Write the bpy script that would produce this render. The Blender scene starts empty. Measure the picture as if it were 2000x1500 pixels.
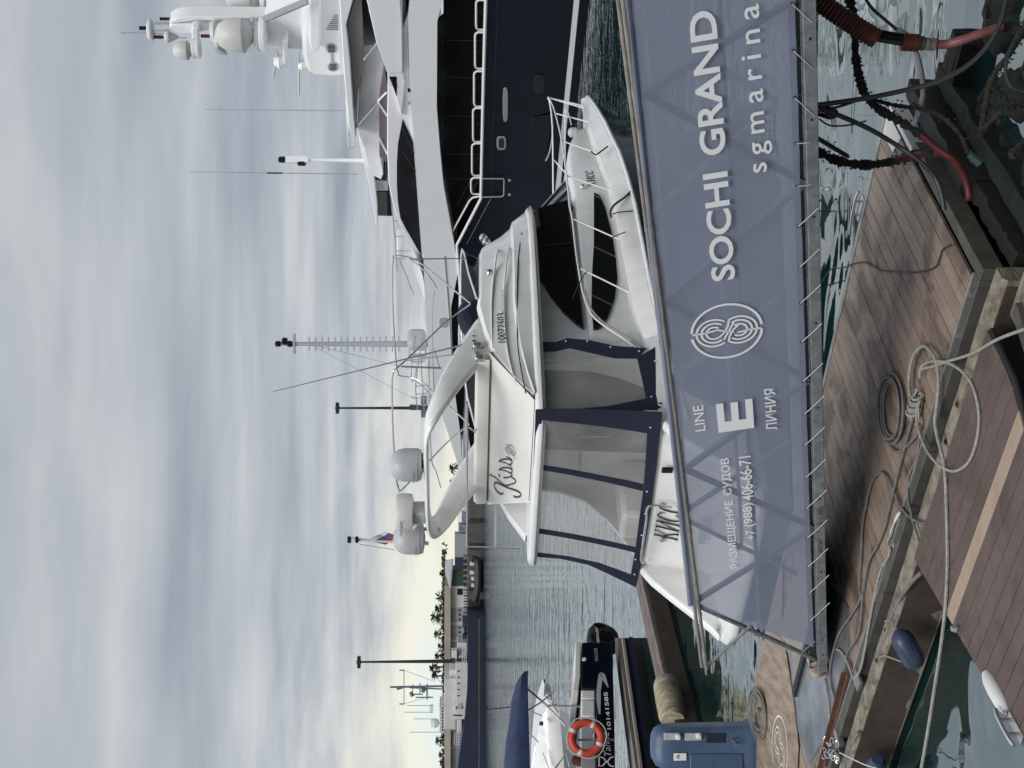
import bpy, math, random
from mathutils import Vector, Matrix
random.seed(7)
R = math.radians
SC = bpy.context.scene
COL = SC.collection

# ---------------------------------------------------------------- camera
CAM_H, FOC, HOR = 4.2, 2600.0, 890.0          # eye height (m), focal length and horizon row in photo pixels
PIT = math.atan((1000 - HOR) / FOC)
cp, sp = math.cos(PIT), math.sin(PIT)
cam = bpy.data.cameras.new('camera')
cam.sensor_fit = 'HORIZONTAL'; cam.sensor_width = 36.0
cam.lens = 36.0 * FOC / 2000.0
cam.clip_start = 0.1; cam.clip_end = 6000
camo = bpy.data.objects.new('camera', cam); COL.objects.link(camo)
# the phone was held upright but the file is stored on its side: world up points to the left of the picture
camo.matrix_world = Matrix(((0, 1, 0, 0), (-sp, 0, -cp, 0), (-cp, 0, sp, CAM_H), (0, 0, 0, 1)))
SC.camera = camo

# ---------------------------------------------------------------- sky
SUN_EL, SUN_AZ = R(54), R(197)                 # azimuth clockwise from +Y (the view direction)
W = bpy.data.worlds.new('World'); SC.world = W; W.use_nodes = True
nt = W.node_tree; N = nt.nodes; Lk = nt.links
for n in list(N): N.remove(n)
def nd(tree, typ, **kw):
    n = tree.nodes.new(typ)
    for k, v in kw.items():
        if k.startswith('i_'):
            key = k[2:]
            key = int(key) if key.isdigit() else key.replace('_', ' ')
            n.inputs[key].default_value = v
        else: setattr(n, k, v)
    return n
def ramp(tree, stops, interp='LINEAR'):
    n = tree.nodes.new('ShaderNodeValToRGB'); cr = n.color_ramp; cr.interpolation = interp
    while len(cr.elements) > 1: cr.elements.remove(cr.elements[-1])
    cr.elements[0].position = stops[0][0]; c = stops[0][1]; cr.elements[0].color = (*c, 1) if len(c) == 3 else c
    for p, c in stops[1:]:
        e = cr.elements.new(p); e.color = (*c, 1) if len(c) == 3 else c
    return n
def g(v): return (v, v, v)
tc = nd(nt, 'ShaderNodeTexCoord')
sep = nd(nt, 'ShaderNodeSeparateXYZ'); Lk.new(tc.outputs['Generated'], sep.inputs[0])
zc = nd(nt, 'ShaderNodeMath', operation='MAXIMUM', i_1=0.0); Lk.new(sep.outputs[2], zc.inputs[0])
zd = nd(nt, 'ShaderNodeMath', operation='ADD', i_1=0.05); Lk.new(zc.outputs[0], zd.inputs[0])
cx = nd(nt, 'ShaderNodeMath', operation='DIVIDE'); Lk.new(sep.outputs[0], cx.inputs[0]); Lk.new(zd.outputs[0], cx.inputs[1])
cy = nd(nt, 'ShaderNodeMath', operation='DIVIDE'); Lk.new(sep.outputs[1], cy.inputs[0]); Lk.new(zd.outputs[0], cy.inputs[1])
cmb = nd(nt, 'ShaderNodeCombineXYZ'); Lk.new(cx.outputs[0], cmb.inputs[0]); Lk.new(cy.outputs[0], cmb.inputs[1])
mp = nd(nt, 'ShaderNodeMapping'); mp.inputs['Rotation'].default_value = (0, 0, R(7)); mp.inputs['Scale'].default_value = (0.42, 0.95, 1)
Lk.new(cmb.outputs[0], mp.inputs[0])
n1 = nd(nt, 'ShaderNodeTexNoise', i_Scale=1.25, i_Detail=6.0, i_Roughness=0.52, i_Distortion=0.5); Lk.new(mp.outputs[0], n1.inputs['Vector'])
mp2 = nd(nt, 'ShaderNodeMapping'); mp2.inputs['Scale'].default_value = (0.62, 0.8, 1); mp2.inputs['Location'].default_value = (3.1, 1.7, 0)
Lk.new(cmb.outputs[0], mp2.inputs[0])
n2 = nd(nt, 'ShaderNodeTexNoise', i_Scale=1.1, i_Detail=7.0, i_Roughness=0.50, i_Distortion=0.35); Lk.new(mp2.outputs[0], n2.inputs['Vector'])
na = nd(nt, 'ShaderNodeMath', operation='MULTIPLY_ADD', i_1=0.6); Lk.new(n2.outputs[0], na.inputs[0])
nb = nd(nt, 'ShaderNodeMath', operation='MULTIPLY', i_1=0.4); Lk.new(n1.outputs[0], nb.inputs[0]); Lk.new(nb.outputs[0], na.inputs[2])
cl = ramp(nt, [(0.33, (0.215, 0.242, 0.283)), (0.44, (0.288, 0.316, 0.352)), (0.55, (0.365, 0.39, 0.415)), (0.68, (0.50, 0.512, 0.515))]); Lk.new(na.outputs[0], cl.inputs[0])
# overcast brightens towards the zenith (standard overcast sky), pale gap above the horizon
ze = ramp(nt, [(0.0, g(1.02)), (0.10, g(1.02)), (0.30, g(0.95)), (0.55, g(1.35)), (1.0, g(2.1))]); Lk.new(zc.outputs[0], ze.inputs[0])
mul = nd(nt, 'ShaderNodeMixRGB', blend_type='MULTIPLY', i_Fac=1.0); Lk.new(cl.outputs[0], mul.inputs[1]); Lk.new(ze.outputs[0], mul.inputs[2])
# gap of clear pale sky low down, with broken cloud edge
ng = nd(nt, 'ShaderNodeTexNoise', i_Scale=5.0, i_Detail=5.0, i_Roughness=0.6)
mg = nd(nt, 'ShaderNodeMapping'); mg.inputs['Scale'].default_value = (1, 1, 4.5); Lk.new(tc.outputs['Generated'], mg.inputs[0]); Lk.new(mg.outputs[0], ng.inputs['Vector'])
ga = nd(nt, 'ShaderNodeMath', operation='MULTIPLY_ADD', i_1=0.19); Lk.new(ng.outputs[0], ga.inputs[0]); Lk.new(zc.outputs[0], ga.inputs[2])
gcl = nd(nt, 'ShaderNodeClamp', i_1=-0.22, i_2=0.5); Lk.new(sep.outputs[0], gcl.inputs[0])
gx = nd(nt, 'ShaderNodeMath', operation='MULTIPLY_ADD', i_1=0.16); Lk.new(gcl.outputs[0], gx.inputs[0]); Lk.new(ga.outputs[0], gx.inputs[2])
gr = ramp(nt, [(0.08, g(1)), (0.105, g(0.92)), (0.13, g(0.6)), (0.165, g(0.0))]); Lk.new(gx.outputs[0], gr.inputs[0])
gc = ramp(nt, [(0.0, (0.66, 0.70, 0.63)), (0.03, (0.58, 0.66, 0.64)), (0.055, (0.62, 0.67, 0.63)), (0.085, (0.68, 0.67, 0.575)), (0.15, (0.52, 0.53, 0.52))]); Lk.new(gx.outputs[0], gc.inputs[0])
mixg = nd(nt, 'ShaderNodeMixRGB'); Lk.new(gr.outputs[0], mixg.inputs[0]); Lk.new(mul.outputs[0], mixg.inputs[1]); Lk.new(gc.outputs[0], mixg.inputs[2])
sky = nd(nt, 'ShaderNodeTexSky', sky_type='NISHITA'); sky.sun_disc = False; sky.sun_elevation = SUN_EL; sky.sun_rotation = SUN_AZ
bg1 = nd(nt, 'ShaderNodeBackground', i_Strength=0.06); Lk.new(sky.outputs[0], bg1.inputs[0])
bg2 = nd(nt, 'ShaderNodeBackground', i_Strength=1.0); Lk.new(mixg.outputs[0], bg2.inputs[0])
ms = nd(nt, 'ShaderNodeMixShader', i_Fac=0.93); Lk.new(bg1.outputs[0], ms.inputs[1]); Lk.new(bg2.outputs[0], ms.inputs[2])
out = nd(nt, 'ShaderNodeOutputWorld'); Lk.new(ms.outputs[0], out.inputs[0])

# ---------------------------------------------------------------- sun (veiled by cloud)
sl = bpy.data.lights.new('sun', 'SUN'); sl.energy = 1.5; sl.angle = R(28); sl.color = (1.0, 0.965, 0.92)
so = bpy.data.objects.new('sun', sl); COL.objects.link(so)
sd = Vector((math.sin(SUN_AZ) * math.cos(SUN_EL), math.cos(SUN_AZ) * math.cos(SUN_EL), math.sin(SUN_EL)))
so.rotation_euler = sd.to_track_quat('Z', 'Y').to_euler()
SC.view_settings.view_transform = 'Standard'; SC.view_settings.look = 'None'
SC.view_settings.exposure = 0.48; SC.view_settings.gamma = 1.0; SC.view_settings.use_curve_mapping = False
SC.cycles.max_bounces = 8; SC.cycles.transparent_max_bounces = 24; SC.cycles.caustics_reflective = False; SC.cycles.caustics_refractive = False

# ---------------------------------------------------------------- survey: photo rows and columns to places
def ray(x, y):
    a = (750 - y) / FOC; b = (x - 1000) / FOC
    return Vector((a, cp - b * sp, -sp - b * cp))
def onz(x, y, z):
    r = ray(x, y); k = (z - CAM_H) / r.z
    return Vector((r.x * k, r.y * k, z))
def ony(x, y, Y):
    r = ray(x, y); k = Y / r.y
    return Vector((r.x * k, Y, CAM_H + r.z * k))
class Frame:
    """local axes of a boat or pontoon: t along, s to its left, z up"""
    def __init__(f, o, deg):
        a = R(deg); f.o = Vector((o[0], o[1], 0)); f.d = Vector((math.cos(a), math.sin(a), 0)); f.n = Vector((-math.sin(a), math.cos(a), 0))
    def p(f, t, s, z): return f.o + f.d * t + f.n * s + Vector((0, 0, z))
    def tz(f, x, y, s=0.0):
        r = ray(x, y); k = (f.o.dot(f.n) + s) / r.dot(f.n); P = Vector((0, 0, CAM_H)) + r * k
        return ((P - f.o).dot(f.d), P.z)
    def sz(f, x, y, t=0.0):
        r = ray(x, y); k = (f.o.dot(f.d) + t) / r.dot(f.d); P = Vector((0, 0, CAM_H)) + r * k
        return ((P - f.o).dot(f.n), P.z)
    def ts(f, x, y, z):
        P = onz(x, y, z); return ((P - f.o).dot(f.d), (P - f.o).dot(f.n))
    def side(f, pts, s=0.0): return [f.tz(x, y, s) for x, y in pts]
    def cross(f, pts, t=0.0): return [f.sz(x, y, t) for x, y in pts]

# ---------------------------------------------------------------- materials
MATS = {}
def mat(name, col, rough=0.5, metal=0.0, var=0.0, vscale=3.0, bump=0.0, bscale=40.0, spec=0.5, stretch=(1, 1, 1), coat=0.0, col2=None, detail=6.0, obj_rand=0.0, stain=0.0):
    m = bpy.data.materials.new(name); m.use_nodes = True; t = m.node_tree; b = t.nodes['Principled BSDF']
    b.inputs['Base Color'].default_value = (*col, 1); b.inputs['Roughness'].default_value = rough; b.inputs['Metallic'].default_value = metal
    b.inputs['Specular IOR Level'].default_value = spec; b.inputs['Coat Weight'].default_value = coat; b.inputs['Coat Roughness'].default_value = 0.08
    if var or bump:
        c = nd(t, 'ShaderNodeTexCoord'); mpn = nd(t, 'ShaderNodeMapping'); mpn.inputs['Scale'].default_value = stretch
        t.links.new(c.outputs['Object'], mpn.inputs[0])
        vec = mpn.outputs[0]
        if obj_rand:
            oi = nd(t, 'ShaderNodeObjectInfo'); ad = nd(t, 'ShaderNodeVectorMath', operation='MULTIPLY_ADD')
            ad.inputs[1].default_value = (31, 17, 9); t.links.new(oi.outputs['Random'], ad.inputs[0]); t.links.new(vec, ad.inputs[2]); vec = ad.outputs[0]
    if var:
        nn = nd(t, 'ShaderNodeTexNoise', i_Scale=vscale, i_Detail=detail, i_Roughness=0.62); t.links.new(vec, nn.inputs['Vector'])
        c2 = col2 if col2 else tuple(max(0, v * (1 - var)) for v in col)
        rp = ramp(t, [(0.36, c2), (0.62, col)]); t.links.new(nn.outputs[0], rp.inputs[0])
        src = rp.outputs[0]
        if obj_rand:
            hv = nd(t, 'ShaderNodeHueSaturation'); mr = nd(t, 'ShaderNodeMapRange', i_3=1 - obj_rand, i_4=1 + obj_rand)
            t.links.new(oi.outputs['Random'], mr.inputs[0]); t.links.new(mr.outputs[0], hv.inputs['Value']); t.links.new(src, hv.inputs['Color']); src = hv.outputs[0]
        if stain:
            gm = nd(t, 'ShaderNodeNewGeometry'); sn = nd(t, 'ShaderNodeTexNoise', i_Scale=1.9, i_Detail=4.0, i_Roughness=0.55, i_Distortion=0.8); t.links.new(gm.outputs['Position'], sn.inputs['Vector'])
            sr = ramp(t, [(0.40, g(1 - stain)), (0.50, g(1.0)), (0.66, g(1.12))]); t.links.new(sn.outputs[0], sr.inputs[0])
            sn2 = nd(t, 'ShaderNodeTexNoise', i_Scale=26.0, i_Detail=2.0); t.links.new(gm.outputs['Position'], sn2.inputs['Vector'])
            sr2 = ramp(t, [(0.26, g(0.35)), (0.31, g(1.0))]); t.links.new(sn2.outputs[0], sr2.inputs[0])
            for q_ in (sr, sr2):
                mu = nd(t, 'ShaderNodeMixRGB', blend_type='MULTIPLY', i_Fac=1.0); t.links.new(src, mu.inputs[1]); t.links.new(q_.outputs[0], mu.inputs[2]); src = mu.outputs[0]
        t.links.new(src, b.inputs['Base Color'])
        rr = nd(t, 'ShaderNodeMapRange', i_3=min(1, rough * 1.25 + .03), i_4=rough * 0.85); t.links.new(nn.outputs[0], rr.inputs[0]); t.links.new(rr.outputs[0], b.inputs['Roughness'])
    if bump:
        bn = nd(t, 'ShaderNodeTexNoise', i_Scale=bscale, i_Detail=5.0); t.links.new(vec, bn.inputs['Vector'])
        bp = nd(t, 'ShaderNodeBump', i_Strength=bump, i_Distance=0.01); t.links.new(bn.outputs[0], bp.inputs['Height']); t.links.new(bp.outputs[0], b.inputs['Normal'])
    MATS[name] = m
    return m
def clearmat(name, tint, alpha, gloss=0.12, rough=0.06, translucent=0.0, weave=0.0, fold=0.0, grid=0.0):
    """sheet that lets most of the light through: clear vinyl, mesh cloth"""
    m = bpy.data.materials.new(name); m.use_nodes = True; t = m.node_tree
    for n in list(t.nodes): t.nodes.remove(n)
    o = nd(t, 'ShaderNodeOutputMaterial'); tr = nd(t, 'ShaderNodeBsdfTransparent'); df = nd(t, 'ShaderNodeBsdfDiffuse', i_Color=(*tint, 1))
    tl = nd(t, 'ShaderNodeBsdfTranslucent', i_Color=(*tint, 1)); mx0 = nd(t, 'ShaderNodeMixShader', i_Fac=translucent)
    t.links.new(df.outputs[0], mx0.inputs[1]); t.links.new(tl.outputs[0], mx0.inputs[2])
    mx = nd(t, 'ShaderNodeMixShader', i_Fac=alpha); t.links.new(tr.outputs[0], mx.inputs[1]); t.links.new(mx0.outputs[0], mx.inputs[2])
    c = nd(t, 'ShaderNodeTexCoord')
    nn = nd(t, 'ShaderNodeTexNoise', i_Scale=1.3, i_Detail=3.0); t.links.new(c.outputs['Object'], nn.inputs['Vector'])
    mr = nd(t, 'ShaderNodeMapRange', i_3=alpha - weave, i_4=alpha + weave); t.links.new(nn.outputs[0], mr.inputs[0]); last = mr.outputs[0]
    if grid:
        for ax, sc_ in (('Z', 17.0), ('X', 21.0)):
            wv = nd(t, 'ShaderNodeTexWave', wave_type='BANDS', bands_direction=ax, i_Scale=sc_, i_Distortion=0.6); t.links.new(c.outputs['Object'], wv.inputs['Vector'])
            ma = nd(t, 'ShaderNodeMath', operation='MULTIPLY_ADD', i_1=grid); t.links.new(wv.outputs['Fac'], ma.inputs[0]); t.links.new(last, ma.inputs[2]); last = ma.outputs[0]
    t.links.new(last, mx.inputs[0])
    if gloss:
        gl = nd(t, 'ShaderNodeBsdfGlossy', i_Roughness=rough); lw = nd(t, 'ShaderNodeLayerWeight', i_Blend=0.35)
        l3 = nd(t, 'ShaderNodeMath', operation='POWER', i_1=3.0); t.links.new(lw.outputs['Facing'], l3.inputs[0])
        ml = nd(t, 'ShaderNodeMath', operation='MULTIPLY_ADD', i_1=0.35, i_2=gloss); ml.use_clamp = True; t.links.new(l3.outputs[0], ml.inputs[0])
        if fold:
            f1 = nd(t, 'ShaderNodeTexNoise', i_Scale=1.6, i_Detail=2.0, i_Distortion=1.6); t.links.new(c.outputs['Object'], f1.inputs['Vector'])
            bp = nd(t, 'ShaderNodeBump', i_Strength=fold, i_Distance=0.08); t.links.new(f1.outputs[0], bp.inputs['Height']); t.links.new(bp.outputs[0], gl.inputs['Normal'])
        mx2 = nd(t, 'ShaderNodeMixShader'); t.links.new(ml.outputs[0], mx2.inputs[0]); t.links.new(mx.outputs[0], mx2.inputs[1]); t.links.new(gl.outputs[0], mx2.inputs[2])
        t.links.new(mx2.outputs[0], o.inputs[0])
    else: t.links.new(mx.outputs[0], o.inputs[0])
    MATS[name] = m
    return m
mat('gelcoat', (0.79, 0.79, 0.775), 0.20, var=0.09, vscale=4.0, stretch=(1, 1, .22), coat=0.3)
mat('gelcoat_cream', (0.68, 0.665, 0.625), 0.4, var=0.06, vscale=2.0)
mat('yacht_white', (0.84, 0.845, 0.85), 0.2, var=0.04, vscale=0.6, coat=0.4)
mat('yacht_grey', (0.36, 0.38, 0.41), 0.35, var=0.06, vscale=0.8)
mat('navy_gelcoat', (0.0035, 0.006, 0.014), 0.10, var=0.3, vscale=0.7, spec=0.32)
mat('navy_canvas', (0.009, 0.011, 0.034), 0.8, var=0.25, vscale=5, bump=0.25, bscale=9)
mat('blue_canvas', (0.02, 0.035, 0.095), 0.8, var=0.3, vscale=4, bump=0.3, bscale=6)
mat('dark_glass', (0.006, 0.0065, 0.007), 0.02, spec=0.7)
mat('smoke_glass', (0.018, 0.020, 0.023), 0.06, spec=0.4, var=.4, vscale=1.2)
mat('brown_glass', (0.16, 0.13, 0.135), 0.1)
mat('steel', (0.62, 0.62, 0.61), 0.22, metal=0.9, var=0.15, vscale=8)
mat('rail_white', (0.78, 0.78, 0.78), 0.3)
mat('aluminium', (0.36, 0.365, 0.36), 0.42, metal=0.55, var=0.35, vscale=6, bump=0.05, bscale=60)
mat('galvanised', (0.25, 0.265, 0.275), 0.5, metal=0.45, var=0.35, vscale=12, bump=0.08, bscale=70)
mat('rail_tube', (0.30, 0.275, 0.245), 0.45, metal=0.35, var=0.35, vscale=9)
mat('truss_dark', (0.16, 0.18, 0.21), 0.5, metal=0.3, var=0.3, vscale=5)
mat('black_rubber', (0.012, 0.012, 0.013), 0.6)
mat('black_gloss', (0.006, 0.006, 0.007), 0.08, spec=0.35)
mat('black_paint', (0.015, 0.015, 0.017), 0.5)
mat('white_paint', (0.74, 0.75, 0.75), 0.45)
mat('letter_white', (0.80, 0.81, 0.82), 0.7)
mat('grey_plastic', (0.42, 0.43, 0.45), 0.45, var=0.08, vscale=6)
mat('dome_grey', (0.45, 0.46, 0.47), 0.4, var=0.08, vscale=4)
mat('dome_white', (0.60, 0.60, 0.57), 0.45, var=0.12, vscale=1.5)
mat('red_conduit', (0.11, 0.022, 0.015), 0.55, var=0.4, vscale=12, col2=(0.045, 0.013, 0.01))
mat('red_hose', (0.23, 0.085, 0.08), 0.45, var=0.4, vscale=7)
mat('red_bright', (0.085, 0.008, 0.009), 0.5, var=0.3, vscale=9)
mat('weed', (0.022, 0.018, 0.013), 0.95, var=0.7, vscale=22, bump=1.0, bscale=45, col2=(0.004, 0.008, 0.006))
mat('cable_black', (0.02, 0.021, 0.023), 0.5, var=.3, vscale=9)
mat('cable_grey', (0.17, 0.165, 0.155), 0.6, var=0.35, vscale=14)
mat('rope', (0.36, 0.345, 0.31), 0.9, var=0.35, vscale=30, bump=0.9, bscale=120)
mat('rope_white', (0.6, 0.6, 0.58), 0.9, bump=0.6, bscale=120)
mat('deck_brown', (0.265, 0.20, 0.158), 0.5, var=0.4, vscale=2.2, bump=0.12, bscale=60, col2=(0.175, 0.130, 0.103), stretch=(3, .5, 1), obj_rand=0.06, stain=0.5)
mat('deck_dark', (0.105, 0.073, 0.063), 0.62, var=0.2, vscale=5, bump=0.1, bscale=80, obj_rand=0.07, stain=0.15)
mat('deck_beige', (0.34, 0.25, 0.185), 0.6, var=0.15, vscale=5)
mat('deck_grooved', (0.26, 0.24, 0.21), 0.65, var=0.25, vscale=6, obj_rand=.05)
mat('mat_wood', (0.30, 0.225, 0.16), 0.45, var=0.45, vscale=2.5, stretch=(4, 1, 1), col2=(0.17, 0.12, 0.082))
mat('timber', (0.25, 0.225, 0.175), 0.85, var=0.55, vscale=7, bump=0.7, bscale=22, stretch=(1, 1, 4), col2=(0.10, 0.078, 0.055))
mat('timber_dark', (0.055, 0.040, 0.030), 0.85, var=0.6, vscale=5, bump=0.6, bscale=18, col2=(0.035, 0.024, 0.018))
mat('log', (0.42, 0.37, 0.25), 0.85, var=0.5, vscale=5, bump=0.6, bscale=16, stretch=(1, 4, 1), col2=(0.17, 0.15, 0.11))
mat('finger_brown', (0.17, 0.12, 0.11), 0.6, var=0.3, vscale=4, col2=(0.09, 0.066, 0.06))
mat('pedestal_blue', (0.052, 0.095, 0.175), 0.42, var=0.2, vscale=5)
mat('fender_blue', (0.028, 0.042, 0.085), 0.4, var=0.2, vscale=7)
mat('orange', (0.55, 0.06, 0.03), 0.55, var=0.15, vscale=9)
mat('concrete', (0.10, 0.097, 0.092), 0.9, var=0.35, vscale=1)
mat('wall_white', (0.62, 0.62, 0.60), 0.8, var=0.1, vscale=.5)
mat('wall_grey', (0.30, 0.31, 0.32), 0.7, var=0.1, vscale=.5)
mat('roof_beige', (0.40, 0.355, 0.29), 0.8, var=0.12, vscale=.4)
mat('hut_green', (0.018, 0.05, 0.036), 0.6)
mat('hut_blue', (0.015, 0.02, 0.05), 0.6)
mat('ship_navy', (0.010, 0.016, 0.045), 0.45, var=0.3, vscale=.4)
mat('ship_white', (0.58, 0.57, 0.58), 0.5, var=0.12, vscale=.5)
mat('palm', (0.035, 0.05, 0.02), 0.8, var=.5, vscale=2)
mat('trunk', (0.10, 0.075, 0.05), 0.9)
mat('flag_white', (0.65, 0.64, 0.64), 0.8); mat('flag_blue', (0.06, 0.08, 0.25), 0.8); mat('flag_red', (0.35, 0.03, 0.04), 0.8)
mat('lamp_red', (0.12, 0.01, 0.012), 0.15); mat('lip_red', (0.20, 0.045, 0.035), 0.5)
mat('light_clear', (0.7, 0.7, 0.66), 0.2)
mat('algae', (0.006, 0.016, 0.010), 0.8, var=0.7, vscale=9, bump=1.0, bscale=30, col2=(0.003, 0.004, 0.003))
mat('wet_timber', (0.010, 0.010, 0.008), 0.7, var=0.6, vscale=6, bump=0.6, bscale=18, col2=(0.006, 0.008, 0.006))
mat('profile_dark', (0.115, 0.110, 0.095), 0.5, metal=0.3, var=0.35, vscale=5, bump=0.05, bscale=60)
mat('rust', (0.10, 0.045, 0.02), 0.85, var=.5, vscale=12)
mat('porcelain', (0.42, 0.36, 0.30), 0.4, var=.5, vscale=9, col2=(0.2, 0.13, 0.10))
mat('plate_steel', (0.38, 0.40, 0.43), 0.3, metal=0.75, var=0.4, vscale=3)
mat('angle_rust', (0.11, 0.045, 0.03), 0.6, var=0.4, vscale=9)
mat('poster', (0.3, 0.28, 0.3), 0.6, var=0.9, vscale=1.3, col2=(0.05, 0.07, 0.16))
clearmat('vinyl', (0.78, 0.78, 0.76), 0.27, gloss=0.17, rough=0.07, weave=0.22, fold=0.05)
clearmat('banner_mesh', (0.315, 0.352, 0.46), 0.69, gloss=0, translucent=0.35, weave=0.07, grid=0.06)
clearmat('far_mesh', (0.34, 0.36, 0.40), 0.36, gloss=0, translucent=0.3, weave=0.02, grid=0.12)

# ---------------------------------------------------------------- scene objects
BASE = {}
def tag(o, label=None, cat=None, group=None, kind=None):
    if label: o['label'] = label
    if cat: o['category'] = cat
    if group: o['group'] = group
    if kind: o['kind'] = kind
    return o
def thing(name, label, cat, loc, group=None):
    o = bpy.data.objects.new(name, None); COL.objects.link(o); o.location = loc; o.empty_display_size = .2
    BASE[o.name] = Vector(loc)
    return tag(o, label, cat, group)
class MB:
    """mesh builder in world metres"""
    def __init__(s): s.v = []; s.f = []
    def poly(s, pts):
        i = len(s.v); s.v += [Vector(p) for p in pts]; s.f.append(tuple(range(i, i + len(pts)))); return s
    def grid(s, rings, closed=False, cap=False):
        i = len(s.v); n = len(rings[0])
        for r in rings: s.v += [Vector(p) for p in r]
        for a in range(len(rings) - 1):
            for b in range(n if closed else n - 1):
                c = (b + 1) % n
                s.f.append((i + a * n + b, i + a * n + c, i + (a + 1) * n + c, i + (a + 1) * n + b))
        if cap:
            s.f.append(tuple(i + k for k in range(n))[::-1]); k0 = i + (len(rings) - 1) * n; s.f.append(tuple(k0 + k for k in range(n)))
        return s
    def prism(s, poly, fn0, fn1):
        """closed outline swept between two placements"""
        return s.grid([[fn0(*p) for p in poly], [fn1(*p) for p in poly]], True, True)
    def box(s, c, ax, ay, az):
        c = Vector(c); ax, ay, az = Vector(ax), Vector(ay), Vector(az)
        q = lambda k: [c + ax * a + ay * b + az * k for a, b in ((-1, -1), (1, -1), (1, 1), (-1, 1))]
        return s.grid([q(-1), q(1)], True, True)
    def boxw(s, x0, x1, y0, y1, z0, z1):
        return s.box(((x0 + x1) / 2, (y0 + y1) / 2, (z0 + z1) / 2), ((x1 - x0) / 2, 0, 0), (0, (y1 - y0) / 2, 0), (0, 0, (z1 - z0) / 2))
    def boxf(s, F, t0, t1, s0, s1, z0, z1):
        return s.box(F.p((t0 + t1) / 2, (s0 + s1) / 2, (z0 + z1) / 2), F.d * ((t1 - t0) / 2), F.n * ((s1 - s0) / 2), (0, 0, (z1 - z0) / 2))
    def tube(s, pts, r, seg=8, closed=False):
        pts = [Vector(p) for p in pts]; n = len(pts)
        if not isinstance(r, (list, tuple)): r = [r] * n
        rings = []; up = None
        for i, p in enumerate(pts):
            if closed: d = pts[(i + 1) % n] - pts[i - 1]
            else: d = pts[min(i + 1, n - 1)] - pts[max(i - 1, 0)]
            if d.length < 1e-9: d = Vector((0, 0, 1))
            d.normalize()
            if up is None: up = Vector((0, 0, 1)) if abs(d.z) < 0.9 else Vector((1, 0, 0))
            a = d.cross(up)
            if a.length < 1e-6: a = d.cross(Vector((1, 0.3, 0)))
            a.normalize(); b = a.cross(d); up = b
            rings.append([p + (a * math.cos(6.28318 * k / seg) + b * math.sin(6.28318 * k / seg)) * r[i] for k in range(seg)])
        if closed: rings.append(rings[0])
        return s.grid(rings, True, not closed)
    def lathe(s, prof, o, axis=(0, 0, 1), seg=20):
        o = Vector(o); ax = Vector(axis).normalized(); u = ax.orthogonal().normalized(); w = ax.cross(u)
        return s.grid([[o + ax * h + (u * math.cos(6.28318 * k / seg) + w * math.sin(6.28318 * k / seg)) * max(r, 1e-4) for k in range(seg)] for r, h in prof], True, True)
    def ribbon(s, pts, wid, nrm, th=0.0):
        """flat stroke lying in the plane with normal nrm"""
        pts = [Vector(p) for p in pts]; n = len(pts); nrm = Vector(nrm).normalized()
        if not isinstance(wid, (list, tuple)): wid = [wid] * n
        A = []; B = []
        for i, p in enumerate(pts):
            d = (pts[min(i + 1, n - 1)] - pts[max(i - 1, 0)]).normalized(); a = d.cross(nrm).normalized() * wid[i] / 2
            A.append(p + a); B.append(p - a)
        if th: return s.grid([A, B, [q - nrm * th for q in B], [q - nrm * th for q in A], A])
        return s.grid([A, B])
    def build(s, name, m, parent=None, smooth=35, bevel=0, label=None, kind=None):
        base = Vector((0, 0, 0))
        if parent is not None: base = BASE[parent.name]
        elif s.v:
            xs = [v.x for v in s.v]; ys = [v.y for v in s.v]; zs = [v.z for v in s.v]
            base = Vector(((min(xs) + max(xs)) / 2, (min(ys) + max(ys)) / 2, min(zs)))
        me = bpy.data.meshes.new(name); me.from_pydata([tuple(v - base) for v in s.v], [], s.f); me.update()
        me.materials.append(MATS[m])
        if smooth:
            me.polygons.foreach_set('use_smooth', [True] * len(me.polygons)); me.set_sharp_from_angle(angle=R(smooth))
        import bmesh
        bm = bmesh.new(); bm.from_mesh(me); bmesh.ops.recalc_face_normals(bm, faces=bm.faces); bm.to_mesh(me); bm.free()
        o = bpy.data.objects.new(name, me); COL.objects.link(o)
        if parent is not None: o.parent = parent; BASE[o.name] = base
        else: o.location = base; BASE[o.name] = base
        if bevel:
            b = o.modifiers.new('bevel', 'BEVEL'); b.width = bevel; b.segments = 2; b.limit_method = 'ANGLE'; b.angle_limit = R(40)
        if label: o['label'] = label
        if kind: o['kind'] = kind
        return o
def copy_tree(o, parent=None, off=None):
    c = o.copy(); COL.objects.link(c); c.parent = parent
    if off is not None: c.location = o.location + Vector(off)
    BASE[c.name] = BASE.get(o.name, Vector((0, 0, 0))) + (Vector(off) if off is not None else Vector((0, 0, 0)))
    for ch in o.children: copy_tree(ch, c)
    return c
def smooth_path(pts, n=6):
    """Catmull-Rom through the points"""
    P = [Vector(p) for p in pts]; out_ = []
    for i in range(len(P) - 1):
        a = P[max(i - 1, 0)]; b = P[i]; c = P[i + 1]; d = P[min(i + 2, len(P) - 1)]
        for k in range(n):
            u = k / n; out_.append(0.5 * ((2 * b) + (c - a) * u + (2 * a - 5 * b + 4 * c - d) * u * u + (3 * b - a - 3 * c + d) * u ** 3))
    out_.append(P[-1]); return out_
def lerp(tab, x):
    if x <= tab[0][0]: return tab[0][1]
    for (a, b), (c, d) in zip(tab, tab[1:]):
        if x <= c: return b + (d - b) * (x - a) / (c - a)
    return tab[-1][1]
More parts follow.
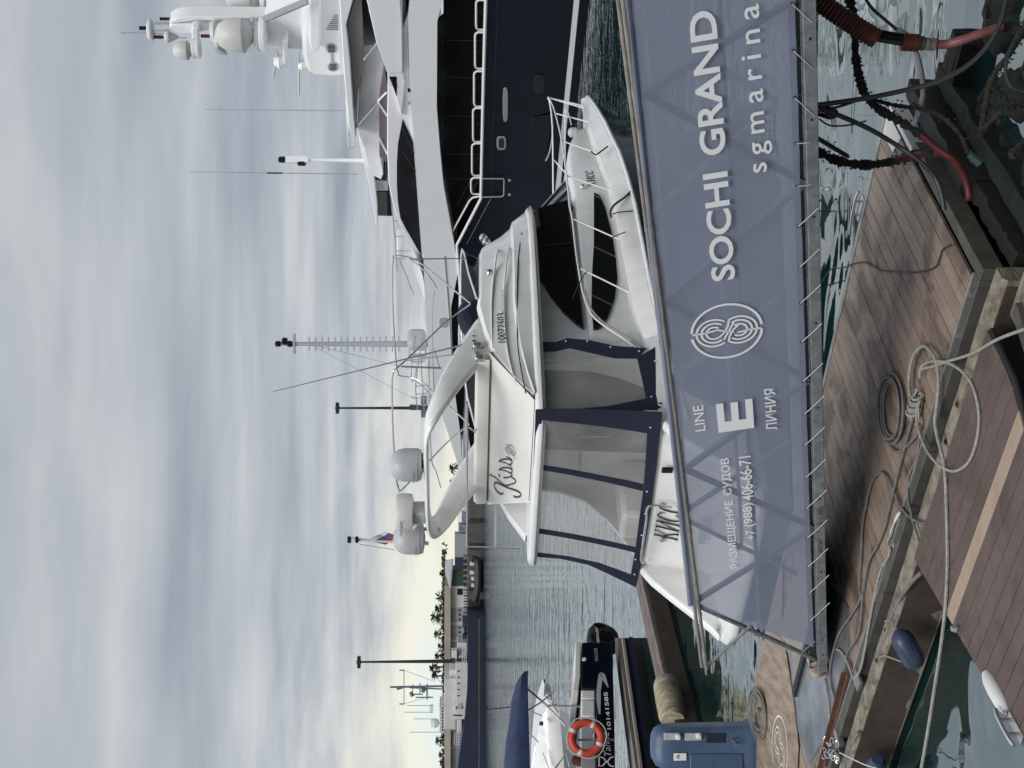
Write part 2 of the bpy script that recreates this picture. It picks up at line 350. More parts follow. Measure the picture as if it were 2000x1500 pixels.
def text(name, body, O, e1, e2, box, m, parent, bold=0.0, shear=0.0, th=0.003, space=1.0):
    """lettering fitted into box=(a0,a1,b0,b1) of the plane O + a*e1 + b*e2"""
    cu = bpy.data.curves.new(name, 'FONT'); cu.body = body; cu.offset = bold; cu.shear = shear; cu.space_character = space; cu.resolution_u = 4
    ob = bpy.data.objects.new('tmp', cu); COL.objects.link(ob)
    me0 = bpy.data.meshes.new_from_object(ob.evaluated_get(bpy.context.evaluated_depsgraph_get()))
    bpy.data.objects.remove(ob); bpy.data.curves.remove(cu)
    vs = [v.co.copy() for v in me0.vertices]; fs = [tuple(p.vertices) for p in me0.polygons]; bpy.data.meshes.remove(me0)
    x0 = min(v.x for v in vs); x1 = max(v.x for v in vs); y0 = min(v.y for v in vs); y1 = max(v.y for v in vs)
    a0, a1, b0, b1 = box; e1 = Vector(e1); e2 = Vector(e2); O = Vector(O); nn = e1.cross(e2).normalized()
    mb = MB(); mb.v = [O + e1 * (a0 + (a1 - a0) * (v.x - x0) / (x1 - x0)) + e2 * (b0 + (b1 - b0) * (v.y - y0) / (y1 - y0)) + nn * th for v in vs]; mb.f = fs
    return mb.build(name, m, parent, smooth=0)
# ================================================================ WATER
def water_material():
    m = bpy.data.materials.new('sea_water'); m.use_nodes = True; t = m.node_tree; b = t.nodes['Principled BSDF']
    c = nd(t, 'ShaderNodeTexCoord')
    def wave(scale, rot, st, det, dist):
        mpn = nd(t, 'ShaderNodeMapping'); mpn.inputs['Rotation'].default_value = (0, 0, R(rot)); mpn.inputs['Scale'].default_value = (*st, 1)
        t.links.new(c.outputs['Object'], mpn.inputs[0])
        n = nd(t, 'ShaderNodeTexNoise', i_Scale=scale, i_Detail=det, i_Roughness=0.5, i_Distortion=dist); t.links.new(mpn.outputs[0], n.inputs['Vector']); return n.outputs[0]
    a = wave(0.75, 20, (0.55, 1.0), 2.0, 0.6); d = wave(2.4, -12, (0.6, 1.2), 3.0, 0.3); e = wave(0.05, 0, (1, 1), 2.0, 0)
    # wind-ruffled lanes far out, calm between the pontoons
    sx = nd(t, 'ShaderNodeSeparateXYZ'); t.links.new(c.outputs['Object'], sx.inputs[0])
    far = nd(t, 'ShaderNodeMapRange', i_1=14.0, i_2=45.0, i_3=0.02, i_4=1.0); t.links.new(sx.outputs[1], far.inputs[0])
    d2 = nd(t, 'ShaderNodeMath', operation='MULTIPLY'); t.links.new(d, d2.inputs[0]); t.links.new(far.outputs[0], d2.inputs[1])
    d3 = nd(t, 'ShaderNodeMath', operation='MULTIPLY', i_1=0.30); t.links.new(d2.outputs[0], d3.inputs[0])
    s2 = nd(t, 'ShaderNodeMath', operation='MULTIPLY_ADD', i_1=0.8); t.links.new(a, s2.inputs[0]); t.links.new(d3.outputs[0], s2.inputs[2])
    bp = nd(t, 'ShaderNodeBump', i_Strength=0.5, i_Distance=0.2); t.links.new(s2.outputs[0], bp.inputs['Height'])
    o = t.nodes['Material Output']; t.nodes.remove(b)
    df = nd(t, 'ShaderNodeBsdfDiffuse', i_Color=(0.006, 0.026, 0.025, 1)); gl = nd(t, 'ShaderNodeBsdfGlossy', i_Color=(0.90, 0.95, 0.96, 1), i_Roughness=0.02)
    t.links.new(bp.outputs[0], gl.inputs['Normal'])
    lw = nd(t, 'ShaderNodeLayerWeight', i_Blend=0.5); t.links.new(bp.outputs[0], lw.inputs['Normal'])
    pw = nd(t, 'ShaderNodeMath', operation='POWER', i_1=2.2); t.links.new(lw.outputs['Facing'], pw.inputs[0])
    fr = nd(t, 'ShaderNodeMapRange', i_3=0.10, i_4=0.95); t.links.new(pw.outputs[0], fr.inputs[0])
    mx = nd(t, 'ShaderNodeMixShader'); t.links.new(fr.outputs[0], mx.inputs[0]); t.links.new(df.outputs[0], mx.inputs[1]); t.links.new(gl.outputs[0], mx.inputs[2]); t.links.new(mx.outputs[0], o.inputs[0])
    MATS['sea_water'] = m
water_material()
w = MB(); w.poly([(-1500, -30, 0), (1500, -30, 0), (1500, 3000, 0), (-1500, 3000, 0)])
tag(w.build('water', 'sea_water', smooth=0), kind='structure')
bpy.data.objects['water'].location = (0, 0, 0)
for v in bpy.data.objects['water'].data.vertices: v.co = (v.co.x, v.co.y + 1485, 0)
# sea floor far below the clear surface is not seen; a low hill line closes the horizon
FQ = 206.0                                       # distance of the far quay (m)
def fp(x, y, D=FQ): return ony(x, y, D)
def fbox(mb, x0, x1, y0, y1, D, dep):
    """box whose camera-facing front spans the given photo rows x0..x1 and columns y0..y1 at distance D"""
    a = fp(x0, y1, D); b = fp(x1, y0, D)
    return mb.boxw(a.x, b.x, D, D + dep, min(a.z, b.z), max(a.z, b.z))
# ================================================================ FAR QUAY
zq = fp(913, 1300, FQ + 3).z
q = MB(); q.boxw(-90, 60, FQ + 3, FQ + 120, -1.5, zq)
quay = tag(q.build('far_quay', 'concrete', smooth=0), kind='structure')
rq = random.Random(2)
for i in range(9):                               # dark rubber fenders on the quay wall
    xx = -36 + i * 4.6 + rq.uniform(-1.2, 1.2); fe = MB(); fe.boxw(xx, xx + rq.uniform(.4, 1.1), FQ + 2.7, FQ + 3.0, .3, zq - .2); fe.build('quay_fender', 'black_rubber', quay)
# ================================================================ QUAY AND BUILDING BEHIND THE VIEWER (mirrored in glass and hulls)
q = MB(); q.boxw(-120, 160, -90, -4, -1.5, 2.3); tag(q.build('near_quay', 'concrete', smooth=0), kind='structure')
q = MB(); q.boxw(4.4, 26, -4.0, 6.2, -1.5, 2.36); tag(q.build('quay_corner', 'concrete', smooth=0, bevel=.05), kind='structure')
hb_ = thing('harbour_hotel', 'long brick harbour building on the quay behind the viewer', 'building', (10, -45, 2.3))
m = MB(); m.boxw(-80, 120, -60, -45, 2.3, 14); m.build('wall', 'timber_dark', hb_, smooth=0)
m = MB(); m.boxw(-82, 122, -61, -44, 14.0, 15.2); m.build('roof', 'rust', hb_, smooth=0)
for i in range(25):
    m = MB(); m.boxw(-76 + i * 8, -73 + i * 8, -45.0, -44.9, 5, 11); m.build('window', 'smoke_glass', hb_, smooth=0)
# long low building behind the ship
D = FQ + 26
lb = thing('harbour_building', 'long white single-storey harbour building with a beige flat roof behind the naval ship', 'building', fp(912, 1300, D))
m = MB(); fbox(m, 878, 913, 1143, 1560, D, 18); m.build('wall', 'wall_white', lb, smooth=0)
m = MB(); a = fp(868, 1565, D); b = fp(880, 1143, D); m.boxw(a.x, b.x, D - .9, D + 18.5, b.z, a.z); m.build('roof', 'roof_beige', lb, smooth=0)
for y0 in (1187, 1221, 1254, 1290, 1430, 1462, 1492):
    m = MB(); fbox(m, 881, 912.5, y0, y0 + 28, D - .12, .3); dr = m.build('roller_door', 'wall_grey', lb, smooth=0)
    for k in range(3):
        m = MB(); fbox(m, 896, 899, y0 + 3 + k * 9, y0 + 7 + k * 9, D - .2, .1); m.build('window', 'dark_glass', dr, smooth=0)
m = MB(); fbox(m, 893, 903, 1150, 1162, D - .12, .2); m.build('window', 'dark_glass', lb, smooth=0)
D = FQ + 16
hut = thing('green_hut', 'dark green hut with a grey lean-to roof beside the white harbour building', 'hut', fp(912, 1120, D))
m = MB(); fbox(m, 881, 913, 1113, 1145, D, 6); m.build('wall', 'hut_green', hut, smooth=0)
m = MB(); fbox(m, 888, 913, 1090, 1112.6, D - 1, 6); m.build('annex', 'hut_blue', hut, smooth=0)
a, b, c, d = fp(881, 1146, D), fp(872, 1118, D + 5), fp(872, 1095, D + 5), fp(886, 1090, D)
m = MB(); m.grid([[a + Vector((-.2, -.6, 0)), b, c, d + Vector((0, -.6, 0))], [a + Vector((-.2, -.6, .25)), b + Vector((0, 0, .25)), c + Vector((0, 0, .25)), d + Vector((0, -.6, .25))]], True, True); m.build('roof', 'wall_grey', hut, smooth=0)
# boards and sheds seen under the arch of the motor yacht
for y0, y1, x0, x1, mm, nm, lab, cat in ((1000, 1022, 902, 928, 'poster', 'advertising_board', 'colourful advertising board on the far quay, seen under the radar arch', 'board'),
        (1024, 1040, 896, 914, 'poster', 'advertising_board', 'small blue and white board on the far quay left of the colourful board', 'board'),
        (1042, 1088, 888, 918, 'wall_grey', 'storage_shed', 'grey storage shed on the far quay right of the dark green hut', 'shed'),
        (940, 999, 905, 932, 'wall_white', 'storage_container', 'pale container on the far quay half hidden behind the flybridge', 'container')):
    o = thing(nm, lab, cat, fp(916, (y0 + y1) / 2, FQ + 8))
    m = MB(); fbox(m, x0, x1, y0, y1, FQ + 8, 3); m.build('panel', mm, o, smooth=0)
    for ya in (y0 + 2, y1 - 4): m = MB(); fbox(m, x1, 934, ya, ya + 2, FQ + 8.2, .4); m.build('post', 'black_paint', o, smooth=0)
# inflatable boat on a cradle
D = FQ + 1.2
rib = thing('inflatable_boat', 'dark rigid inflatable boat lying on the far quay edge beside the green hut', 'boat', fp(936, 1130, D))
m = MB(); pts = [fp(922, 1092, D), fp(932, 1096, D), fp(934, 1130, D), fp(932, 1155, D), fp(927, 1174, D)]; m.tube(smooth_path(pts), .55, 8); m.build('tube', 'black_rubber', rib)
m = MB(); fbox(m, 926, 938, 1096, 1160, D + .5, 2); m.build('hull', 'ship_navy', rib, bevel=.2)
for i, yy in enumerate((1098, 1115, 1127, 1140)):
    m = MB(); fbox(m, 918 + (i > 1) * 3, 928, yy, yy + 7, D + .7, .8); m.build('seat', 'wall_white', rib, bevel=.1)
for ya in (1100, 1150): m = MB(); fbox(m, 934, 942, ya, ya + 4, D + .6, .6); m.build('cradle', 'black_paint', rib, smooth=0)
# quay railing chain of dark posts
for k in range(22):
    y = 1085 + k * 5.6
    m = MB(); P = fp(912.5, y, FQ + 4.5); m.lathe([(.10, 0), (.10, .35), (.14, .4), (.14, .55), (.05, .6)], (P.x, P.y, zq), seg=8)
    o = m.build('bollard', 'porcelain' if k % 2 else 'black_paint')
    ORD = ('first', 'second', 'third', 'fourth', 'fifth', 'sixth', 'seventh', 'eighth', 'ninth', 'tenth', 'eleventh')
    tag(o, '%s %s bollard from the right in the row along the far quay' % (ORD[k // 2], 'dark' if k % 2 == 0 else 'tan'), 'bollard', 'bollards along the far quay')
# harbour basin sides, outside the picture but mirrored in glass, hulls and water
for x0, x1, y0, y1, nm, lab in ((34, 52, -60, 34, 'terminal_building', 'long dark terminal building on the right-hand quay outside the view'), (-190, -172, 10, 190, 'warehouse', 'long dark warehouse on the left-hand quay outside the view')):
    q = MB(); q.boxw(x0 - 8, x1 + 40, y0, y1, -1.5, 2.2); tag(q.build('side_quay', 'concrete', smooth=0), kind='structure')
    o = thing(nm, lab, 'building', ((x0 + x1) / 2, (y0 + y1) / 2, 2.2))
    m = MB(); m.boxw(x0, x1, y0 + 2, y1 - 2, 2.2, 15); m.build('wall', 'timber_dark', o, smooth=0)
    m = MB(); m.boxw(x0 - 1, x1 + 1, y0 + 1, y1 - 1, 15, 16.5); m.build('roof', 'wall_grey', o, smooth=0)
    for i in range(int((y1 - y0) / 9)):
        xx = x0 - .08 if x0 > 0 else x1 + .02; m = MB(); m.boxw(xx, xx + .06, y0 + 5 + i * 9, y0 + 9 + i * 9, 5, 12); m.build('window', 'wall_white', o, smooth=0)  # white panels added to put pale shapes into the dark glass reflections
# ================================================================ NAVAL SHIP
D = FQ - 6
sh = thing('patrol_ship', 'grey-white patrol ship with a dark navy hull along the far quay', 'ship', fp(943, 1380, D))
top = [(912, 1206), (913.5, 1260), (914, 1300), (912, 1350), (908, 1395), (902, 1440), (895, 1490), (890, 1560), (888, 1620)]
rows = []
for x, y in top:
    P = fp(x, y, D); zt = P.z
    taper = min(1, (1640 - y) / 160); hw = 5 * max(.05, taper)
    rows.append([(P.x, D + 5 - hw, zt), (P.x, D + 5 - hw * .93, zt * .45), (P.x, D + 5 - hw * .9, -.6), (P.x, D + 5 + hw * .9, -.6), (P.x, D + 5 + hw, zt)])
m = MB(); m.grid(rows, True, True); m.build('hull', 'ship_navy', sh, bevel=.05)
m = MB(); m.tube([fp(936, 1209, D - .12), fp(936, 1500, D - .12)], .12, 6); m.build('rubbing_strake', 'concrete', sh)
def shipbox(nm, mm, x0, x1, y0, y1, d0=.4, dep=8.5, par=None):
    m = MB(); fbox(m, x0, x1, y0, y1, D + d0, dep); return m.build(nm, mm, par or sh, smooth=0, bevel=.08)
sup = shipbox('superstructure', 'ship_white', 890, 913.5, 1294, 1405)
shipbox('superstructure', 'ship_white', 893, 902, 1405, 1432, 1.0, 7)
br = shipbox('bridge', 'ship_white', 868, 890, 1325, 1425, 1.2, 7)
shipbox('wheelhouse', 'ship_white', 858, 868, 1378, 1432, 1.6, 6)
for k in range(8): shipbox('window', 'dark_glass', 862, 865.8, 1382 + k * 6.0, 1386 + k * 6.0, 1.5, .3, br)
for k in range(5): shipbox('window', 'dark_glass', 893, 898, 1310 + k * 12, 1312.4 + k * 12, .3, .3, sup)
shipbox('door', 'dark_glass', 889, 904, 1380, 1385, .3, .3, sup); shipbox('door', 'dark_glass', 884, 903, 1396, 1399, .3, .3, sup)
shipbox('deckhouse', 'ship_white', 893, 912, 1255, 1293, 2, 5); shipbox('tender', 'wall_white', 882, 893, 1270, 1285, 1, 2); shipbox('crane_base', 'hut_blue', 903, 912, 1208, 1226, 2, 3); shipbox('winch', 'hut_blue', 903, 912, 1241, 1249, 1, 2); shipbox('container', 'hut_blue', 906, 913, 1228, 1239, 3, 2)
shipbox('funnel', 'ship_white', 878, 891, 1308, 1324, 2, 5)
m = MB(); P = fp(849, 1412, D + 4); m.lathe([(.0, -.75), (.55, -.55), (.75, 0), (.55, .55), (0, .75)], P, seg=14); m.lathe([(.15, -1.6), (.15, -.6)], P, seg=6); m.build('radome', 'wall_white', sh)
m = MB(); P0 = fp(846, 1343, D + 4)
for a, b, r in (((868, 1340), (762, 1342), .16), ((789, 1309), (789, 1375), .07), ((868, 1346), (800, 1343), .12), ((806, 1336), (806, 1352), .08), ((820, 1334), (820, 1356), .1), ((800, 1356), (826, 1356), .1), ((812, 1362), (846, 1362), .1), ((834, 1336), (834, 1366), .15), ((780, 1309), (790, 1309), .1), ((780, 1375), (790, 1375), .1), ((789, 1309), (846, 1330), .03), ((789, 1375), (840, 1360), .03), ((786, 1342), (775, 1345), .25), ((802, 1352), (806, 1360), .3), ((824, 1346), (830, 1350), .4)):
    m.tube([fp(*a, D + 4), fp(*b, D + 4)], r, 6)
m.build('mast', 'truss_dark', sh)
m = MB()
for a, b in (((808, 1404), (850, 1404)), ((790, 1391), (846, 1391)), ((794, 1378), (848, 1378)), ((800, 1430), (868, 1430))): m.tube([fp(*a, D + 4), fp(*b, D + 4)], .05, 5)
m.build('antenna', 'wall_grey', sh)
m = MB()
for y0, y1, xa, xb in ((1256, 1293, 903, 912), (1432, 1455, 888, 899), (1375, 1384, 894, 902), (1376, 1392, 840, 846)):
    for k in range(3): m.tube([fp(xa + (xb - xa) * k / 2.4, y0, D + .3), fp(xa + (xb - xa) * k / 2.4 - (1 if y0 > 1400 else 0), y1, D + .3)], .05, 5)
    for k in range(5):
        y = y0 + (y1 - y0) * k / 4; m.tube([fp(xa, y, D + .3), fp(xb, y, D + .3)], .05, 5)
m.build('railing', 'wall_white', sh)
m = MB(); m.tube([fp(884, 1294, D + 2), fp(912, 1284, D + 1.4)], .22, 6); m.tube([fp(893, 1272, D + 2), fp(893, 1296, D + 2)], .16, 6); m.build('davit', 'black_paint', sh)
# ================================================================ LAMP MASTS
for (xt, y, xb, lab, dd) in ((700, 1293, 872, 'tall lamp mast with a ring of floodlights behind the patrol ship', FQ + 22), (658, 797, 872, 'tall thin lamp mast with floodlights behind the arch of the motor yacht', FQ + 30)):
    P = fp(xt, y, dd); o = thing('lamp_mast', lab, 'lamp mast', (P.x, dd, zq), 'lamp masts on the far quay')
    m = MB(); m.tube([(P.x, dd, zq), (P.x, dd, P.z)], [.38, .16], 8); m.build('pole', 'black_paint', o)
    m = MB(); m.lathe([(.1, -.5), (.7, -.35), (.7, .15), (.1, .35)], P, seg=10); m.build('lamp_crown', 'black_paint', o)
    for s in (-1, 1):
        m = MB(); m.box(P + Vector((s * .55, 0, -.1)), (.45, 0, 0), (0, .5, 0), (0, 0, .3)); m.build('floodlight', 'black_gloss', o, bevel=.1)
# ================================================================ PALMS
def palm(P, h, r, rng):
    o = thing('palm_tree', '', 'palm', P)
    m = MB(); m.tube([P, P + Vector((rng.uniform(-.3, .3), 0, h))], [.22, .16], 6); m.build('trunk', 'trunk', o)
    m = MB(); top_ = P + Vector((0, 0, h))
    for k in range(46):
        az = rng.uniform(0, 6.28); el = rng.uniform(-.5, 1.2); L = r * rng.uniform(.75, 1.1)
        d = Vector((math.cos(az) * math.cos(el), math.sin(az) * math.cos(el), math.sin(el))); sd_ = d.cross(Vector((0, 0, 1))).normalized() * .11 * r
        mid = top_ + d * L * .6; tip = top_ + d * L + Vector((0, 0, -.35 * L))
        m.poly([top_, mid + sd_, tip, mid - sd_])
    m.build('crown', 'palm', o, smooth=0)
    return o
rng = random.Random(3)
palms = [(866, 1120, 1.9, 'short palm rising over the dark green hut'), (861, 1165, 2.6, 'leftish palm above the right end of the beige roof'), (858, 1188, 2.3, 'bushy palm over the first grey door of the long building'), (851, 1205, 2.9, 'tallest palm right of the ship bow lamp mast'), (857, 1239, 2.4, 'lone palm above the middle of the beige roof'), (862, 1262, 2.0, 'small palm between the lone palm and the lamp mast'), (859, 1282, 2.6, 'leafy palm just right of the tall lamp mast'), (848, 1305, 2.4, 'tall palm just left of the tall lamp mast'), (853, 1318, 2.6, 'wide palm behind the ship funnel'), (858, 1447, 2.3, 'palm left of the ship wheelhouse'), (864, 1474, 2.0, 'small palm near the left edge over the beige roof'), (866, 1490, 2.2, 'last palm at the left edge of the quay'),
         (886, 915, 2.4, 'palm seen through the radar arch, right one'), (887, 942, 2.3, 'palm seen through the radar arch, left one')]
for x, y, r_, lab in palms:
    P = fp(x, y, FQ + 52); hh = P.z - zq
    o = palm(Vector((P.x, FQ + 52, zq)), max(hh, .8), r_ * .72, rng); tag(o, lab, 'palm', 'palms behind the far quay')
m = MB(); hr = random.Random(5)
for k in range(900):                                    # low dark hedge behind the building
    y = hr.uniform(1060, 1560); P = fp(hr.uniform(864.5, 871) - 3 * math.sin(y * .11) * (hr.random() < .4), y, FQ + 56 + hr.uniform(0, 4)); d = Vector((hr.uniform(-1, 1), hr.uniform(-1, 1), hr.uniform(-1, 1))) * .42
    e = Vector((hr.uniform(-1, 1), hr.uniform(-1, 1), hr.uniform(-1, 1))) * .35
    m.poly([P - d, P + e, P + d, P - e])
tag(m.build('hedge', 'palm', smooth=0), 'low dark green hedge behind the beige roof', 'hedge', kind='stuff')
# ================================================================ MOTOR YACHT (moored stern-to, bow to the right and away)
K = Frame((-0.4, 17.5), 46)
CW = 1.7                                            # centreline offset from the near side
ky = thing('motor_yacht', 'white motor yacht with navy hull and navy canvas cockpit cover moored behind the banner', 'motor yacht', K.p(4, CW, 0))
HB = [(-.05, 1.58), (0.6, 1.66), (3, 1.70), (5, 1.66), (6.5, 1.48), (7.8, 1.16), (8.8, .80), (9.6, .45), (10.1, .22), (10.42, .02)]
ZR = [(0, 1.12), (1.5, 1.27), (2.5, 1.34), (4.6, 1.37), (6, 1.43), (7.1, 1.53), (8.5, 1.60), (10.5, 1.62)]
ZG = [(0, 1.42), (1.5, 1.50), (2.8, 1.66), (4.1, 1.69), (5.4, 1.70), (6.5, 1.77), (8, 1.80), (10.5, 1.72)]
def both(fn):                                        # starboard (near) and port copies of a station line
    return fn
ST = [-.05, .3, .8, 1.6, 2.6, 3.6, 4.6, 5.5, 6.3, 7.0, 7.7, 8.3, 8.9, 9.4, 9.8, 10.1, 10.3, 10.42]
def rake(t): return 1.25 * max(0, t / 10.42) ** 4
rows = []; rowsw = []; rub = []
for t in ST:
    hb = lerp(HB, t); zr = lerp(ZR, t); zg = lerp(ZG, t); rk = rake(t)
    ch = hb * (.90 if t < 5 else .90 - .5 * (t - 5) / 5.42); zc_ = .18 + .5 * max(0, (t - 5) / 5.42) ** 1.5
    ring = [(t, hb, zr), (t - rk * .45, (hb + ch) / 2 * .985, (zr + zc_) / 2), (t - rk * .75, ch, zc_), (t - rk, ch * .45, -.35 + .5 * max(0, (t - 6) / 4.4)), (t - rk, 0, -.55 + .75 * max(0, (t - 6) / 4.4) ** 1.3)]
    full = [K.p(a, CW - b, c) for a, b, c in ring] + [K.p(a, CW + b, c) for a, b, c in ring[:-1][::-1]]
    rows.append(full)
    hg = max(hb - .10 - .03 * (t > 6), .005)
    rw = [(t, hb, zr), (t, hb + .012, zr + .05), (t, hg + .02, zg - .03), (t, hg, zg), (t, max(hg - .12, 0), zg + .01)]
    rowsw.append([[K.p(a, CW - b, c) for a, b, c in rw], [K.p(a, CW + b, c) for a, b, c in rw]])
    rub.append((t, hb + .02, zr))
m = MB(); m.grid(rows, False, False); m.poly(rows[0]); m.build('hull', 'navy_gelcoat', ky)
m = MB(); m.grid([r[0] for r in rowsw]); m.grid([r[1] for r in rowsw]); m.build('topside', 'gelcoat', ky)
for sg, nm in ((-1, 'rubbing_strake'), (1, 'rubbing_strake')):
    m = MB(); m.tube([K.p(t, CW + sg * (b + .012), z) for t, b, z in rub], .035, 8); ro = m.build(nm, 'gelcoat', ky)
    m = MB(); m.tube([K.p(t, CW + sg * (b + .045), z) for t, b, z in rub], .014, 6); m.build('insert', 'steel', ro)
# deck, trunk and cabin
HT = [(1.5, 1.30), (5.4, 1.29), (6.1, 1.18), (7.0, .96), (8.0, .66), (8.8, .36), (9.25, .05)]
ZT = [(1.5, 2.30), (6.3, 2.30), (7.0, 2.27), (7.8, 2.18), (8.6, 2.02), (9.25, 1.84)]
rows = []
for t in (1.5, 2.5, 3.5, 4.5, 5.0, 5.5, 6.0, 6.5, 7.0, 7.5, 8.0, 8.4, 8.8, 9.05, 9.25):
    h = lerp(HT, t); zt = lerp(ZT, t); zg = lerp(ZG, t)
    r = [(h + .04, zg - .25), (h + .03, zg + .02), (h, zt - .09), (h - .035, zt - .03), (max(h - .12, 0), zt), (0, zt + .06 * h)]
    rows.append([K.p(t, CW - b, z) for b, z in r] + [K.p(t, CW + b, z) for b, z in r[:-1][::-1]])
m = MB(); m.grid(rows, False); m.poly(rows[0]); m.build('trunk_cabin', 'gelcoat', ky, smooth=50)
m = MB(); m.grid([[K.p(t, CW - max(lerp(HB, t) - .16, 0), lerp(ZG, t) - .015), K.p(t, CW + max(lerp(HB, t) - .16, 0), lerp(ZG, t) - .015)] for t in ST[3:]]); m.build('deck', 'gelcoat', ky)
# house with side windows and raked windscreen
BOT = [(1.5, 1.26), (3.5, 1.26), (5.2, 1.20), (6.0, 1.05), (6.6, .78), (6.95, .42), (7.05, 0)]
TOP = [(1.5, 1.20), (3.0, 1.20), (4.3, 1.14), (4.9, 1.00), (5.35, .74), (5.6, .40), (5.68, 0)]
def outline(tab): return [K.p(t, CW - h, 0) for t, h in tab] + [K.p(t, CW + h, 0) for t, h in tab[:-1][::-1]]
zb, zt = 2.28, 3.02
m = MB(); m.grid([[p + Vector((0, 0, zb)) for p in outline(BOT)], [p + Vector((0, 0, zt)) for p in outline(TOP)]], True, True); m.build('house', 'gelcoat', ky)
def house_pt(t0, h0, t1, h1, z, off=.006):
    u = (z - zb) / (zt - zb); return K.p(t0 + (t1 - t0) * u, CW - (h0 + (h1 - h0) * u) - off, z)
def glass_strip(n0, n1, sg, lo=None, hi=None, nm='windscreen', par=None):
    m = MB(); A = []; B = []
    for (t0, h0), (t1, h1) in list(zip(BOT, TOP))[n0:n1]:
        for zz, L in ((zb + .035, A), (zt - .02, B)):
            u = (zz - zb) / (zt - zb); hh = h0 + (h1 - h0) * u; tt = t0 + (t1 - t0) * u
            L.append(K.p(tt + .012, CW + sg * (hh + .010), zz))
    m.grid([A, B]); return m.build(nm, 'dark_glass', par or ky)
wsc = glass_strip(2, 7, -1); glass_strip(2, 7, 1)
def wpt(i, z, sg, off=.016):
    (t0, h0), (t1, h1) = BOT[i], TOP[i]; u = (z - zb) / (zt - zb); return K.p(t0 + (t1 - t0) * u + .015, CW + sg * (h0 + (h1 - h0) * u + off), z)
for sg in (-1, 1):
    m = MB(); m.tube([wpt(i, zb + .03, sg) for i in range(2, 7)], .016, 6); m.build('screen_frame', 'grey_plastic', wsc)
    for i in (3, 4):
        m = MB(); m.tube([wpt(i, zb + .03, sg), wpt(i, zt - .03, sg)], .015, 6); m.build('screen_frame', 'grey_plastic', wsc)
# side windows: outlines read off the photo on the cabin side plane
def side_panel(nm, mm, pix, s0, th, par=None, bev=0, smooth=35):
    pl = K.side(pix, s0); m = MB(); m.prism(pl, lambda t, z: K.p(t, s0, z), lambda t, z: K.p(t, s0 + th, z)); return m.build(nm, mm, par or ky, bevel=bev, smooth=smooth)
def lean_panel(nm, mm, pix, par=None, off=.012):
    """follows the leaning house side"""
    m = MB(); P = []; Q = []
    for t, z in K.side(pix, CW - 1.28):
        u = (z - zb) / (zt - zb); hh = 1.315 + (1.235 - 1.315) * u
        P.append(K.p(t, CW - hh, z)); Q.append(K.p(t, CW - hh + .10, z))
    m.grid([P, Q], True, True); return m.build(nm, mm, par or ky, smooth=0)
sw = lean_panel('side_window', 'dark_glass', [(1043, 405), (1042, 470), (1046, 512), (1055, 540), (1075, 575), (1100, 608), (1125, 632), (1139, 642), (1134, 590), (1127, 520), (1118, 440), (1111, 392)])
m = MB()
a_, b_ = K.side([(1046, 480), (1116, 480)], CW - 1.26); m.tube([K.p(a_[0], CW - 1.24, a_[1]), K.p(b_[0], CW - 1.315, b_[1])], .010, 6); m.build('mullion', 'black_paint', sw)
# lens-shaped window in the trunk side
lens = [(1160, 375), (1160, 470), (1156, 540), (1155, 600), (1159, 641), (1170, 640), (1186, 620), (1200, 585), (1206, 545), (1203, 505), (1195, 455), (1182, 405), (1172, 382)]
lz = K.side(lens, CW - 1.345); m = MB(); m.grid([[K.p(t, CW - 1.345, z) for t, z in lz], [K.p(t, CW - 1.20, z) for t, z in lz]], True, True); m.build('trunk_window', 'dark_glass', ky, smooth=0)
for y0, y1, xa in ((372, 470, 1163), (470, 560, 1160)): pass
# lettering on the trunk
def letter(nm, body, pix_bl, pix_tr, s0, mm='black_paint', bold=0, shear=0, par=None, sgn=1):
    (t0, z0), (t1, z1) = K.side([pix_bl, pix_tr], s0)
    dz = 0
    O = K.p(0, s0, 0); return text(nm, body, O, K.d, Vector((0, 0, 1)), (t0, t1, z0, z1), mm, par or ky, bold=bold, shear=shear)
# name on the bow: К И С С with serifs, drawn in strokes
def serif_name(bl, tr, place, par, slant=0.0):
    (a0, z0), (a1, z1) = bl, tr; wd = (a1 - a0); h = z1 - z0; cwid = wd / 4.0
    m = MB(); Th = .17 * cwid; th = Th * .5
    def P(i, u, v): return place(a0 + cwid * (i + u * .86) + slant * (v - .5) * h, z0 + v * h)
    nrm = (P(0, 1, 0) - P(0, 0, 0)).cross(P(0, 0, 1) - P(0, 0, 0))
    def st(i, pts, w): m.ribbon([P(i, *q) for q in pts], w, nrm)
    st(0, [(.16, 0), (.16, 1)], Th); st(0, [(.2, .48), (.55, .62), (.78, .97)], th * 1.2); st(0, [(.36, .56), (.62, .3), (.86, .02)], Th)
    st(1, [(.14, 0), (.14, 1)], Th); st(1, [(.86, 0), (.86, 1)], Th); st(1, [(.16, .08), (.84, .92)], th * 1.2)
    for i, us in ((0, (.16, .8)), (1, (.14, .86))):
        for u in us:
            for v in (0.01, .99): st(i, [(u - .2, v), (u + .2, v)], th)
    for i in (2, 3):
        arc = [(.5 + .42 * math.cos(a), .5 + .5 * math.sin(a)) for a in [R(40 + k * 280 / 16) for k in range(17)]]
        st(i, arc, [th + (Th - th) * math.sin(math.pi * k / 16) for k in range(17)]); st(i, [(.86, .70), (.86, .95)], th); st(i, [(.88, .1), (.86, .28)], th * .8)
    return m.build('name_lettering', 'black_paint', par)
(ta, za), (tb, zb2) = K.side([(1163, 372), (1143, 331)], CW - 1.15)
def on_trunk(t, z): return K.p(t, CW - lerp(HT, t) - .022, z)
serif_name((ta, za), (tb, zb2), on_trunk, ky)
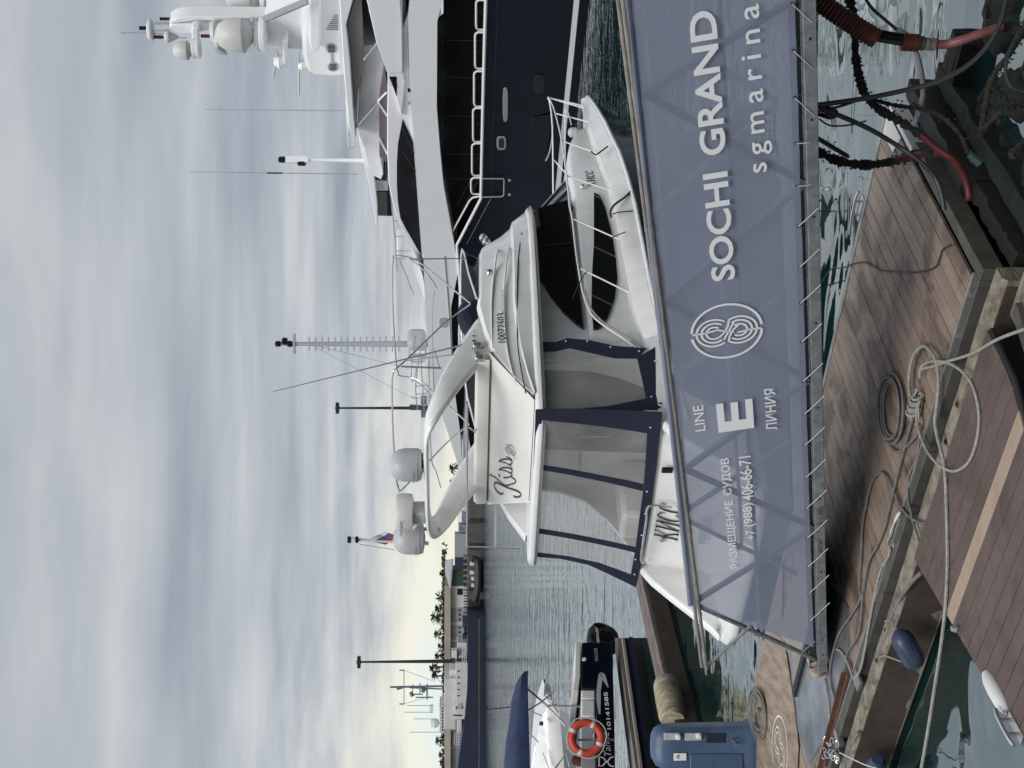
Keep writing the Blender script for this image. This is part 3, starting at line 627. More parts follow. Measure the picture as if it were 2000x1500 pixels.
# ---------------------------------------------------------------- flybridge
RIM = [(-.02, 0.0), (-.02, 1.30), (.03, 1.52), (.18, 1.62), (1.5, 1.63), (3.0, 1.62), (4.0, 1.56), (4.7, 1.42), (5.3, 1.14), (5.75, .72), (5.98, .32), (6.03, 0)]
def rim(off, z, sh=0): return [K.p(t + (off if t < .1 else -off * (t > 4.5)), CW - max(h - off, 0), z - sh * t) for t, h in RIM] + [K.p(t + (off if t < .1 else -off * (t > 4.5)), CW + max(h - off, 0), z - sh * t) for t, h in RIM[1:-1][::-1]]
m = MB(); m.grid([rim(.10, 2.985, .012), rim(.02, 3.00, .012), rim(0, 3.03, .012), rim(0, 3.09, .012), rim(.03, 3.125, .012), rim(.06, 3.135, .012)], True, True)
fd = m.build('flybridge_deck', 'gelcoat', ky, smooth=50)
m = MB(); q_ = rim(-.012, 3.045, .012); m.tube(q_ + [q_[0]], .014, 6); m.build('rim_trim', 'grey_plastic', fd)
CO = [(.50, 1.585, .52, 1.56, 3.15), (.9, 1.585, .92, 1.50, 3.41), (1.45, 1.585, 1.45, 1.42, 3.67), (2.0, 1.585, 2.0, 1.39, 3.80), (2.55, 1.58, 2.55, 1.37, 3.89), (2.9, 1.575, 2.86, 1.36, 3.86), (3.5, 1.56, 3.45, 1.33, 3.85), (4.1, 1.51, 3.95, 1.24, 3.84), (4.7, 1.37, 4.25, 1.05, 3.83), (5.25, 1.08, 4.45, .78, 3.82), (5.65, .70, 4.58, .42, 3.81), (5.92, .30, 4.64, .18, 3.81), (5.97, 0, 4.65, 0, 3.81)]
rows = []
for sg in (-1, 1):
    seq = CO if sg < 0 else CO[:-1][::-1]
    for tb_, hb_, tt_, ht_, z_ in seq:
        zb_ = 3.13 - .012 * tb_; hz = z_ - zb_; inn = .14
        def L(u, bulge=0): return (tb_ + (tt_ - tb_) * u, hb_ + (ht_ - hb_) * u + bulge)
        c0 = L(0); c1 = L(.28, .045); c2 = L(.36, -.01); c3 = L(.92, .02); c4 = L(1)
        ci = (tt_ - (inn if tt_ > 4.2 else 0), max(ht_ - inn, 0)); cj = (ci[0], ci[1])
        rows.append([K.p(c0[0], CW + sg * c0[1], zb_), K.p(c1[0], CW + sg * max(c1[1], 0), zb_ + hz * .30), K.p(c2[0], CW + sg * max(c2[1], 0), zb_ + hz * .34), K.p(c3[0], CW + sg * c3[1], zb_ + hz * .94), K.p(c4[0] - .03 * (tt_ > 4.2), CW + sg * max(c4[1] - .03, 0), z_), K.p(ci[0], CW + sg * ci[1], z_ - .01), K.p(cj[0], CW + sg * cj[1], zb_ - .02)])
m = MB(); m.grid(rows); fc = m.build('flybridge_coaming', 'gelcoat', ky, smooth=32)
# vent slot and moulded ridges along the near side
def on_coam(x, y):
    """place on the near coaming surface under a photo position"""
    s = .30
    for _ in range(8):
        t, z = K.tz(x, y, s)
        i = 0
        zt_ = lerp([(c[0], c[4]) for c in CO], t); hb_ = lerp([(c[0], c[1]) for c in CO], t); ht_ = lerp([(c[2], c[3]) for c in CO], t)
        u = max(0, min(1, (z - 3.1) / max(zt_ - 3.1, .05))); h = hb_ + (ht_ - hb_) * u + (.02 if u > .36 else .045 * u / .3)
        s = CW - h - .004
    return K.p(t, s, z)
m = MB(); m.tube(smooth_path([on_coam(*q) for q in ((1019, 455), (1012, 510), (1010, 580), (1011, 660), (1016, 710), (1027, 768))], 4), .010, 6); m.build('side_vent', 'black_paint', fc)
for pts in (((1004, 432), (992, 490), (985, 560), (986, 640), (994, 700), (1008, 752)), ((985, 440), (972, 490), (964, 540), (960, 600), (962, 680))):
    m = MB(); m.tube(smooth_path([on_coam(*q) for q in pts], 4), [.004 + .014 * math.sin(math.pi * k / (4 * (len(pts) - 1))) for k in range(4 * (len(pts) - 1) + 1)], 6); m.build('moulded_ridge', 'gelcoat', fc)
P = on_coam(956, 533); m = MB(); m.lathe([(.0, .05), (.04, .045), (.055, .02), (.06, 0)], P, -K.n, 14); m.build('side_light', 'steel', fc)
# number and maker lettering
def coam_text(nm, body, bl, tr, bold=0, sh=0, mm='black_paint'):
    A = on_coam(*bl); B = on_coam(*tr); e1 = K.d; c = on_coam((bl[0] + tr[0]) / 2, (bl[1] + tr[1]) / 2)
    lo = on_coam(bl[0], (bl[1] + tr[1]) / 2); hi = on_coam(tr[0], (bl[1] + tr[1]) / 2); e2 = (hi - lo).normalized()
    w_ = (B - A).dot(e1); h_ = (hi - lo).length
    nn = e1.cross(e2).normalized()
    return text(nm, body, c + nn * .012, e1, e2, (-w_ / 2, w_ / 2, -h_ / 2, h_ / 2), mm, fc, bold=bold, shear=sh)
coam_text('registration_number', '10072503', (988, 669), (972, 614), bold=.014)
coam_text('maker_lettering', 'MERIDIAN', (985, 612), (979, 569), mm='grey_plastic', bold=.01)
# aft face of the flybridge with the name: slopes forward from the rim to the seat back
TS0, ZS0, SLP = .40, 3.14, .55
SN = (-K.d * SLP + Vector((0, 0, 1))).normalized()
SO = K.p(TS0, 0, ZS0)
def slopeP(x, y, off=.012):
    r = ray(x, y); C0 = Vector((0, 0, CAM_H)); k = (SO + SN * off - C0).dot(SN) / r.dot(SN); return C0 + r * k
def s_of(P): return (P - K.o).dot(K.n)
T1, Z1 = TS0 + 1.02, ZS0 + 1.02 * SLP
eb, et = s_of(slopeP(1036, 985)), s_of(slopeP(952, 985))
m = MB(); m.grid([[K.p(TS0, .13, ZS0), K.p(TS0, eb, ZS0)], [K.p(T1, .24, Z1), K.p(T1, et, Z1)], [K.p(T1 + .08, .26, Z1 + .03), K.p(T1 + .08, et, Z1 + .03)], [K.p(T1 + .12, .26, 3.1), K.p(T1 + .12, et, 3.1)], [K.p(TS0 + .1, .13, 3.1), K.p(TS0 + .1, eb, 3.1)]], False); ap = m.build('aft_panel', 'gelcoat_cream', ky, smooth=25)
m = MB(); m.grid([[K.p(TS0, eb + .001, ZS0), K.p(T1, et + .001, Z1), K.p(T1, et + .001, 3.12), K.p(TS0, eb + .001, 3.12)], [K.p(TS0, eb + .03, ZS0), K.p(T1, et + .03, Z1), K.p(T1, et + .03, 3.12), K.p(TS0, eb + .03, 3.12)]], True, True); m.build('panel_end', 'gelcoat', ap)
sc0 = K.sz(950, 980, T1)[0]; zc0 = K.sz(926, 900, T1)[1]
m = MB(); m.grid([[K.p(T1 - .04, .30, Z1 + .02), K.p(T1 - .04, sc0, Z1 + .02)], [K.p(T1 - .05, .30, zc0 - .05), K.p(T1 - .05, sc0, zc0 - .05)], [K.p(T1 + .0, .30, zc0), K.p(T1 + .0, sc0 - .02, zc0)], [K.p(T1 + .14, .30, zc0), K.p(T1 + .14, sc0 - .02, zc0)], [K.p(T1 + .2, .30, Z1), K.p(T1 + .2, sc0, Z1)]], False); m.poly([K.p(T1 - .04, sc0, Z1 + .02), K.p(T1 - .05, sc0, zc0 - .05), K.p(T1, sc0 - .02, zc0), K.p(T1 + .14, sc0 - .02, zc0), K.p(T1 + .2, sc0, Z1)]); m.build('aft_cushion', 'gelcoat_cream', ap, smooth=60)
T0 = .26
NK = -K.d; UP = Vector((0, 0, 1))
def aftP(x, y, t=T0 - .008): 
    s, z = K.sz(x, y, t); return K.p(t, s, z)
# the script name, drawn stroke by stroke
def script(strokes, m_, par, nm, wmax):
    m = MB()
    for pts, w in strokes:
        sm = smooth_path([slopeP(*q) for q in pts], 7); n = len(sm)
        ws = []
        for i in range(n):
            d = (sm[min(i + 1, n - 1)] - sm[max(i - 1, 0)]).normalized()
            ws.append(w * 1.25 * (.40 + .60 * min(1, max(0, abs(d.z) * 1.9)) if w > .015 else 1))
        m.ribbon(sm, ws, SN)
    return m.build(nm, m_, par, smooth=0)
def zk(*q): return [(660 + a / 5, 780 + b / 5) for a, b in q]
script([(zk((1610, 915), (1595, 925), (1570, 915), (1540, 885), (1525, 850), (1528, 820), (1545, 812), (1600, 838), (1660, 865), (1720, 885), (1765, 905), (1783, 930), (1770, 950), (1735, 955), (1712, 945)), .030),
        (zk((1475, 735), (1500, 745), (1530, 760), (1570, 795), (1610, 830), (1640, 845)), .020), (zk((1625, 845), (1660, 838), (1690, 830), (1725, 815), (1732, 795), (1715, 775), (1690, 760)), .024),
        (zk((1568, 740), (1578, 746)), .050), (zk((1615, 766), (1650, 764), (1682, 754), (1697, 738), (1690, 722)), .022),
        (zk((1692, 724), (1650, 706), (1605, 692), (1576, 688), (1568, 694)), .014), (zk((1576, 688), (1588, 674), (1620, 668), (1660, 668), (1688, 680), (1698, 700), (1688, 718), (1672, 720)), .024),
        (zk((1697, 695), (1690, 660), (1650, 630), (1605, 612), (1576, 606), (1568, 612)), .014), (zk((1576, 606), (1588, 590), (1620, 584), (1660, 584), (1688, 596), (1698, 616), (1688, 634), (1672, 636)), .024),
        (zk((1697, 612), (1692, 590), (1670, 572), (1640, 560)), .014)], 'black_paint', ap, 'name_lettering', .03)
script([(zk((1720, 585), (1718, 560), (1690, 530), (1660, 505), (1640, 485), (1655, 470), (1690, 500), (1715, 530)), .009), (zk((1640, 432), (1645, 455), (1665, 485), (1690, 520), (1705, 510), (1690, 480), (1650, 440)), .009), (zk((1665, 450), (1690, 448), (1715, 475), (1728, 510), (1722, 540), (1700, 545)), .009), (zk((1630, 470), (1638, 510), (1665, 535), (1680, 550)), .009)], 'lip_red', ap, 'lips_emblem', .01)
# port end of the coaming seen across the boarding gap, its rails
m = MB(); m.tube([aftP(912, 786, .3), aftP(912, 1068, .02), aftP(1016, 1070, .02)], .016, 8); m.tube([aftP(968, 988, .3), aftP(968, 1069, .02)], .013, 8); m.tube([aftP(916, 835, .3), aftP(928, 845, .3), aftP(930, 838, .3)], .012, 8)
m.build('boarding_rail', 'steel', ky)
# low windscreen of the flybridge with navy cover behind
def sfp(x, y, s): 
    t, z = K.tz(x, y, s); return K.p(t, s, z)
WS = [sfp(940, 586, .46), sfp(936, 540, .46), sfp(935, 500, .46)]
m = MB(); wt = [(2.75, 1.31, 3.87, 3.88), (3.3, 1.29, 3.85, 4.00), (3.85, 1.20, 3.84, 4.06), (4.2, .98, 3.83, 4.09), (4.42, .70, 3.82, 4.10), (4.55, .36, 3.81, 4.11), (4.6, 0, 3.81, 4.11)]
full = [(t, -h, a, b) for t, h, a, b in wt] + [(t, h, a, b) for t, h, a, b in wt[:-1][::-1]]
m.grid([[K.p(t, CW + h, a) for t, h, a, b in full], [K.p(t + .16 * (b - a) / .25, CW + h * 1.03, b) for t, h, a, b in full]]); fw = m.build('fly_windscreen', 'smoke_glass', ky)
m = MB(); m.tube([K.p(t + .16 * (b - a) / .25, CW + h * 1.03, b + .008) for t, h, a, b in full], .016, 6); m.build('screen_rim', 'gelcoat', fw)
m = MB(); m.tube(smooth_path([K.p(3.2, .8, 3.85), K.p(3.0, .85, 4.02), K.p(2.7, .9, 3.96), K.p(2.4, 1.0, 3.9)]), [.08] * 3 + [.16] * 10 + [.12] * 6, 10); m.build('folded_cover', 'navy_canvas', ky)
m = MB(); m.lathe([(0, -.075), (.05, -.06), (.07, 0), (.05, .06), (0, .075)], sfp(950, 473, .75), K.d, 14); m.build('horn', 'steel', ky)
m = MB(); m.lathe([(0, -.075), (.05, -.06), (.07, 0), (.05, .06), (0, .075)], sfp(944, 465, .95), K.d, 14); m.build('horn', 'steel', ky)
m = MB(); m.boxf(K, 2.7, 3.0, .7, 1.5, 3.13, 3.86); m.build('helm_seat', 'gelcoat_cream', ky, bevel=.06)
# ---------------------------------------------------------------- radar arch
AR = [((936, 612), (966, 706)), ((928, 622), (958, 703)), ((908, 652), (936, 722)), ((886, 684), (911, 749)), ((868, 716), (890, 776)), ((852, 750), (874, 796))]
LG = []
for k, (a_, b_) in enumerate(AR):
    (t0, q0), (t1, q1) = K.side([a_, b_], .40); th_ = .075 - .004 * k
    LG.append([(t0, .40 - th_, q0), (t0, .40 + th_, q0), (t1, .40 + th_, q1), (t1, .40 - th_, q1)])
t_bar = K.tz(846, 815, .5)[0]; zbar = K.sz(835, 950, t_bar)[1]
LG.append([(t_bar + .24, .44, zbar + .005), (t_bar + .20, .56, zbar - .10), (t_bar - .24, .56, zbar - .13), (t_bar - .26, .43, zbar - .03)])
LG.append([(t_bar + .23, .70, zbar + .055), (t_bar + .20, .74, zbar - .035), (t_bar - .23, .74, zbar - .045), (t_bar - .26, .70, zbar + .045)])
LG.append([(t_bar + .22, 1.2, zbar + .06), (t_bar + .20, 1.2, zbar - .03), (t_bar - .23, 1.2, zbar - .04), (t_bar - .26, 1.2, zbar + .05)])
rings = [[K.p(*q) for q in r] for r in LG] + [[K.p(t, 2 * CW - s, z) for t, s, z in r] for r in LG[::-1]]
m = MB(); m.grid(rings, True, True); bar = m.build('radar_arch', 'gelcoat', ky, smooth=60)
sm_ = bar.modifiers.new('smooth', 'SUBSURF'); sm_.levels = 2; sm_.render_levels = 2
m = MB(); m.tube([K.p(t_bar - .25, s, zbar - .01) for s in (.8, 1.2, 2.2, 2.6)], .010, 6); m.build('trim_line', 'grey_plastic', bar)
(t0, q0), (t1, q1) = K.side([(929, 700), (922, 652)], .40)
text('model_number', '-341-', K.p(0, .322, 0), K.d, UP, (t0, t1, q0, q1), 'black_paint', ky, bold=.005)
# domes and radar on the bar
ztop = zbar + .05
def dome(y, lab, rr):
    s, _ = K.sz(828, y, t_bar); m = MB(); O = K.p(t_bar, s, ztop)
    m.lathe([(.05, 0), (rr * .9, .03), (rr, .09), (rr, .27), (rr * .93, .35), (rr * .75, .42), (rr * .45, .47), (rr * .02, .485)], O, seg=28)
    d = m.build('satellite_dome', 'dome_grey', ky)
    m = MB(); m.lathe([(rr + .004, .085), (rr + .004, .10)], O, seg=28); m.build('seam', 'grey_plastic', d)
    for k in range(3):
        m = MB(); a = 2.2 + k * 2.1; m.lathe([(.03, -.05), (.03, .05)], O + Vector((math.cos(a), math.sin(a), 0)) * rr * .6, seg=8); m.build('foot', 'steel', d)
    c = O - K.d * (rr + .002) - K.n * rr * .2
    text('maker_lettering', 'TRACVISION', O - K.d * (rr + .004), -K.n, UP, (-.12, .12, .12, .145), 'truss_dark', d)
    return d
dome(908, '', .238); dome(1052, '', .238)
s, _ = K.sz(800, 1000, t_bar); O = K.p(t_bar, s, ztop)
m = MB(); m.boxf(K, t_bar - .16, t_bar + .10, s - .14, s + .10, ztop - .02, ztop + .17); m.build('radar_pedestal', 'grey_plastic', ky, bevel=.03)
m = MB(); m.lathe([(.18, .16), (.265, .18), (.275, .24), (.275, .37), (.25, .41), (.1, .425)], O, seg=30); rd = m.build('radar_scanner', 'dome_white', ky)
text('maker_lettering', 'Raymarine', O - K.d * .281, -K.n, UP, (-.19, .13, .31, .36), 'lip_red', rd, bold=.01)
# mast light with flag at the port end
s, _ = K.sz(800, 1055, t_bar)
m = MB(); m.tube(smooth_path([aftP(828, 1010, t_bar), aftP(800, 1040, t_bar), aftP(785, 1056, t_bar), aftP(770, 1058, t_bar), aftP(700, 1054, t_bar)]), .024, 8); m.tube([aftP(770, 1074, t_bar), aftP(702, 1063, t_bar)], .008, 6); m.build('light_mast', 'gelcoat_cream', ky)
m = MB(); m.lathe([(.05, 0), (.055, .03), (.04, .04), (.04, .11), (.055, .12), (.05, .16)], aftP(700, 1054, t_bar), seg=14); ml_ = m.build('mast_light', 'black_gloss', ky)
m = MB(); m.lathe([(.044, .045), (.044, .105)], aftP(700, 1054, t_bar), seg=14); m.build('lens', 'light_clear', ml_)
fl = [((735, 1050), (764, 1056)), ((725, 1053), (758, 1052)), ((722, 1050), (752, 1044)), ((735, 1040), (768, 1042))]
top_e = [aftP(716, 1056, t_bar), aftP(730, 1048, t_bar - .04), aftP(742, 1043, t_bar + .03), aftP(750, 1038, t_bar)]
bot_e = [aftP(754, 1064, t_bar), aftP(762, 1058, t_bar + .03), aftP(770, 1052, t_bar - .03), aftP(776, 1046, t_bar)]
flag = None
for k, mm in enumerate(('flag_white', 'flag_blue', 'flag_red')):
    A = [a + (b - a) * k / 3 for a, b in zip(top_e, bot_e)]; B = [a + (b - a) * (k + 1) / 3 for a, b in zip(top_e, bot_e)]
    m = MB(); m.grid([smooth_path(A, 4), smooth_path(B, 4)]); o = m.build('flag' if k == 0 else 'flag_stripe', mm, ky if k == 0 else flag, label='small white, blue and red flag' if k == 0 else None)
    if k == 0: flag = o
m = MB(); m.lathe([(0, -.07), (.05, -.05), (.07, 0), (.05, .05), (0, .07)], aftP(853, 1037, t_bar), seg=12); m.build('floodlight', 'dome_white', ky)
# bimini frame: three bows folded over the flybridge, pivoting at the coaming
def bow(pix_near, rr=.013):
    a = [sfp(*q, .42) for q in pix_near]
    tl = (a[-1] - K.o).dot(K.d); zl = a[-1].z
    mid = [K.p(tl, .50, zl + .03), K.p(tl - .02, .75, zl + .055), K.p(tl - .03, CW, zl + .07), K.p(tl - .02, 2 * CW - .75, zl + .055), K.p(tl, 2 * CW - .50, zl + .03)]
    far_ = [K.p((p - K.o).dot(K.d), 2 * CW - .42, p.z) for p in a[::-1]]
    m = MB(); m.tube(smooth_path(a + mid + far_, 5), rr, 7); return m
bow([(918, 592), (860, 545), (812, 508), (772, 499)]).build('bimini_bow', 'steel', ky)
bow([(918, 594), (870, 630), (800, 697), (772, 722)]).build('bimini_bow', 'steel', ky)
bow([(800, 505), (830, 530), (852, 562)], .012).build('bimini_bow', 'steel', ky)
bow([(858, 716), (850, 690), (846, 680)], .010).build('bimini_bow', 'steel', ky)
m = MB(); m.tube([sfp(909, 505, .42), sfp(800, 506, .42)], .011, 7); m.build('bimini_strut', 'steel', ky)
m = MB(); m.tube([sfp(862, 719, .42), sfp(784, 716, .42)], .014, 7); m.build('bimini_strut', 'steel', ky)
m = MB(); m.tube([sfp(862, 719, 2.98), sfp(784, 716, 2.98)], .014, 7); m.build('bimini_strut', 'steel', ky)
m = MB(); m.tube([sfp(920, 665, .40), sfp(895, 676, .36), sfp(533, 765, .36)], [.02, .014, .006], 6); m.build('whip_antenna', 'grey_plastic', ky)
m = MB(); m.tube([sfp(915, 690, .40), sfp(890, 692, .37), sfp(790, 705, .37)], [.018, .010, .006], 6); m.build('whip_antenna', 'grey_plastic', ky)
for t_, z_ in ((1.62, 3.83), (1.36, 3.80)): m = MB(); m.boxf(K, t_, t_ + .10, .26, .34, z_, z_ + .13); m.build('antenna_base', 'steel', ky, bevel=.02)
# ---------------------------------------------------------------- cockpit and its canvas
m = MB(); m.boxf(K, 1.52, 1.60, .42, 2.98, .9, 2.99); bk = m.build('aft_bulkhead', 'gelcoat', ky)
def bulk(nm, mm, pix, par, t=1.51):
    pl = K.cross(pix, t); m = MB(); m.prism(pl, lambda s, z: K.p(t, s, z), lambda s, z: K.p(t - .012, s, z)); return m.build(nm, mm, par)
gd = bulk('saloon_door', 'smoke_glass', [(1056, 722), (1056, 800), (1285, 800), (1280, 765), (1210, 738), (1150, 724)], bk)
bulk('saloon_window', 'smoke_glass', [(1056, 806), (1056, 876), (1200, 882), (1284, 884), (1288, 806)], bk)
m = MB(); m.tube([K.p(1.46, 1.95, 2.35), K.p(1.46, 1.95, 1.9)], .014, 6); m.build('grab_rail', 'steel', bk)
m = MB(); m.boxf(K, -.05, 1.6, .2, 3.2, .85, .93); m.build('cockpit_sole', 'gelcoat_cream', ky)
m = MB(); m.boxf(K, .35, 1.45, 2.45, 3.05, .9, 1.75); m.build('bright_lounge', 'gelcoat', ky, bevel=.08)  # pale seat box added to brighten the cockpit seen through the vinyl
m = MB(); m.boxf(K, .2, .55, .35, 2.2, .9, 1.35); m.build('bright_bench', 'gelcoat', ky, bevel=.06)  # second pale box, added to lighten the same interior
# port wing and coaming (seen through the vinyl from inside), starboard wing
for sg, nm in ((-1, 'cabin_wing'), (1, 'cabin_wing')):
    P = [(1.62, 3.0), (1.42, 2.99), (1.36, 2.6), (1.15, 2.2), (.75, 1.85), (.3, 1.6), (0, 1.46), (0, 1.0), (1.62, 1.0)] if sg > 0 else [(1.90, 3.0), (1.62, 3.0), (1.60, 2.6), (1.63, 2.2), (1.60, 1.85), (1.53, 1.6), (1.5, 1.46), (1.5, 1.0), (1.9, 1.0)]
    m = MB(); h = 1.36 if sg > 0 else 1.24; h2 = h + .10
    m.prism(P, lambda t, z: K.p(t, CW + sg * (h + (1.5 - h) * max(0, min(1, (2.2 - z) / 1.0)) * .8), z), lambda t, z: K.p(t, CW + sg * (h + .05 + (1.5 - h) * max(0, min(1, (2.2 - z) / 1.0)) * .8), z)); m.build(nm, 'gelcoat', ky)
# broad swoosh of the cabin side running down to the gunwale
m = MB(); rows = []
for (xa, ya), (xb, yb) in (((1052, 560), (1056, 690)), ((1085, 610), (1090, 684)), ((1125, 648), (1120, 680)), ((1150, 650), (1150, 690)), ((1190, 630), (1200, 700)), ((1215, 590), (1240, 704)), ((1225, 575), (1262, 690))):
    A = K.tz(xa, ya, .42); B = K.tz(xb, yb, .40)
for k in range(7):
    u = k / 6; z = 3.0 - 1.30 * u; hh = 1.25 + .20 * (u ** 2.2)
    t_a = 1.55; t_b = 2.15 - .1 * u
    rows.append([K.p(t_a, CW - hh, z), K.p((t_a + t_b) / 2, CW - max(hh - .012, 1.27), z), K.p(t_b, CW - 1.272 - (.05 if u > .8 else 0), z)])
m.grid(rows); m.build('cabin_swoosh', 'gelcoat', ky, smooth=60)
# transom
rows = []
for s in [.08, .16, .4, 1.0, CW, 2.4, 3.0, 3.24, 3.32]:
    e = max(0, abs(s - CW) - 1.35) / .27; cr = .16 * e * e
    rows.append([K.p(.02 + cr, s, 1.50), K.p(-.05 + cr, s, 1.47), K.p(-.13 + cr, s, 1.0), K.p(-.20 + cr, s, .55), K.p(-.30 + cr, s, .36)])
m = MB(); m.grid(rows); tr = m.build('transom', 'gelcoat', ky, smooth=50)
m = MB(); m.boxf(K, 0.0, .14, .12, 3.28, 1.2, 1.495); m.build('transom_coaming', 'gelcoat', ky, bevel=.04)
for sg in (-1, 1):                                    # quarters joining transom and topside
    m = MB(); h = 1.60
    m.grid([[K.p(-.02, CW + sg * 1.615, 1.5), K.p(.3, CW + sg * 1.66, 1.5), K.p(1.6, CW + sg * 1.60, 1.53)], [K.p(-.10, CW + sg * 1.62, 1.1), K.p(.3, CW + sg * 1.69, 1.14), K.p(1.6, CW + sg * 1.712, 1.27)], [K.p(-.25, CW + sg * 1.60, .4), K.p(.12, CW + sg * 1.665, .5), K.p(.5, CW + sg * 1.705, 1.10)]]); m.build('quarter', 'gelcoat', ky)
def tpl(s, z):
    return K.p(-.155 + .14 * (z - 1.0), s, z)
(sa, za), (sb, zb3) = K.cross([(1322, 1052), (1289, 984)], -.13)
def on_tr(a, z): return K.p(-.148 + .14 * (z - 1.0), -a, z)
serif_name((-sa, za), (-sb, zb3), on_tr, tr, slant=.2)
(sa, za), (sb, zb3) = K.cross([(1385, 1058), (1369, 1006)], -.16)
text('maker_lettering', 'MERIDIAN', K.p(-.20, 0, 0), -K.n, UP, (-sa, -sb, za, zb3), 'grey_plastic', tr)
m = MB(); s, z = K.sz(1294, 1054, -.11); m.lathe([(.05, 0), (.05, .012), (.03, .02)], K.p(-.11, s, z), -K.d, 14); m.build('filler_cap', 'steel', tr)
m = MB(); m.tube(smooth_path([aftP(1312, 990, -.2), aftP(1268, 988, -.22), aftP(1262, 1020, -.22), aftP(1252, 1092, -.2), aftP(1260, 1098, -.12)], 4), .018, 8); m.build('transom_handrail', 'steel', tr)
s, z = K.sz(1303, 915, -.12)
m = MB(); m.boxf(K, -.17, -.13, s - .05, s + .05, z - .08, z + .08); m.build('shore_power_socket', 'black_gloss', tr, bevel=.015)
for sg in (-1, 1):
    FP = [(.02, 1.48), (-.10, 1.45), (-.30, 1.32), (-.58, 1.06), (-.88, .76), (-1.12, .53), (-1.28, .42), (-.1, .36), (.05, .6)]
    m = MB(); m.prism(FP, lambda t, z: K.p(t, CW + sg * (1.54 - .07 * (z - .4)), z), lambda t, z: K.p(t, CW + sg * (1.70 - .08 * (z - .4)), z)); m.build('quarter_fairing', 'gelcoat', ky, bevel=.04, smooth=50)
# swim platform
PL = [(-.18, .06), (-1.25, .08), (-1.48, .18), (-1.60, .45), (-1.64, CW), (-1.62, 2.7), (-1.52, 3.10), (-1.25, 3.38), (-.9, 3.46), (-.18, 3.38)]
m = MB(); m.grid([[K.p(t * .97, s, .26) for t, s in PL], [K.p(t, s, .29) for t, s in PL], [K.p(t, s, .385) for t, s in PL], [K.p(t * .985, CW + (s - CW) * .985, .42) for t, s in PL]], True, True); pf = m.build('swim_platform', 'gelcoat', ky, smooth=45)
m = MB(); m.tube([K.p(t * 1.010, CW + (s - CW) * 1.010, .33) for t, s in PL[1:-1]], .02, 6); m.build('platform_strake', 'steel', pf)
m = MB(); m.boxf(K, -1.2, -.1, .4, 3.0, -.2, .27); m.build('platform_bracket', 'navy_gelcoat', pf, bevel=.05)
s, t = 3.22, -1.16
m = MB(); m.lathe([(.11, 0), (.11, .006)], K.p(t, s, .418), seg=18); m.build('cleat_recess', 'grey_plastic', pf)
m = MB(); m.tube([K.p(t, s - .10, .465), K.p(t, s + .10, .465)], .012, 6); m.tube([K.p(t, s - .04, .42), K.p(t, s - .04, .465)], .012, 6); m.tube([K.p(t, s + .04, .42), K.p(t, s + .04, .465)], .012, 6); m.build('cleat', 'steel', pf)
# canvas enclosure
TC = .03
cv = MB()
def aft_poly(pix, t): return [K.p(t - .10 * max(0, min(1, (3.0 - z) / 1.5)) ** 2, s, z) for s, z in K.cross(pix, t)]
PANES = [[(1057, 820), (1264, 837), (1255, 939), (1052, 909)], [(1051, 916), (1255, 948), (1240, 1062), (1047, 1033)], [(1046, 1040), (1239, 1068), (1232, 1115), (1170, 1098), (1110, 1088), (1041, 1080)]]
OUT_A = [(1045, 800), (1291, 806), (1284, 870), (1270, 960), (1260, 1040), (1250, 1110), (1240, 1137), (1200, 1116), (1150, 1100), (1095, 1090), (1035, 1086)]
def subdiv(poly, n=5):
    out_ = []
    for i in range(len(poly)):
        a = poly[i]; b = poly[(i + 1) % len(poly)]
        for k in range(n): out_.append((a[0] + (b[0] - a[0]) * k / n, a[1] + (b[1] - a[1]) * k / n))
    return out_
for pix in PANES:
    m = MB(); m.poly(aft_poly(subdiv(pix), TC)); m.build('clear_pane', 'vinyl', ky)
# navy bands between the panes, each a strip of cloth
def band(nm, pa, pb, t=TC - .012, n=6):
    m = MB(); A = []; B = []
    for k in range(n + 1):
        u = k / n
        def at(pl):
            f = u * (len(pl) - 1); i = min(int(f), len(pl) - 2); w_ = f - i
            return (pl[i][0] + (pl[i + 1][0] - pl[i][0]) * w_, pl[i][1] + (pl[i + 1][1] - pl[i][1]) * w_)
        A.append(at(pa)); B.append(at(pb))
    a3 = aft_poly(A, t); b3 = aft_poly(B, t); m.grid([a3, b3, [p + K.d * .008 for p in b3], [p + K.d * .008 for p in a3], a3]); return m.build(nm, 'navy_canvas', ky)
bands = [band('canvas_corner', [(1046, 800), (1292, 795)], [(1057, 821), (1266, 838)]), band('canvas_band', [(1052, 908), (1256, 937)], [(1051, 917), (1254, 950)]), band('canvas_band', [(1047, 1032), (1241, 1060)], [(1046, 1041), (1239, 1070)]), band('canvas_edge', [(1041, 1079), (1110, 1086), (1170, 1096), (1233, 1114)], [(1035, 1087), (1095, 1091), (1150, 1101), (1241, 1137)])]
sk = band('canvas_skirt', [(1263, 834), (1257, 935), (1248, 1000), (1240, 1062), (1231, 1114)], [(1292, 796), (1281, 900), (1270, 985), (1258, 1060), (1241, 1138)], TC - .02, 10)
band('canvas_head', [(1046, 800), (1036, 1086)], [(1058, 820), (1041, 1081)], TC - .006)
for y, x in ((784, 1271), (826, 1269), (950, 1262), (993, 1259), (1035, 1252), (1083, 1240), (1112, 1238)):
    if y < 800: continue
    P = aft_poly([(x, y)], TC - .035)[0]; m = MB(); m.lathe([(.014, 0), (.010, .008)], P, -K.d, 10); m.build('snap', 'white_paint', sk)
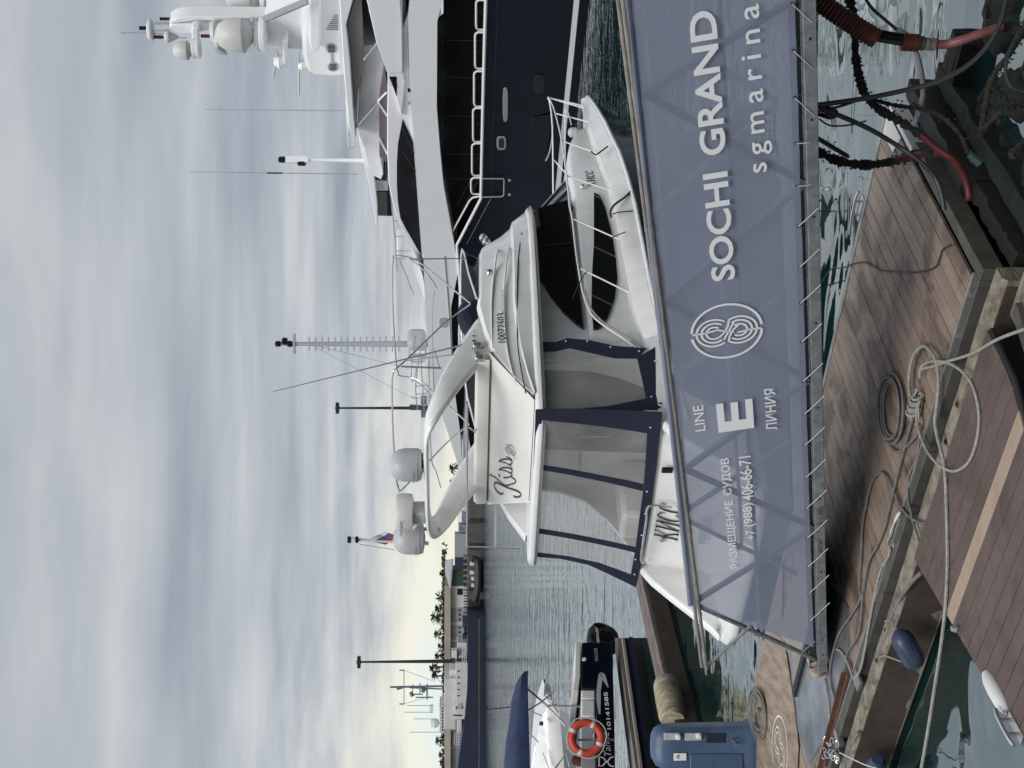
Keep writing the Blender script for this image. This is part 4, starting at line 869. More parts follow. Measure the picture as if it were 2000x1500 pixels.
# side pane
def side_poly(pix, s): return [K.p(t, s - .10 * max(0, min(1, (3.0 - z) / 1.5)) ** 2, z) for t, z in K.side(pix, s)]
SPN = [(1059, 686), (1110, 680), (1135, 685), (1170, 697), (1205, 704), (1243, 707), (1252, 745), (1261, 789), (1200, 797), (1130, 803), (1057, 805)]
m = MB(); m.poly(side_poly(SPN, .16)); m.build('clear_pane', 'vinyl', ky)
def sband(nm, A, B, s=.148):
    m = MB(); a3 = side_poly(A, s); b3 = side_poly(B, s); m.grid([a3, b3, [p + K.n * .008 for p in b3], [p + K.n * .008 for p in a3], a3]); return m.build(nm, 'navy_canvas', ky)
sb1 = sband('canvas_band', [(1059, 687), (1085, 686), (1112, 680), (1150, 690), (1200, 704), (1245, 708)], [(1058, 667), (1085, 668), (1108, 661), (1150, 666), (1200, 680), (1262, 690)])
sband('canvas_skirt', [(1243, 706), (1252, 745), (1262, 792)], [(1278, 688), (1284, 745), (1292, 800)], .140)
sband('canvas_corner', [(1056, 801), (1120, 800), (1190, 796), (1264, 786)], [(1047, 812), (1120, 815), (1190, 815), (1290, 806)], .142)
for x, y in ((1105, 667), (1147, 668), (1192, 682), (1247, 694), (1273, 690), (1278, 715), (1271, 784)):
    P = side_poly([(x, y)], .125)[0]; m = MB(); m.lathe([(.014, 0), (.010, .008)], P, -K.n, 10); m.build('snap', 'white_paint', sb1)
# ---------------------------------------------------------------- bow rail
def hull_s(t): return CW - max(lerp(HB, t) - .16, 0)
def on_edge(x, y):
    s = 1.0
    for _ in range(25):
        t, z = K.tz(x, y, s); s = .5 * s + .5 * hull_s(min(t, 10.4))
    return (t, s, z)
near = [(1072, 192), (1081, 210), (1090, 243), (1096, 270), (1103, 315), (1110, 375), (1112, 400), (1118, 430), (1126, 500), (1138, 570), (1154, 612), (1180, 636), (1216, 660), (1262, 692)]
nr = [on_edge(*q) for q in near]
tip = K.p(10.42, CW, nr[0][2] + .02)
pn = [K.p(*q) for q in nr]; pf_ = [K.p(t, 2 * CW - s, z) for t, s, z in nr[:-4]]
m = MB(); m.tube(smooth_path(pf_[::-1] + [tip] + pn, 3), .0145, 8); rail = m.build('bow_rail', 'rail_white', ky)
posts = [((1072, 191), (1141, 205)), ((1087, 222), (1154, 238)), ((1097, 275), (1167, 300)), ((1107, 343), (1182, 372)), ((1120, 428), (1198, 467)), ((1134, 525), (1218, 571))]
for a, b in posts:
    ta_, sa_, za_ = on_edge(*a); tb_, sb_, _ = on_edge(*b); sb_ = hull_s(tb_); zb_ = lerp(ZG, tb_)
    for sg in (0, 1):
        f_ = (lambda t, s, z: K.p(t, s, z)) if sg == 0 else (lambda t, s, z: K.p(t, 2 * CW - s, z))
        m = MB(); m.tube([f_(ta_, sa_, za_), f_(tb_, sb_, zb_)], .0125, 7); st_ = m.build('stanchion', 'rail_white', rail)
m = MB(); mids = [(t, s, (z + lerp(ZG, t)) / 2 + .04) for t, s, z in nr[1:6]]
m.tube(smooth_path([K.p(t, 2 * CW - s, z) for t, s, z in mids[::-1]] + [K.p(t, s, z) for t, s, z in mids[:2]], 3), .011, 7); m.build('mid_rail', 'rail_white', rail)
# fittings on the foredeck
for t, s, r_ in ((9.55, 1.9, .10), (9.15, 2.05, .13)):
    m = MB(); m.lathe([(.5 * r_, 0), (.6 * r_, .10), (r_, .13), (r_, .22), (.6 * r_, .27), (.2 * r_, .28)], K.p(t, s, 1.75), seg=16); m.build('windlass', 'grey_plastic', ky)
m = MB(); m.lathe([(.09, 0), (.11, .05), (.11, .22), (.06, .26)], K.p(8.1, 2.35, 2.1), seg=14); m.build('spotlight', 'dome_white', ky)
m = MB(); o_ = on_edge(1215, 280); tt = 9.0; P = K.p(8.75, CW - lerp(HB, 8.75) * .93, 1.05); nrm_ = (-K.n + K.d * .45 + Vector((0, 0, -.25))).normalized()
P = K.p(K.tz(1216, 271, .95)[0], .95, K.tz(1216, 271, .95)[1])
m.lathe([(.11, -.2), (.12, .02), (.125, .05), (.10, .055)], P, nrm_, 20); prt = m.build('porthole', 'steel', ky)
m = MB(); m.lathe([(.098, .04), (.098, .058)], P, nrm_, 20); m.build('pane', 'dark_glass', prt)
P = on_trunk(*K.tz(1137, 377, CW - 1.15)); m = MB(); m.lathe([(.04, 0), (.045, .02), (.03, .045), (0, .05)], P, -K.n, 12); m.build('deck_light', 'steel', ky)
# fender lines tied to the rail
def edgeP(x, y, out=.17):
    s_ = 1.0
    for _ in range(25):
        t, z = K.tz(x, y, s_); s_ = .5 * s_ + .5 * (CW - max(lerp(HB, min(t, 10.4)), 0) - out + .16 * 1)
    return K.p(t, s_, z)
for pts, r_ in (([(1155, 296), (1164, 302), (1176, 294), (1187, 286)], .014), ([(1118, 583), (1136, 545), (1146, 530)], .008), ([(1194, 424), (1192, 414), (1200, 400), (1222, 384), (1238, 366)], .018), ([(1196, 418), (1212, 414), (1236, 412)], .010), ([(1193, 466), (1204, 460), (1222, 453)], .009)):
    m = MB(); m.tube(smooth_path([edgeP(*q) for q in pts], 3), r_, 6); m.build('fender_line', 'cable_black', ky)
lo = [on_edge(*q) for q in ((1138, 570), (1150, 606), (1176, 634), (1216, 658), (1254, 684))]
m = MB(); m.tube(smooth_path([K.p(t, s - .035, z - .03) for t, s, z in lo], 4), .014, 7); m.build('mooring_line', 'rope', ky)
# ================================================================ GANGWAY RAMP WITH BANNER
G = Frame((2.42, 8.35), 137.2)
gw = thing('gangway', 'sloping galvanised truss gangway leading down from the quay to the brown pontoon', 'gangway', G.p(5, -.6, .45))
def gp(x, y, s=0.0):
    t, z = G.tz(x, y, s); return G.p(t, s, z)
def gline(a, b, s=0.0, ext=2.8):
    A = gp(*a, s); B = gp(*b, s); return [A + (A - B).normalized() * ext, B]
RA = gline((1208, 0), (1371, 1302), -.03); RB = gline((1217, 0), (1380, 1306), .035)
for L in (RA, RB):
    m = MB(); n = 9; m.tube([L[0] + (L[1] - L[0]) * k / n for k in range(n + 1)], .0185, 10); o = m.build('handrail', 'rail_tube', gw)
    for k in range(1, n):
        P = L[0] + (L[1] - L[0]) * (k + .1) / n; d = (L[1] - L[0]).normalized(); m = MB(); m.tube([P - d * .03, P + d * .03], .0215, 10); m.build('sleeve', 'rail_tube', o)
L = gline((1578, 0), (1606, 1306)); e1 = (L[0] - L[1]).normalized(); nG = G.n; e2 = nG.cross(e1).normalized()
if e2.z < 0: e2 = -e2
OG = gp(1588, 1262)
def gab(x, y, s=0.03):
    v = gp(x, y, s) - OG; return (v.dot(e1), v.dot(e2))
def gq(a, b, s=0.03): return OG + e1 * a + e2 * b + nG * s
ln = (L[0] - L[1]).length
def beam(nm, s, zoff=0.0, hh=.044, ww=.03, mm='galvanised'):
    m = MB(); c = (L[0] + L[1]) / 2 + nG * s + e2 * zoff; m.box(c, e1 * (ln / 2), nG * ww, e2 * hh); return m.build(nm, mm, gw, bevel=.006)
bb = beam('lower_beam', .02)
for u in (.03, .055, .10, .16, .26, .37, .46, .56, .64, .70, .79, .83, .88, .93):
    P = L[1] + e1 * (ln * u) + nG * .0505; m = MB(); m.lathe([(.011, 0), (.011, .002)], P, nG, 10); m.build('bolt_hole', 'black_paint', bb)
beam('lower_beam', -1.12)
a0 = gab(1604, 1024); b0 = gab(1597, 987); text('stencil_date', '06.12.2025', OG + nG * .051, e1, e2, (a0[0], b0[0], -.052 - .06, -.052 - .02), 'black_paint', bb)
c0 = gab(1604, 1074)[0]; text('stencil_word', 'ИСПЫТ.', OG + nG * .051, e1, e2, (c0, gab(1604, 1046)[0], gab(1605, 1060)[1] , gab(1597, 1060)[1]), 'black_paint', bb)
# zig-zag bracing of the near and far sides
tops = [(1170, -330), (1208, -215), (1258, 182), (1300, 588), (1338, 916), (1352, 1178)]; bots = [(1560, -250), (1567, -12), (1572, 358), (1580, 742), (1590, 1030), (1598, 1290)]
for s in (-.02, -1.12):
    T = [gp(*q, -.02) + nG * (s + .02) for q in tops]; B = [gp(*q, -.02) + nG * (s + .02) for q in bots]
    for k in range(5):
        for a, b in ((T[k], B[k]), (B[k], T[k + 1])):
            m = MB(); d = (b - a); m.box((a + b) / 2, d / 2, nG * .018, d.cross(nG).normalized() * .022); m.build('brace', 'galvanised', gw)
    m = MB(); m.tube([T[5], B[5]], .024, 10); m.build('end_post', 'galvanised', gw)
    A_, B_ = gp(1405, 0, -.03), gp(1484, 1215, -.03)
    m = MB(); m.tube(smooth_path([A_ + e1 * 2.6 + nG * s, A_ + nG * s, (A_ + B_) / 2 + nG * s, B_ + nG * s, gp(1465, 1222, -.03) + nG * s], 4), .019, 8); m.build('mid_rail', 'galvanised', gw)
    if s < -1:
        m = MB(); tp = [gp(1232, -200) + nG * s - e2 * .10, gp(1352, 1178) + nG * s - e2 * .10]; m.tube(tp, .02, 8); m.build('far_chord', 'galvanised', gw)
P1, P2 = gp(1345, 1180, 0), gp(1598, 1283, 0)
m = MB(); m.tube([gp(1378, 1304), gp(1466, 1222)], .018, 8); m.build('stay', 'galvanised', gw)
# tread deck between the beams
m = MB()
for k in range(50):
    u = k / 50; c = L[1] + e1 * (ln * (u + .01)) - nG * .55 + e2 * .035; m.box(c, e1 * (ln / 100 * .93), nG * .54, e2 * .008)
tag(m.build('tread', 'aluminium', gw), kind='stuff')
m = MB(); m.box((L[0] + L[1]) / 2 - nG * .55 - e2 * .01, e1 * (ln / 2), nG * .545, e2 * .02); m.build('shade_floor', 'black_paint', gw)  # solid layer added under the treads to deepen the shade below
m = MB(); m.box((L[0] + L[1]) / 2 - nG * .025 + e2 * .085, e1 * (ln / 2), nG * .006, e2 * .035); m.build('kick_plate', 'black_paint', gw)
m = MB(); ua = [gp(1560, -200, 0) - nG * 1.09, gp(1590, 1262, 0) - nG * 1.09, gp(1363, 1190, 0) - nG * 1.09, gp(1262, 100, 0) - nG * 1.09 ]
m.poly(ua); m.build('far_screen', 'far_mesh', gw)
# ---------------------------------------------------------------- banner
bn = thing('banner', 'blue mesh banner with white marina lettering laced to the gangway side', 'banner', gq(3, 0))
edge = [(1552, -40), (1552, 0), (1560, 420), (1568, 700), (1577, 960), (1588, 1262), (1560, 1252), (1520, 1240), (1462, 1216), (1420, 1205), (1350, 1181), (1338, 1040), (1318, 830), (1290, 560), (1262, 320), (1236, 80), (1228, 0), (1224, -40)]
# sheet with slight sag between the lacing points
bl_, br_ = gab(1588, 1262), gab(1546, -200); tl_, tr_ = gab(1350, 1181), gab(1208, -200)
nx, ny = 220, 20; rows = []
for j in range(ny + 1):
    v = j / ny; r = []
    for i in range(nx + 1):
        u = i / nx; lo_ = (bl_[0] + (br_[0] - bl_[0]) * u, bl_[1] + (br_[1] - bl_[1]) * u); hi_ = (tl_[0] + (tr_[0] - tl_[0]) * u, tl_[1] + (tr_[1] - tl_[1]) * u)
        a = lo_[0] + (hi_[0] - lo_[0]) * v; b = lo_[1] + (hi_[1] - lo_[1]) * v
        r.append(gq(a, b, .034 + .007 * math.sin(u * 118) * (1 - v) ** 3 + .006 * math.sin(u * 41 + v * 2.3) * (1 - v) + .005 * math.sin(u * 13 + v * 4) - .004 * math.sin(u * 67) * v ** 3))
    rows.append(r)
m = MB(); m.grid(rows); sheet = m.build('mesh_sheet', 'banner_mesh', bn)
m = MB(); m.tube([rows[-1][i] + e2 * .012 for i in range(0, nx + 1, 10)], .020, 8); m.build('top_hem', 'banner_mesh', bn)
m = MB(); m.ribbon([r + e2 * .012 + nG * .003 for r in rows[0]], .03, nG); m.build('bottom_hem', 'banner_mesh', bn)
def btext(nm, body, bl, tr, bold=0.0, space=1.0, off=.056):
    a0, b0 = gab(*bl, off); a1, b1 = gab(*tr, off); return text(nm, body, OG + nG * off, e1, e2, (a0, a1, b0, b1), 'letter_white', bn, bold=bold, space=space)
def bwords(nm, words, bl, tr, bold):
    b0, b1 = gab(*bl, .056)[1], gab(*tr, .056)[1]; xm = (bl[0] + tr[0]) / 2
    for body, y0, y1 in words: text(nm, body, OG + nG * .056, e1, e2, (gab(xm, y0, .056)[0], gab(xm, y1, .056)[0], b0, b1), 'letter_white', bn, bold=bold)
bwords('marina_name', (('SOCHI', 551, 338), ('GRAND', 303, 18)), (1437, 552), (1343, 17), .022)
btext('web_name', 'sgmarina', (1510, 332), (1442, 13), bold=.006, space=1.45)
btext('line_word', 'LINE', (1378, 840), (1353, 793), bold=.008)
btext('line_letter', 'E', (1473, 835), (1398, 788), bold=.03)
btext('line_word_russian', 'ЛИНИЯ', (1518, 838), (1492, 760), bold=.008)
bwords('berth_text', (('РАЗМЕЩЕНИЕ', 1111, 976), ('СУДОВ', 966, 893)), (1445, 1111), (1406, 893), .014)
bwords('phone_number', (('(988)', 1029, 982), ('406-66-71', 977, 890)), (1478, 1054), (1442, 890), .012)
b0_, b1_ = gab(1478, 1054, .056)[1], gab(1442, 890, .056)[1]; text('phone_number', '+7', OG + nG * .056, e1, e2, (gab(1460, 1054, .056)[0], gab(1460, 1036, .056)[0], b0_ + (b1_ - b0_) * .12, b0_ + (b1_ - b0_) * .88), 'letter_white', bn, bold=.012)
# knot emblem
c = ((gab(1347, 644)[0] + gab(1490, 644)[0]) / 2, (gab(1347, 644)[1] + gab(1490, 644)[1]) / 2); rr = (gab(1347, 644)[1] - gab(1490, 644)[1]) / 2 * .97
def eq(a, b): return gq(c[0] + a * rr, c[1] + b * rr, .05)
def arc(cx_, cy_, r, a0, a1, n=24): return [eq(cx_ + r * math.cos(R(a0 + (a1 - a0) * k / n)), cy_ + r * math.sin(R(a0 + (a1 - a0) * k / n))) for k in range(n + 1)]
m = MB(); wln = .075 * rr
m.ribbon(arc(0, 0, 1, 96, 265), wln, nG); m.ribbon(arc(0, 0, 1, -85, 84), wln, nG)
for cyy, sg in ((.36, 1), (-.36, -1)):
    for r in (.50, .36, .22):
        if sg > 0: m.ribbon(arc(0, cyy, r, -40, 215), wln * .85, nG)
        else: m.ribbon(arc(0, cyy, r, 140, 395), wln * .85, nG)
for off in (-.14, 0, .14):
    m.ribbon([eq(-.30 + off * .7, .10 + off), eq(-.12 + off * .6, -.0 + off * .5), eq(.12 + off * .6, -.12 + off * .5), eq(.30 + off * .7, -.22 + off)], wln * .8, nG)
m.ribbon([eq(.04, .98), eq(.04, .60), eq(.10, .25), eq(-.04, -.1), eq(-.06, -.2)], wln * .8, nG); m.ribbon([eq(-.06, -.98), eq(-.06, -.62), eq(-.1, -.3)], wln * .8, nG)
m.build('knot_emblem', 'letter_white', bn)
# lacing: each eyelet lashed to the lower beam
for y in (7, 98, 190, 280, 363, 442, 522, 592, 668, 745, 810, 870, 933, 993, 1051, 1107, 1159, 1213):
    x = 1552 + 36 * (y / 1262) - 6; P = gp(x, y, .05); m = MB(); m.lathe([(.010, 0), (.010, .004)], P, nG, 10); ey = m.build('eyelet', 'black_paint', bn)
    up = 1 if y > 300 else -1
    if y in (280, 363): q = (x + 28, y - 2)
    else: q = (x + 40, y - 36 * up)
    Q = gp(*q, .055); m = MB(); m.tube([P + nG * .004, (P + Q) / 2 + nG * .006, Q], .0035, 5); m.build('lacing_cord', 'rope_white', bn)
    m = MB(); m.tube([P - nG * .01, gp(x + 22, y + 6 * up, -.02)], .003, 5); m.build('lacing_cord', 'rope', bn)
for a, b in (((1370, 1203), (1371, 1197)), ((1420, 1208), (1428, 1216)), ((1466, 1224), (1470, 1230)), ((1520, 1240), (1540, 1262)), ((1566, 1275), (1592, 1252))):
    m = MB(); m.tube([gp(*a, .04), gp(*b, .05)], .004, 5); m.build('lacing_cord', 'rope', bn)

# ================================================================ PONTOON WITH BROWN PLANKS
cA = onz(1905, 540, .45); A = Frame((cA.x, cA.y), 140.3); AW = 2.55
pa = thing('pontoon', 'brown planked floating pontoon lying under the gangway', 'pontoon', A.p(3, -1.2, 0))
def shared_box(nm, lx, ly, lz, m_, bev=.006):
    mb = MB(); mb.box((0, 0, 0), (lx / 2, 0, 0), (0, ly / 2, 0), (0, 0, lz / 2)); o = mb.build(nm, m_, None, smooth=0)
    me = o.data; off = o.location.copy()
    for v in me.vertices: v.co = v.co + off
    bpy.data.objects.remove(o); return me
def inst(nm, me, parent, P, rz, ry=0, bev=.004):
    o = bpy.data.objects.new(nm, me); COL.objects.link(o); o.parent = parent; o.location = Vector(P) - BASE[parent.name]; o.rotation_euler = (0, ry, rz)
    BASE[o.name] = BASE[parent.name]
    if bev:
        b = o.modifiers.new('bevel', 'BEVEL'); b.width = bev; b.segments = 1
    return o
PWD = .146
me_pl = shared_box('plank', PWD - .007, AW - .06, .03, 'deck_brown')
rz = math.atan2(A.d.y, A.d.x)
rg = random.Random(11)
for k in range(72):
    inst('plank', me_pl, pa, A.p(.04 + PWD * (k + .5), -AW / 2, .435 + rg.uniform(-.0015, .0015)), rz + rg.uniform(-.0008, .0008))
m = MB(); m.boxf(A, .0, 10.6, -AW + .02, -.02, -.35, .40); m.build('float', 'black_paint', pa)
m = MB(); m.boxf(A, -.02, 10.6, -AW - .03, -AW + .03, .28, .462); m.build('edge_profile', 'aluminium', pa, bevel=.006)
for t0, t1 in ((-.03, 1.62), (1.63, 3.3), (3.31, 5.42), (5.46, 8.4), (8.44, 10.6)):
    m = MB(); m.boxf(A, t0, t1, 0.0, .105, .33, .463); ep = m.build('edge_profile', 'profile_dark', pa, bevel=.005); m = MB(); m.boxf(A, t0, t1, -.012, -.0001, .40, .476); m.build('lip', 'aluminium', ep, bevel=.003)
m = MB(); m.boxf(A, -.13, -.03, -1.72, .10, .30, .46); m.build('end_profile', 'profile_dark', pa, bevel=.006)
m = MB(); m.boxf(A, -.05, .0, -2.5, -1.76, .30, .455); m.build('end_profile', 'wall_white', pa, bevel=.006)
m = MB(); m.boxf(A, 5.40, 5.48, -.01, .16, .42, .484); m.build('clamp', 'aluminium', pa, bevel=.006)
m = MB(); m.boxf(A, 4.42, 4.56, .03, .20, .44, .478); m.build('bracket', 'galvanised', pa, bevel=.006)
for t, s in ((.50, .045), (.12, .05), (2.75, .05)):
    m = MB(); m.lathe([(.028, 0), (.024, .02), (.012, .026)], A.p(t, s, .463), seg=8); m.build('bolt', 'steel', pa)
# timber fender beam beside the pontoon, water between
tb = thing('timber_beam', 'weathered timber fender beam running along the near edge of the brown pontoon', 'beam', A.p(3, .35, 0))
m = MB(); rows = []
for k in range(60):
    t = -.25 + 10.8 * k / 59; j = lambda a: rg.uniform(-a, a)
    z1 = .44 if t > .0 else .44
    rows.append([A.p(t, .245 + j(.004), z1 + j(.004)), A.p(t, .375 + j(.006), z1 + j(.004)), A.p(t, .40 + j(.006), z1 - .03), A.p(t, .41 + j(.006), .04), A.p(t, .24, .04)])
m.grid(rows, True, True); m.build('beam', 'timber', tb, smooth=25)
for t, s in ((.95, .31), (1.32, .32), (3.55, .31), (3.95, .32)):
    m = MB(); m.lathe([(.028, 0), (.028, .003)], A.p(t, s, .443), seg=12); o = m.build('bolt_recess', 'rust', tb); m = MB(); m.lathe([(.014, 0), (.012, .012)], A.p(t, s, .445), seg=6); m.build('bolt', 'black_paint', o)
for t in (.25, 5.6):
    m = MB(); m.lathe([(.035, 0), (.03, .02), (.015, .035)], A.p(t, .412, .25), A.n, 8); m.build('bolt', 'rust', tb)
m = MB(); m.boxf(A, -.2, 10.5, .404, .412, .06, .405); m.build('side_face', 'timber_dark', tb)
m = MB(); m.boxf(A, 2.3, 10.6, .10, .36, -.3, .045); m.build('float', 'black_rubber', tb)
# channel of dark rubber and concrete float in the gap
m = MB(); m.boxf(A, -.1, 10.6, .12, .235, .05, .36); o = m.build('joint_float', 'black_rubber', pa)
# ---------------------------------------------------------------- second pontoon, dark planks with a pale stripe
pb = thing('pontoon', 'dark brown corner pontoon with one beige plank in the foreground', 'pontoon', A.p(1.4, 1.6, 0))
poly = [(.10, .50), (2.42, .50), (2.02, 2.0), (1.60, 3.6), (.9, 3.6), (.35, 1.75), (.12, 1.05)]
# planks run along the pontoon; each one is cut to the outline
def span(s):
    ts_ = []
    for i in range(len(poly)):
        (a, b), (c_, d) = poly[i], poly[(i + 1) % len(poly)]
        if (b - s) * (d - s) < 0: ts_.append(a + (c_ - a) * (s - b) / (d - b))
    return (min(ts_), max(ts_)) if len(ts_) >= 2 else None
s = .502; PW2 = .150; i = 0
while s < 3.4:
    a, b = span(s + .004), span(s + PW2 - .004)
    if a and b:
        m = MB(); q = [(a[0], s + .004), (a[1], s + .004), (b[1], s + PW2 - .004), (b[0], s + PW2 - .004)]
        m.prism(q, lambda t, u: A.p(t, u, .47), lambda t, u: A.p(t, u, .50)); m.build('plank', 'deck_beige' if i == 5 else 'deck_dark', pb, smooth=0, bevel=.004, label='beige plank' if i == 5 else None)
    s += PW2; i += 1
m = MB(); m.prism([(t * .97 + .04, u * .99 + .02) for t, u in poly], lambda t, u: A.p(t, u, .02), lambda t, u: A.p(t, u, .465)); m.build('float', 'black_paint', pb)
m = MB(); m.tube([A.p(.09, .52, .47), A.p(.11, 1.05, .47), A.p(.33, 1.75, .47), A.p(.9, 3.6, .47)], .022, 8); m.build('rubber_edge', 'black_rubber', pb)
m = MB(); m.box(A.p(-.02, 1.0, .33), (A.p(.20, 1.5, 0) - A.p(-.02, .62, 0)) / 2, A.d * .05, (0, 0, .06)); m.build('edge_profile', 'profile_dark', pb, bevel=.006)
fbm = MB(); fbm.lathe([(.05, -.5), (.17, -.42), (.2, -.3), (.2, .3), (.17, .42), (.05, .5)], A.p(2.18, .95, .22), A.n, 18); fbm.build('float_buoy', 'grey_plastic', pb)

# ================================================================ THINGS LYING ON THE PONTOON
def on_deck(pix, z=.472): return [onz(x, y, z) for x, y in pix]
def cable(nm, lab, cat, pix, r, mm, z=.465, seg=7, n=6, zs=None, group=None):
    pts = [onz(x, y, (zs[i] if zs else z + r)) for i, (x, y) in enumerate(pix)]
    m = MB(); m.tube(smooth_path(pts, n), r, seg); o = m.build(nm, mm); tag(o, lab, cat, group); return o
C = A.p(1.89, -.72, 0)
cc = MB()
for k in range(5):
    r_ = .23 + .018 * k; ctr = C + Vector((rg.uniform(-.01, .01), rg.uniform(-.015, .015), 0)); 
    cc.tube([ctr + Vector((math.cos(a) * r_, math.sin(a) * r_ * 1.06, .463 + .011 + .017 * (k % 3) + .003 * math.sin(3 * a))) for a in [6.2832 * i / 44 for i in range(44)]], .011, 7, True)
o = cc.build('cable_coil', 'cable_grey'); tag(o, 'neat round coil of grey cable lying on the brown pontoon planks', 'cable coil', kind=None)
cable('cable', 'grey cable running from the coil along the pontoon edge to the gangway foot', 'cable', [(1734, 866), (1752, 882), (1770, 872), (1790, 850), (1797, 835), (1793, 880), (1786, 905), (1775, 930), (1773, 970), (1778, 995), (1782, 1015), (1790, 1040), (1796, 1060), (1800, 1068)], .011, 'cable_grey')
cable('cable', 'long grey cable winding down the left part of the pontoon to the rusty angle bar', 'cable', [(1794, 780), (1780, 825), (1765, 880), (1752, 930), (1744, 965), (1735, 1000), (1728, 1030), (1712, 1068), (1697, 1095), (1690, 1130), (1685, 1160), (1682, 1200), (1676, 1240), (1655, 1275), (1650, 1310), (1651, 1318)], .0115, 'cable_grey')
cable('cable', 'grey cable bent in a hairpin on the planks beside the shadow of the gangway', 'cable', [(1690, 995), (1698, 955), (1710, 930), (1722, 923), (1735, 935), (1748, 965), (1760, 990), (1775, 1008), (1795, 1020), (1818, 1022)], .012, 'cable_grey')
cable('cable', 'grey cable crossing the shaded planks and running under the landing plate', 'cable', [(1690, 990), (1684, 1030), (1682, 1080), (1678, 1140), (1680, 1170), (1660, 1205), (1640, 1235), (1628, 1270), (1621, 1310), (1625, 1345), (1632, 1368)], .0115, 'cable_grey')
cable('rope', 'pale rope with an eye splice lying along the pontoon edge', 'rope', [(1757, 1003), (1748, 1020), (1740, 1045), (1734, 1058), (1738, 1072), (1735, 1088), (1722, 1110), (1712, 1145), (1703, 1190), (1695, 1235), (1688, 1275), (1680, 1308), (1668, 1325), (1658, 1300), (1645, 1275), (1634, 1268)], .012, 'rope')
m = MB(); m.tube(smooth_path(on_deck([(1757, 1003), (1752, 1012), (1744, 1025), (1738, 1040), (1742, 1030), (1752, 1008), (1758, 1000), (1757, 1003)], .49), 4), .010, 6); o = m.build('rope_eye', 'rope_white'); tag(o, 'white spliced rope eye at the end of the pale rope', 'rope')
cable('cable', 'thin black cable snaking across the brown planks below the far cleat', 'cable', [(1600, 560), (1612, 540), (1626, 524), (1645, 524), (1665, 516), (1690, 512), (1705, 520), (1722, 528), (1750, 530), (1785, 532), (1815, 527), (1830, 518), (1837, 500), (1842, 487), (1858, 478)], .007, 'cable_black', zs=[.02, .2, .40, .47, .472, .472, .472, .472, .472, .472, .472, .472, .472, .475, .49])
cable('hose', 'grey hose lying in the gap between pontoon edge and timber beam', 'hose', [(1800, 1118), (1778, 1140), (1752, 1180), (1738, 1215), (1728, 1250), (1712, 1285), (1706, 1310), (1706, 1325)], .018, 'cable_grey', z=.42)
cable('hose', 'grey hose at the left end of the gap beside the timber beam', 'hose', [(1678, 1430), (1664, 1450), (1655, 1475), (1650, 1505)], .020, 'cable_grey', z=.42)
# mooring rope thrown in loops over the centre cleat
zr_ = [.52, .5, .5, .49, .49, .5, .52, .54, .55, .55, .54, .53, .52, .50, .49, .49]
cable('mooring_rope', 'grey mooring rope thrown in a big loop over the gap from the centre cleat', 'rope', [(2010, 640), (1950, 662), (1900, 690), (1850, 706), (1820, 716), (1800, 722), (1797, 738), (1799, 718), (1815, 707), (1845, 707), (1875, 722), (1897, 748), (1910, 790), (1912, 830), (1905, 872), (1890, 905), (1865, 920), (1840, 912), (1818, 892), (1803, 865), (1793, 835), (1790, 805), (1797, 782)], .012, 'rope', z=.50)
cable('mooring_rope', 'thick pale mooring rope stretched from the cleat loop over the dark water at lower left', 'rope', [(1778, 775), (1775, 745), (1782, 700), (1798, 678), (1812, 680), (1828, 705), (1833, 745), (1830, 790), (1826, 820), (1830, 850), (1838, 880), (1845, 915), (1848, 970), (1850, 1050), (1850, 1120), (1846, 1190), (1838, 1260), (1826, 1340), (1812, 1430), (1798, 1510)], .014, 'rope', z=.50)
def horn_cleat(nm, lab, P, ax, L_, mm='steel', hgt=.07, rr=.014):
    ax = Vector(ax).normalized(); o = thing(nm, lab, 'cleat', P)
    m = MB(); m.tube(smooth_path([P - ax * L_ / 2 + Vector((0, 0, hgt - .012)), P - ax * L_ * .25 + Vector((0, 0, hgt)), P + ax * L_ * .25 + Vector((0, 0, hgt)), P + ax * L_ / 2 + Vector((0, 0, hgt - .012))], 4), rr, 8); m.build('horn', mm, o)
    for sg in (-1, 1):
        m = MB(); m.tube([P + ax * sg * L_ * .2, P + ax * sg * L_ * .2 + Vector((0, 0, hgt))], rr * .9, 8); m.build('leg', mm, o)
    m = MB(); m.box(P + Vector((0, 0, .006)), ax * L_ * .36, ax.cross(Vector((0, 0, 1))) * .035, (0, 0, .006)); m.build('base_plate', mm, o, bevel=.003)
    return o
horn_cleat('mooring_cleat', 'stainless cleat on the far edge of the brown pontoon', A.p(1.06, -AW - .05, .46), A.d, .36)
horn_cleat('mooring_cleat', 'rope-wrapped cleat in the middle of the pontoon edge beside the coil', A.p(1.42, -.24, .46), A.d * 1 + A.n * .2, .30)
m = MB(); Pk = A.p(1.42, -.24, .50)
for k in range(6):
    r_ = .035 + .012 * (k % 2); m.tube([Pk + A.d * (-.08 + .032 * k) + A.n * math.cos(a) * r_ + Vector((0, 0, math.sin(a) * r_ + .01)) + A.d * .02 * math.sin(a) for a in [6.2832 * i / 12 for i in range(12)]], .012, 6, True)
m.tube(smooth_path([Pk + A.n * .02, Pk + A.n * -.10 + A.d * .06, Pk - A.n * .15 + A.d * .16 + Vector((0, 0, -.03))]), .010, 6); m.tube(smooth_path([Pk + A.n * .03 - A.d * .05, Pk + A.n * .12 + A.d * .05, Pk + A.n * .14 + A.d * .14 + Vector((0, 0, -.03))]), .010, 6)
tag(m.build('rope_lashing', 'rope'), 'knotted rope turns wound round the middle cleat', 'rope')
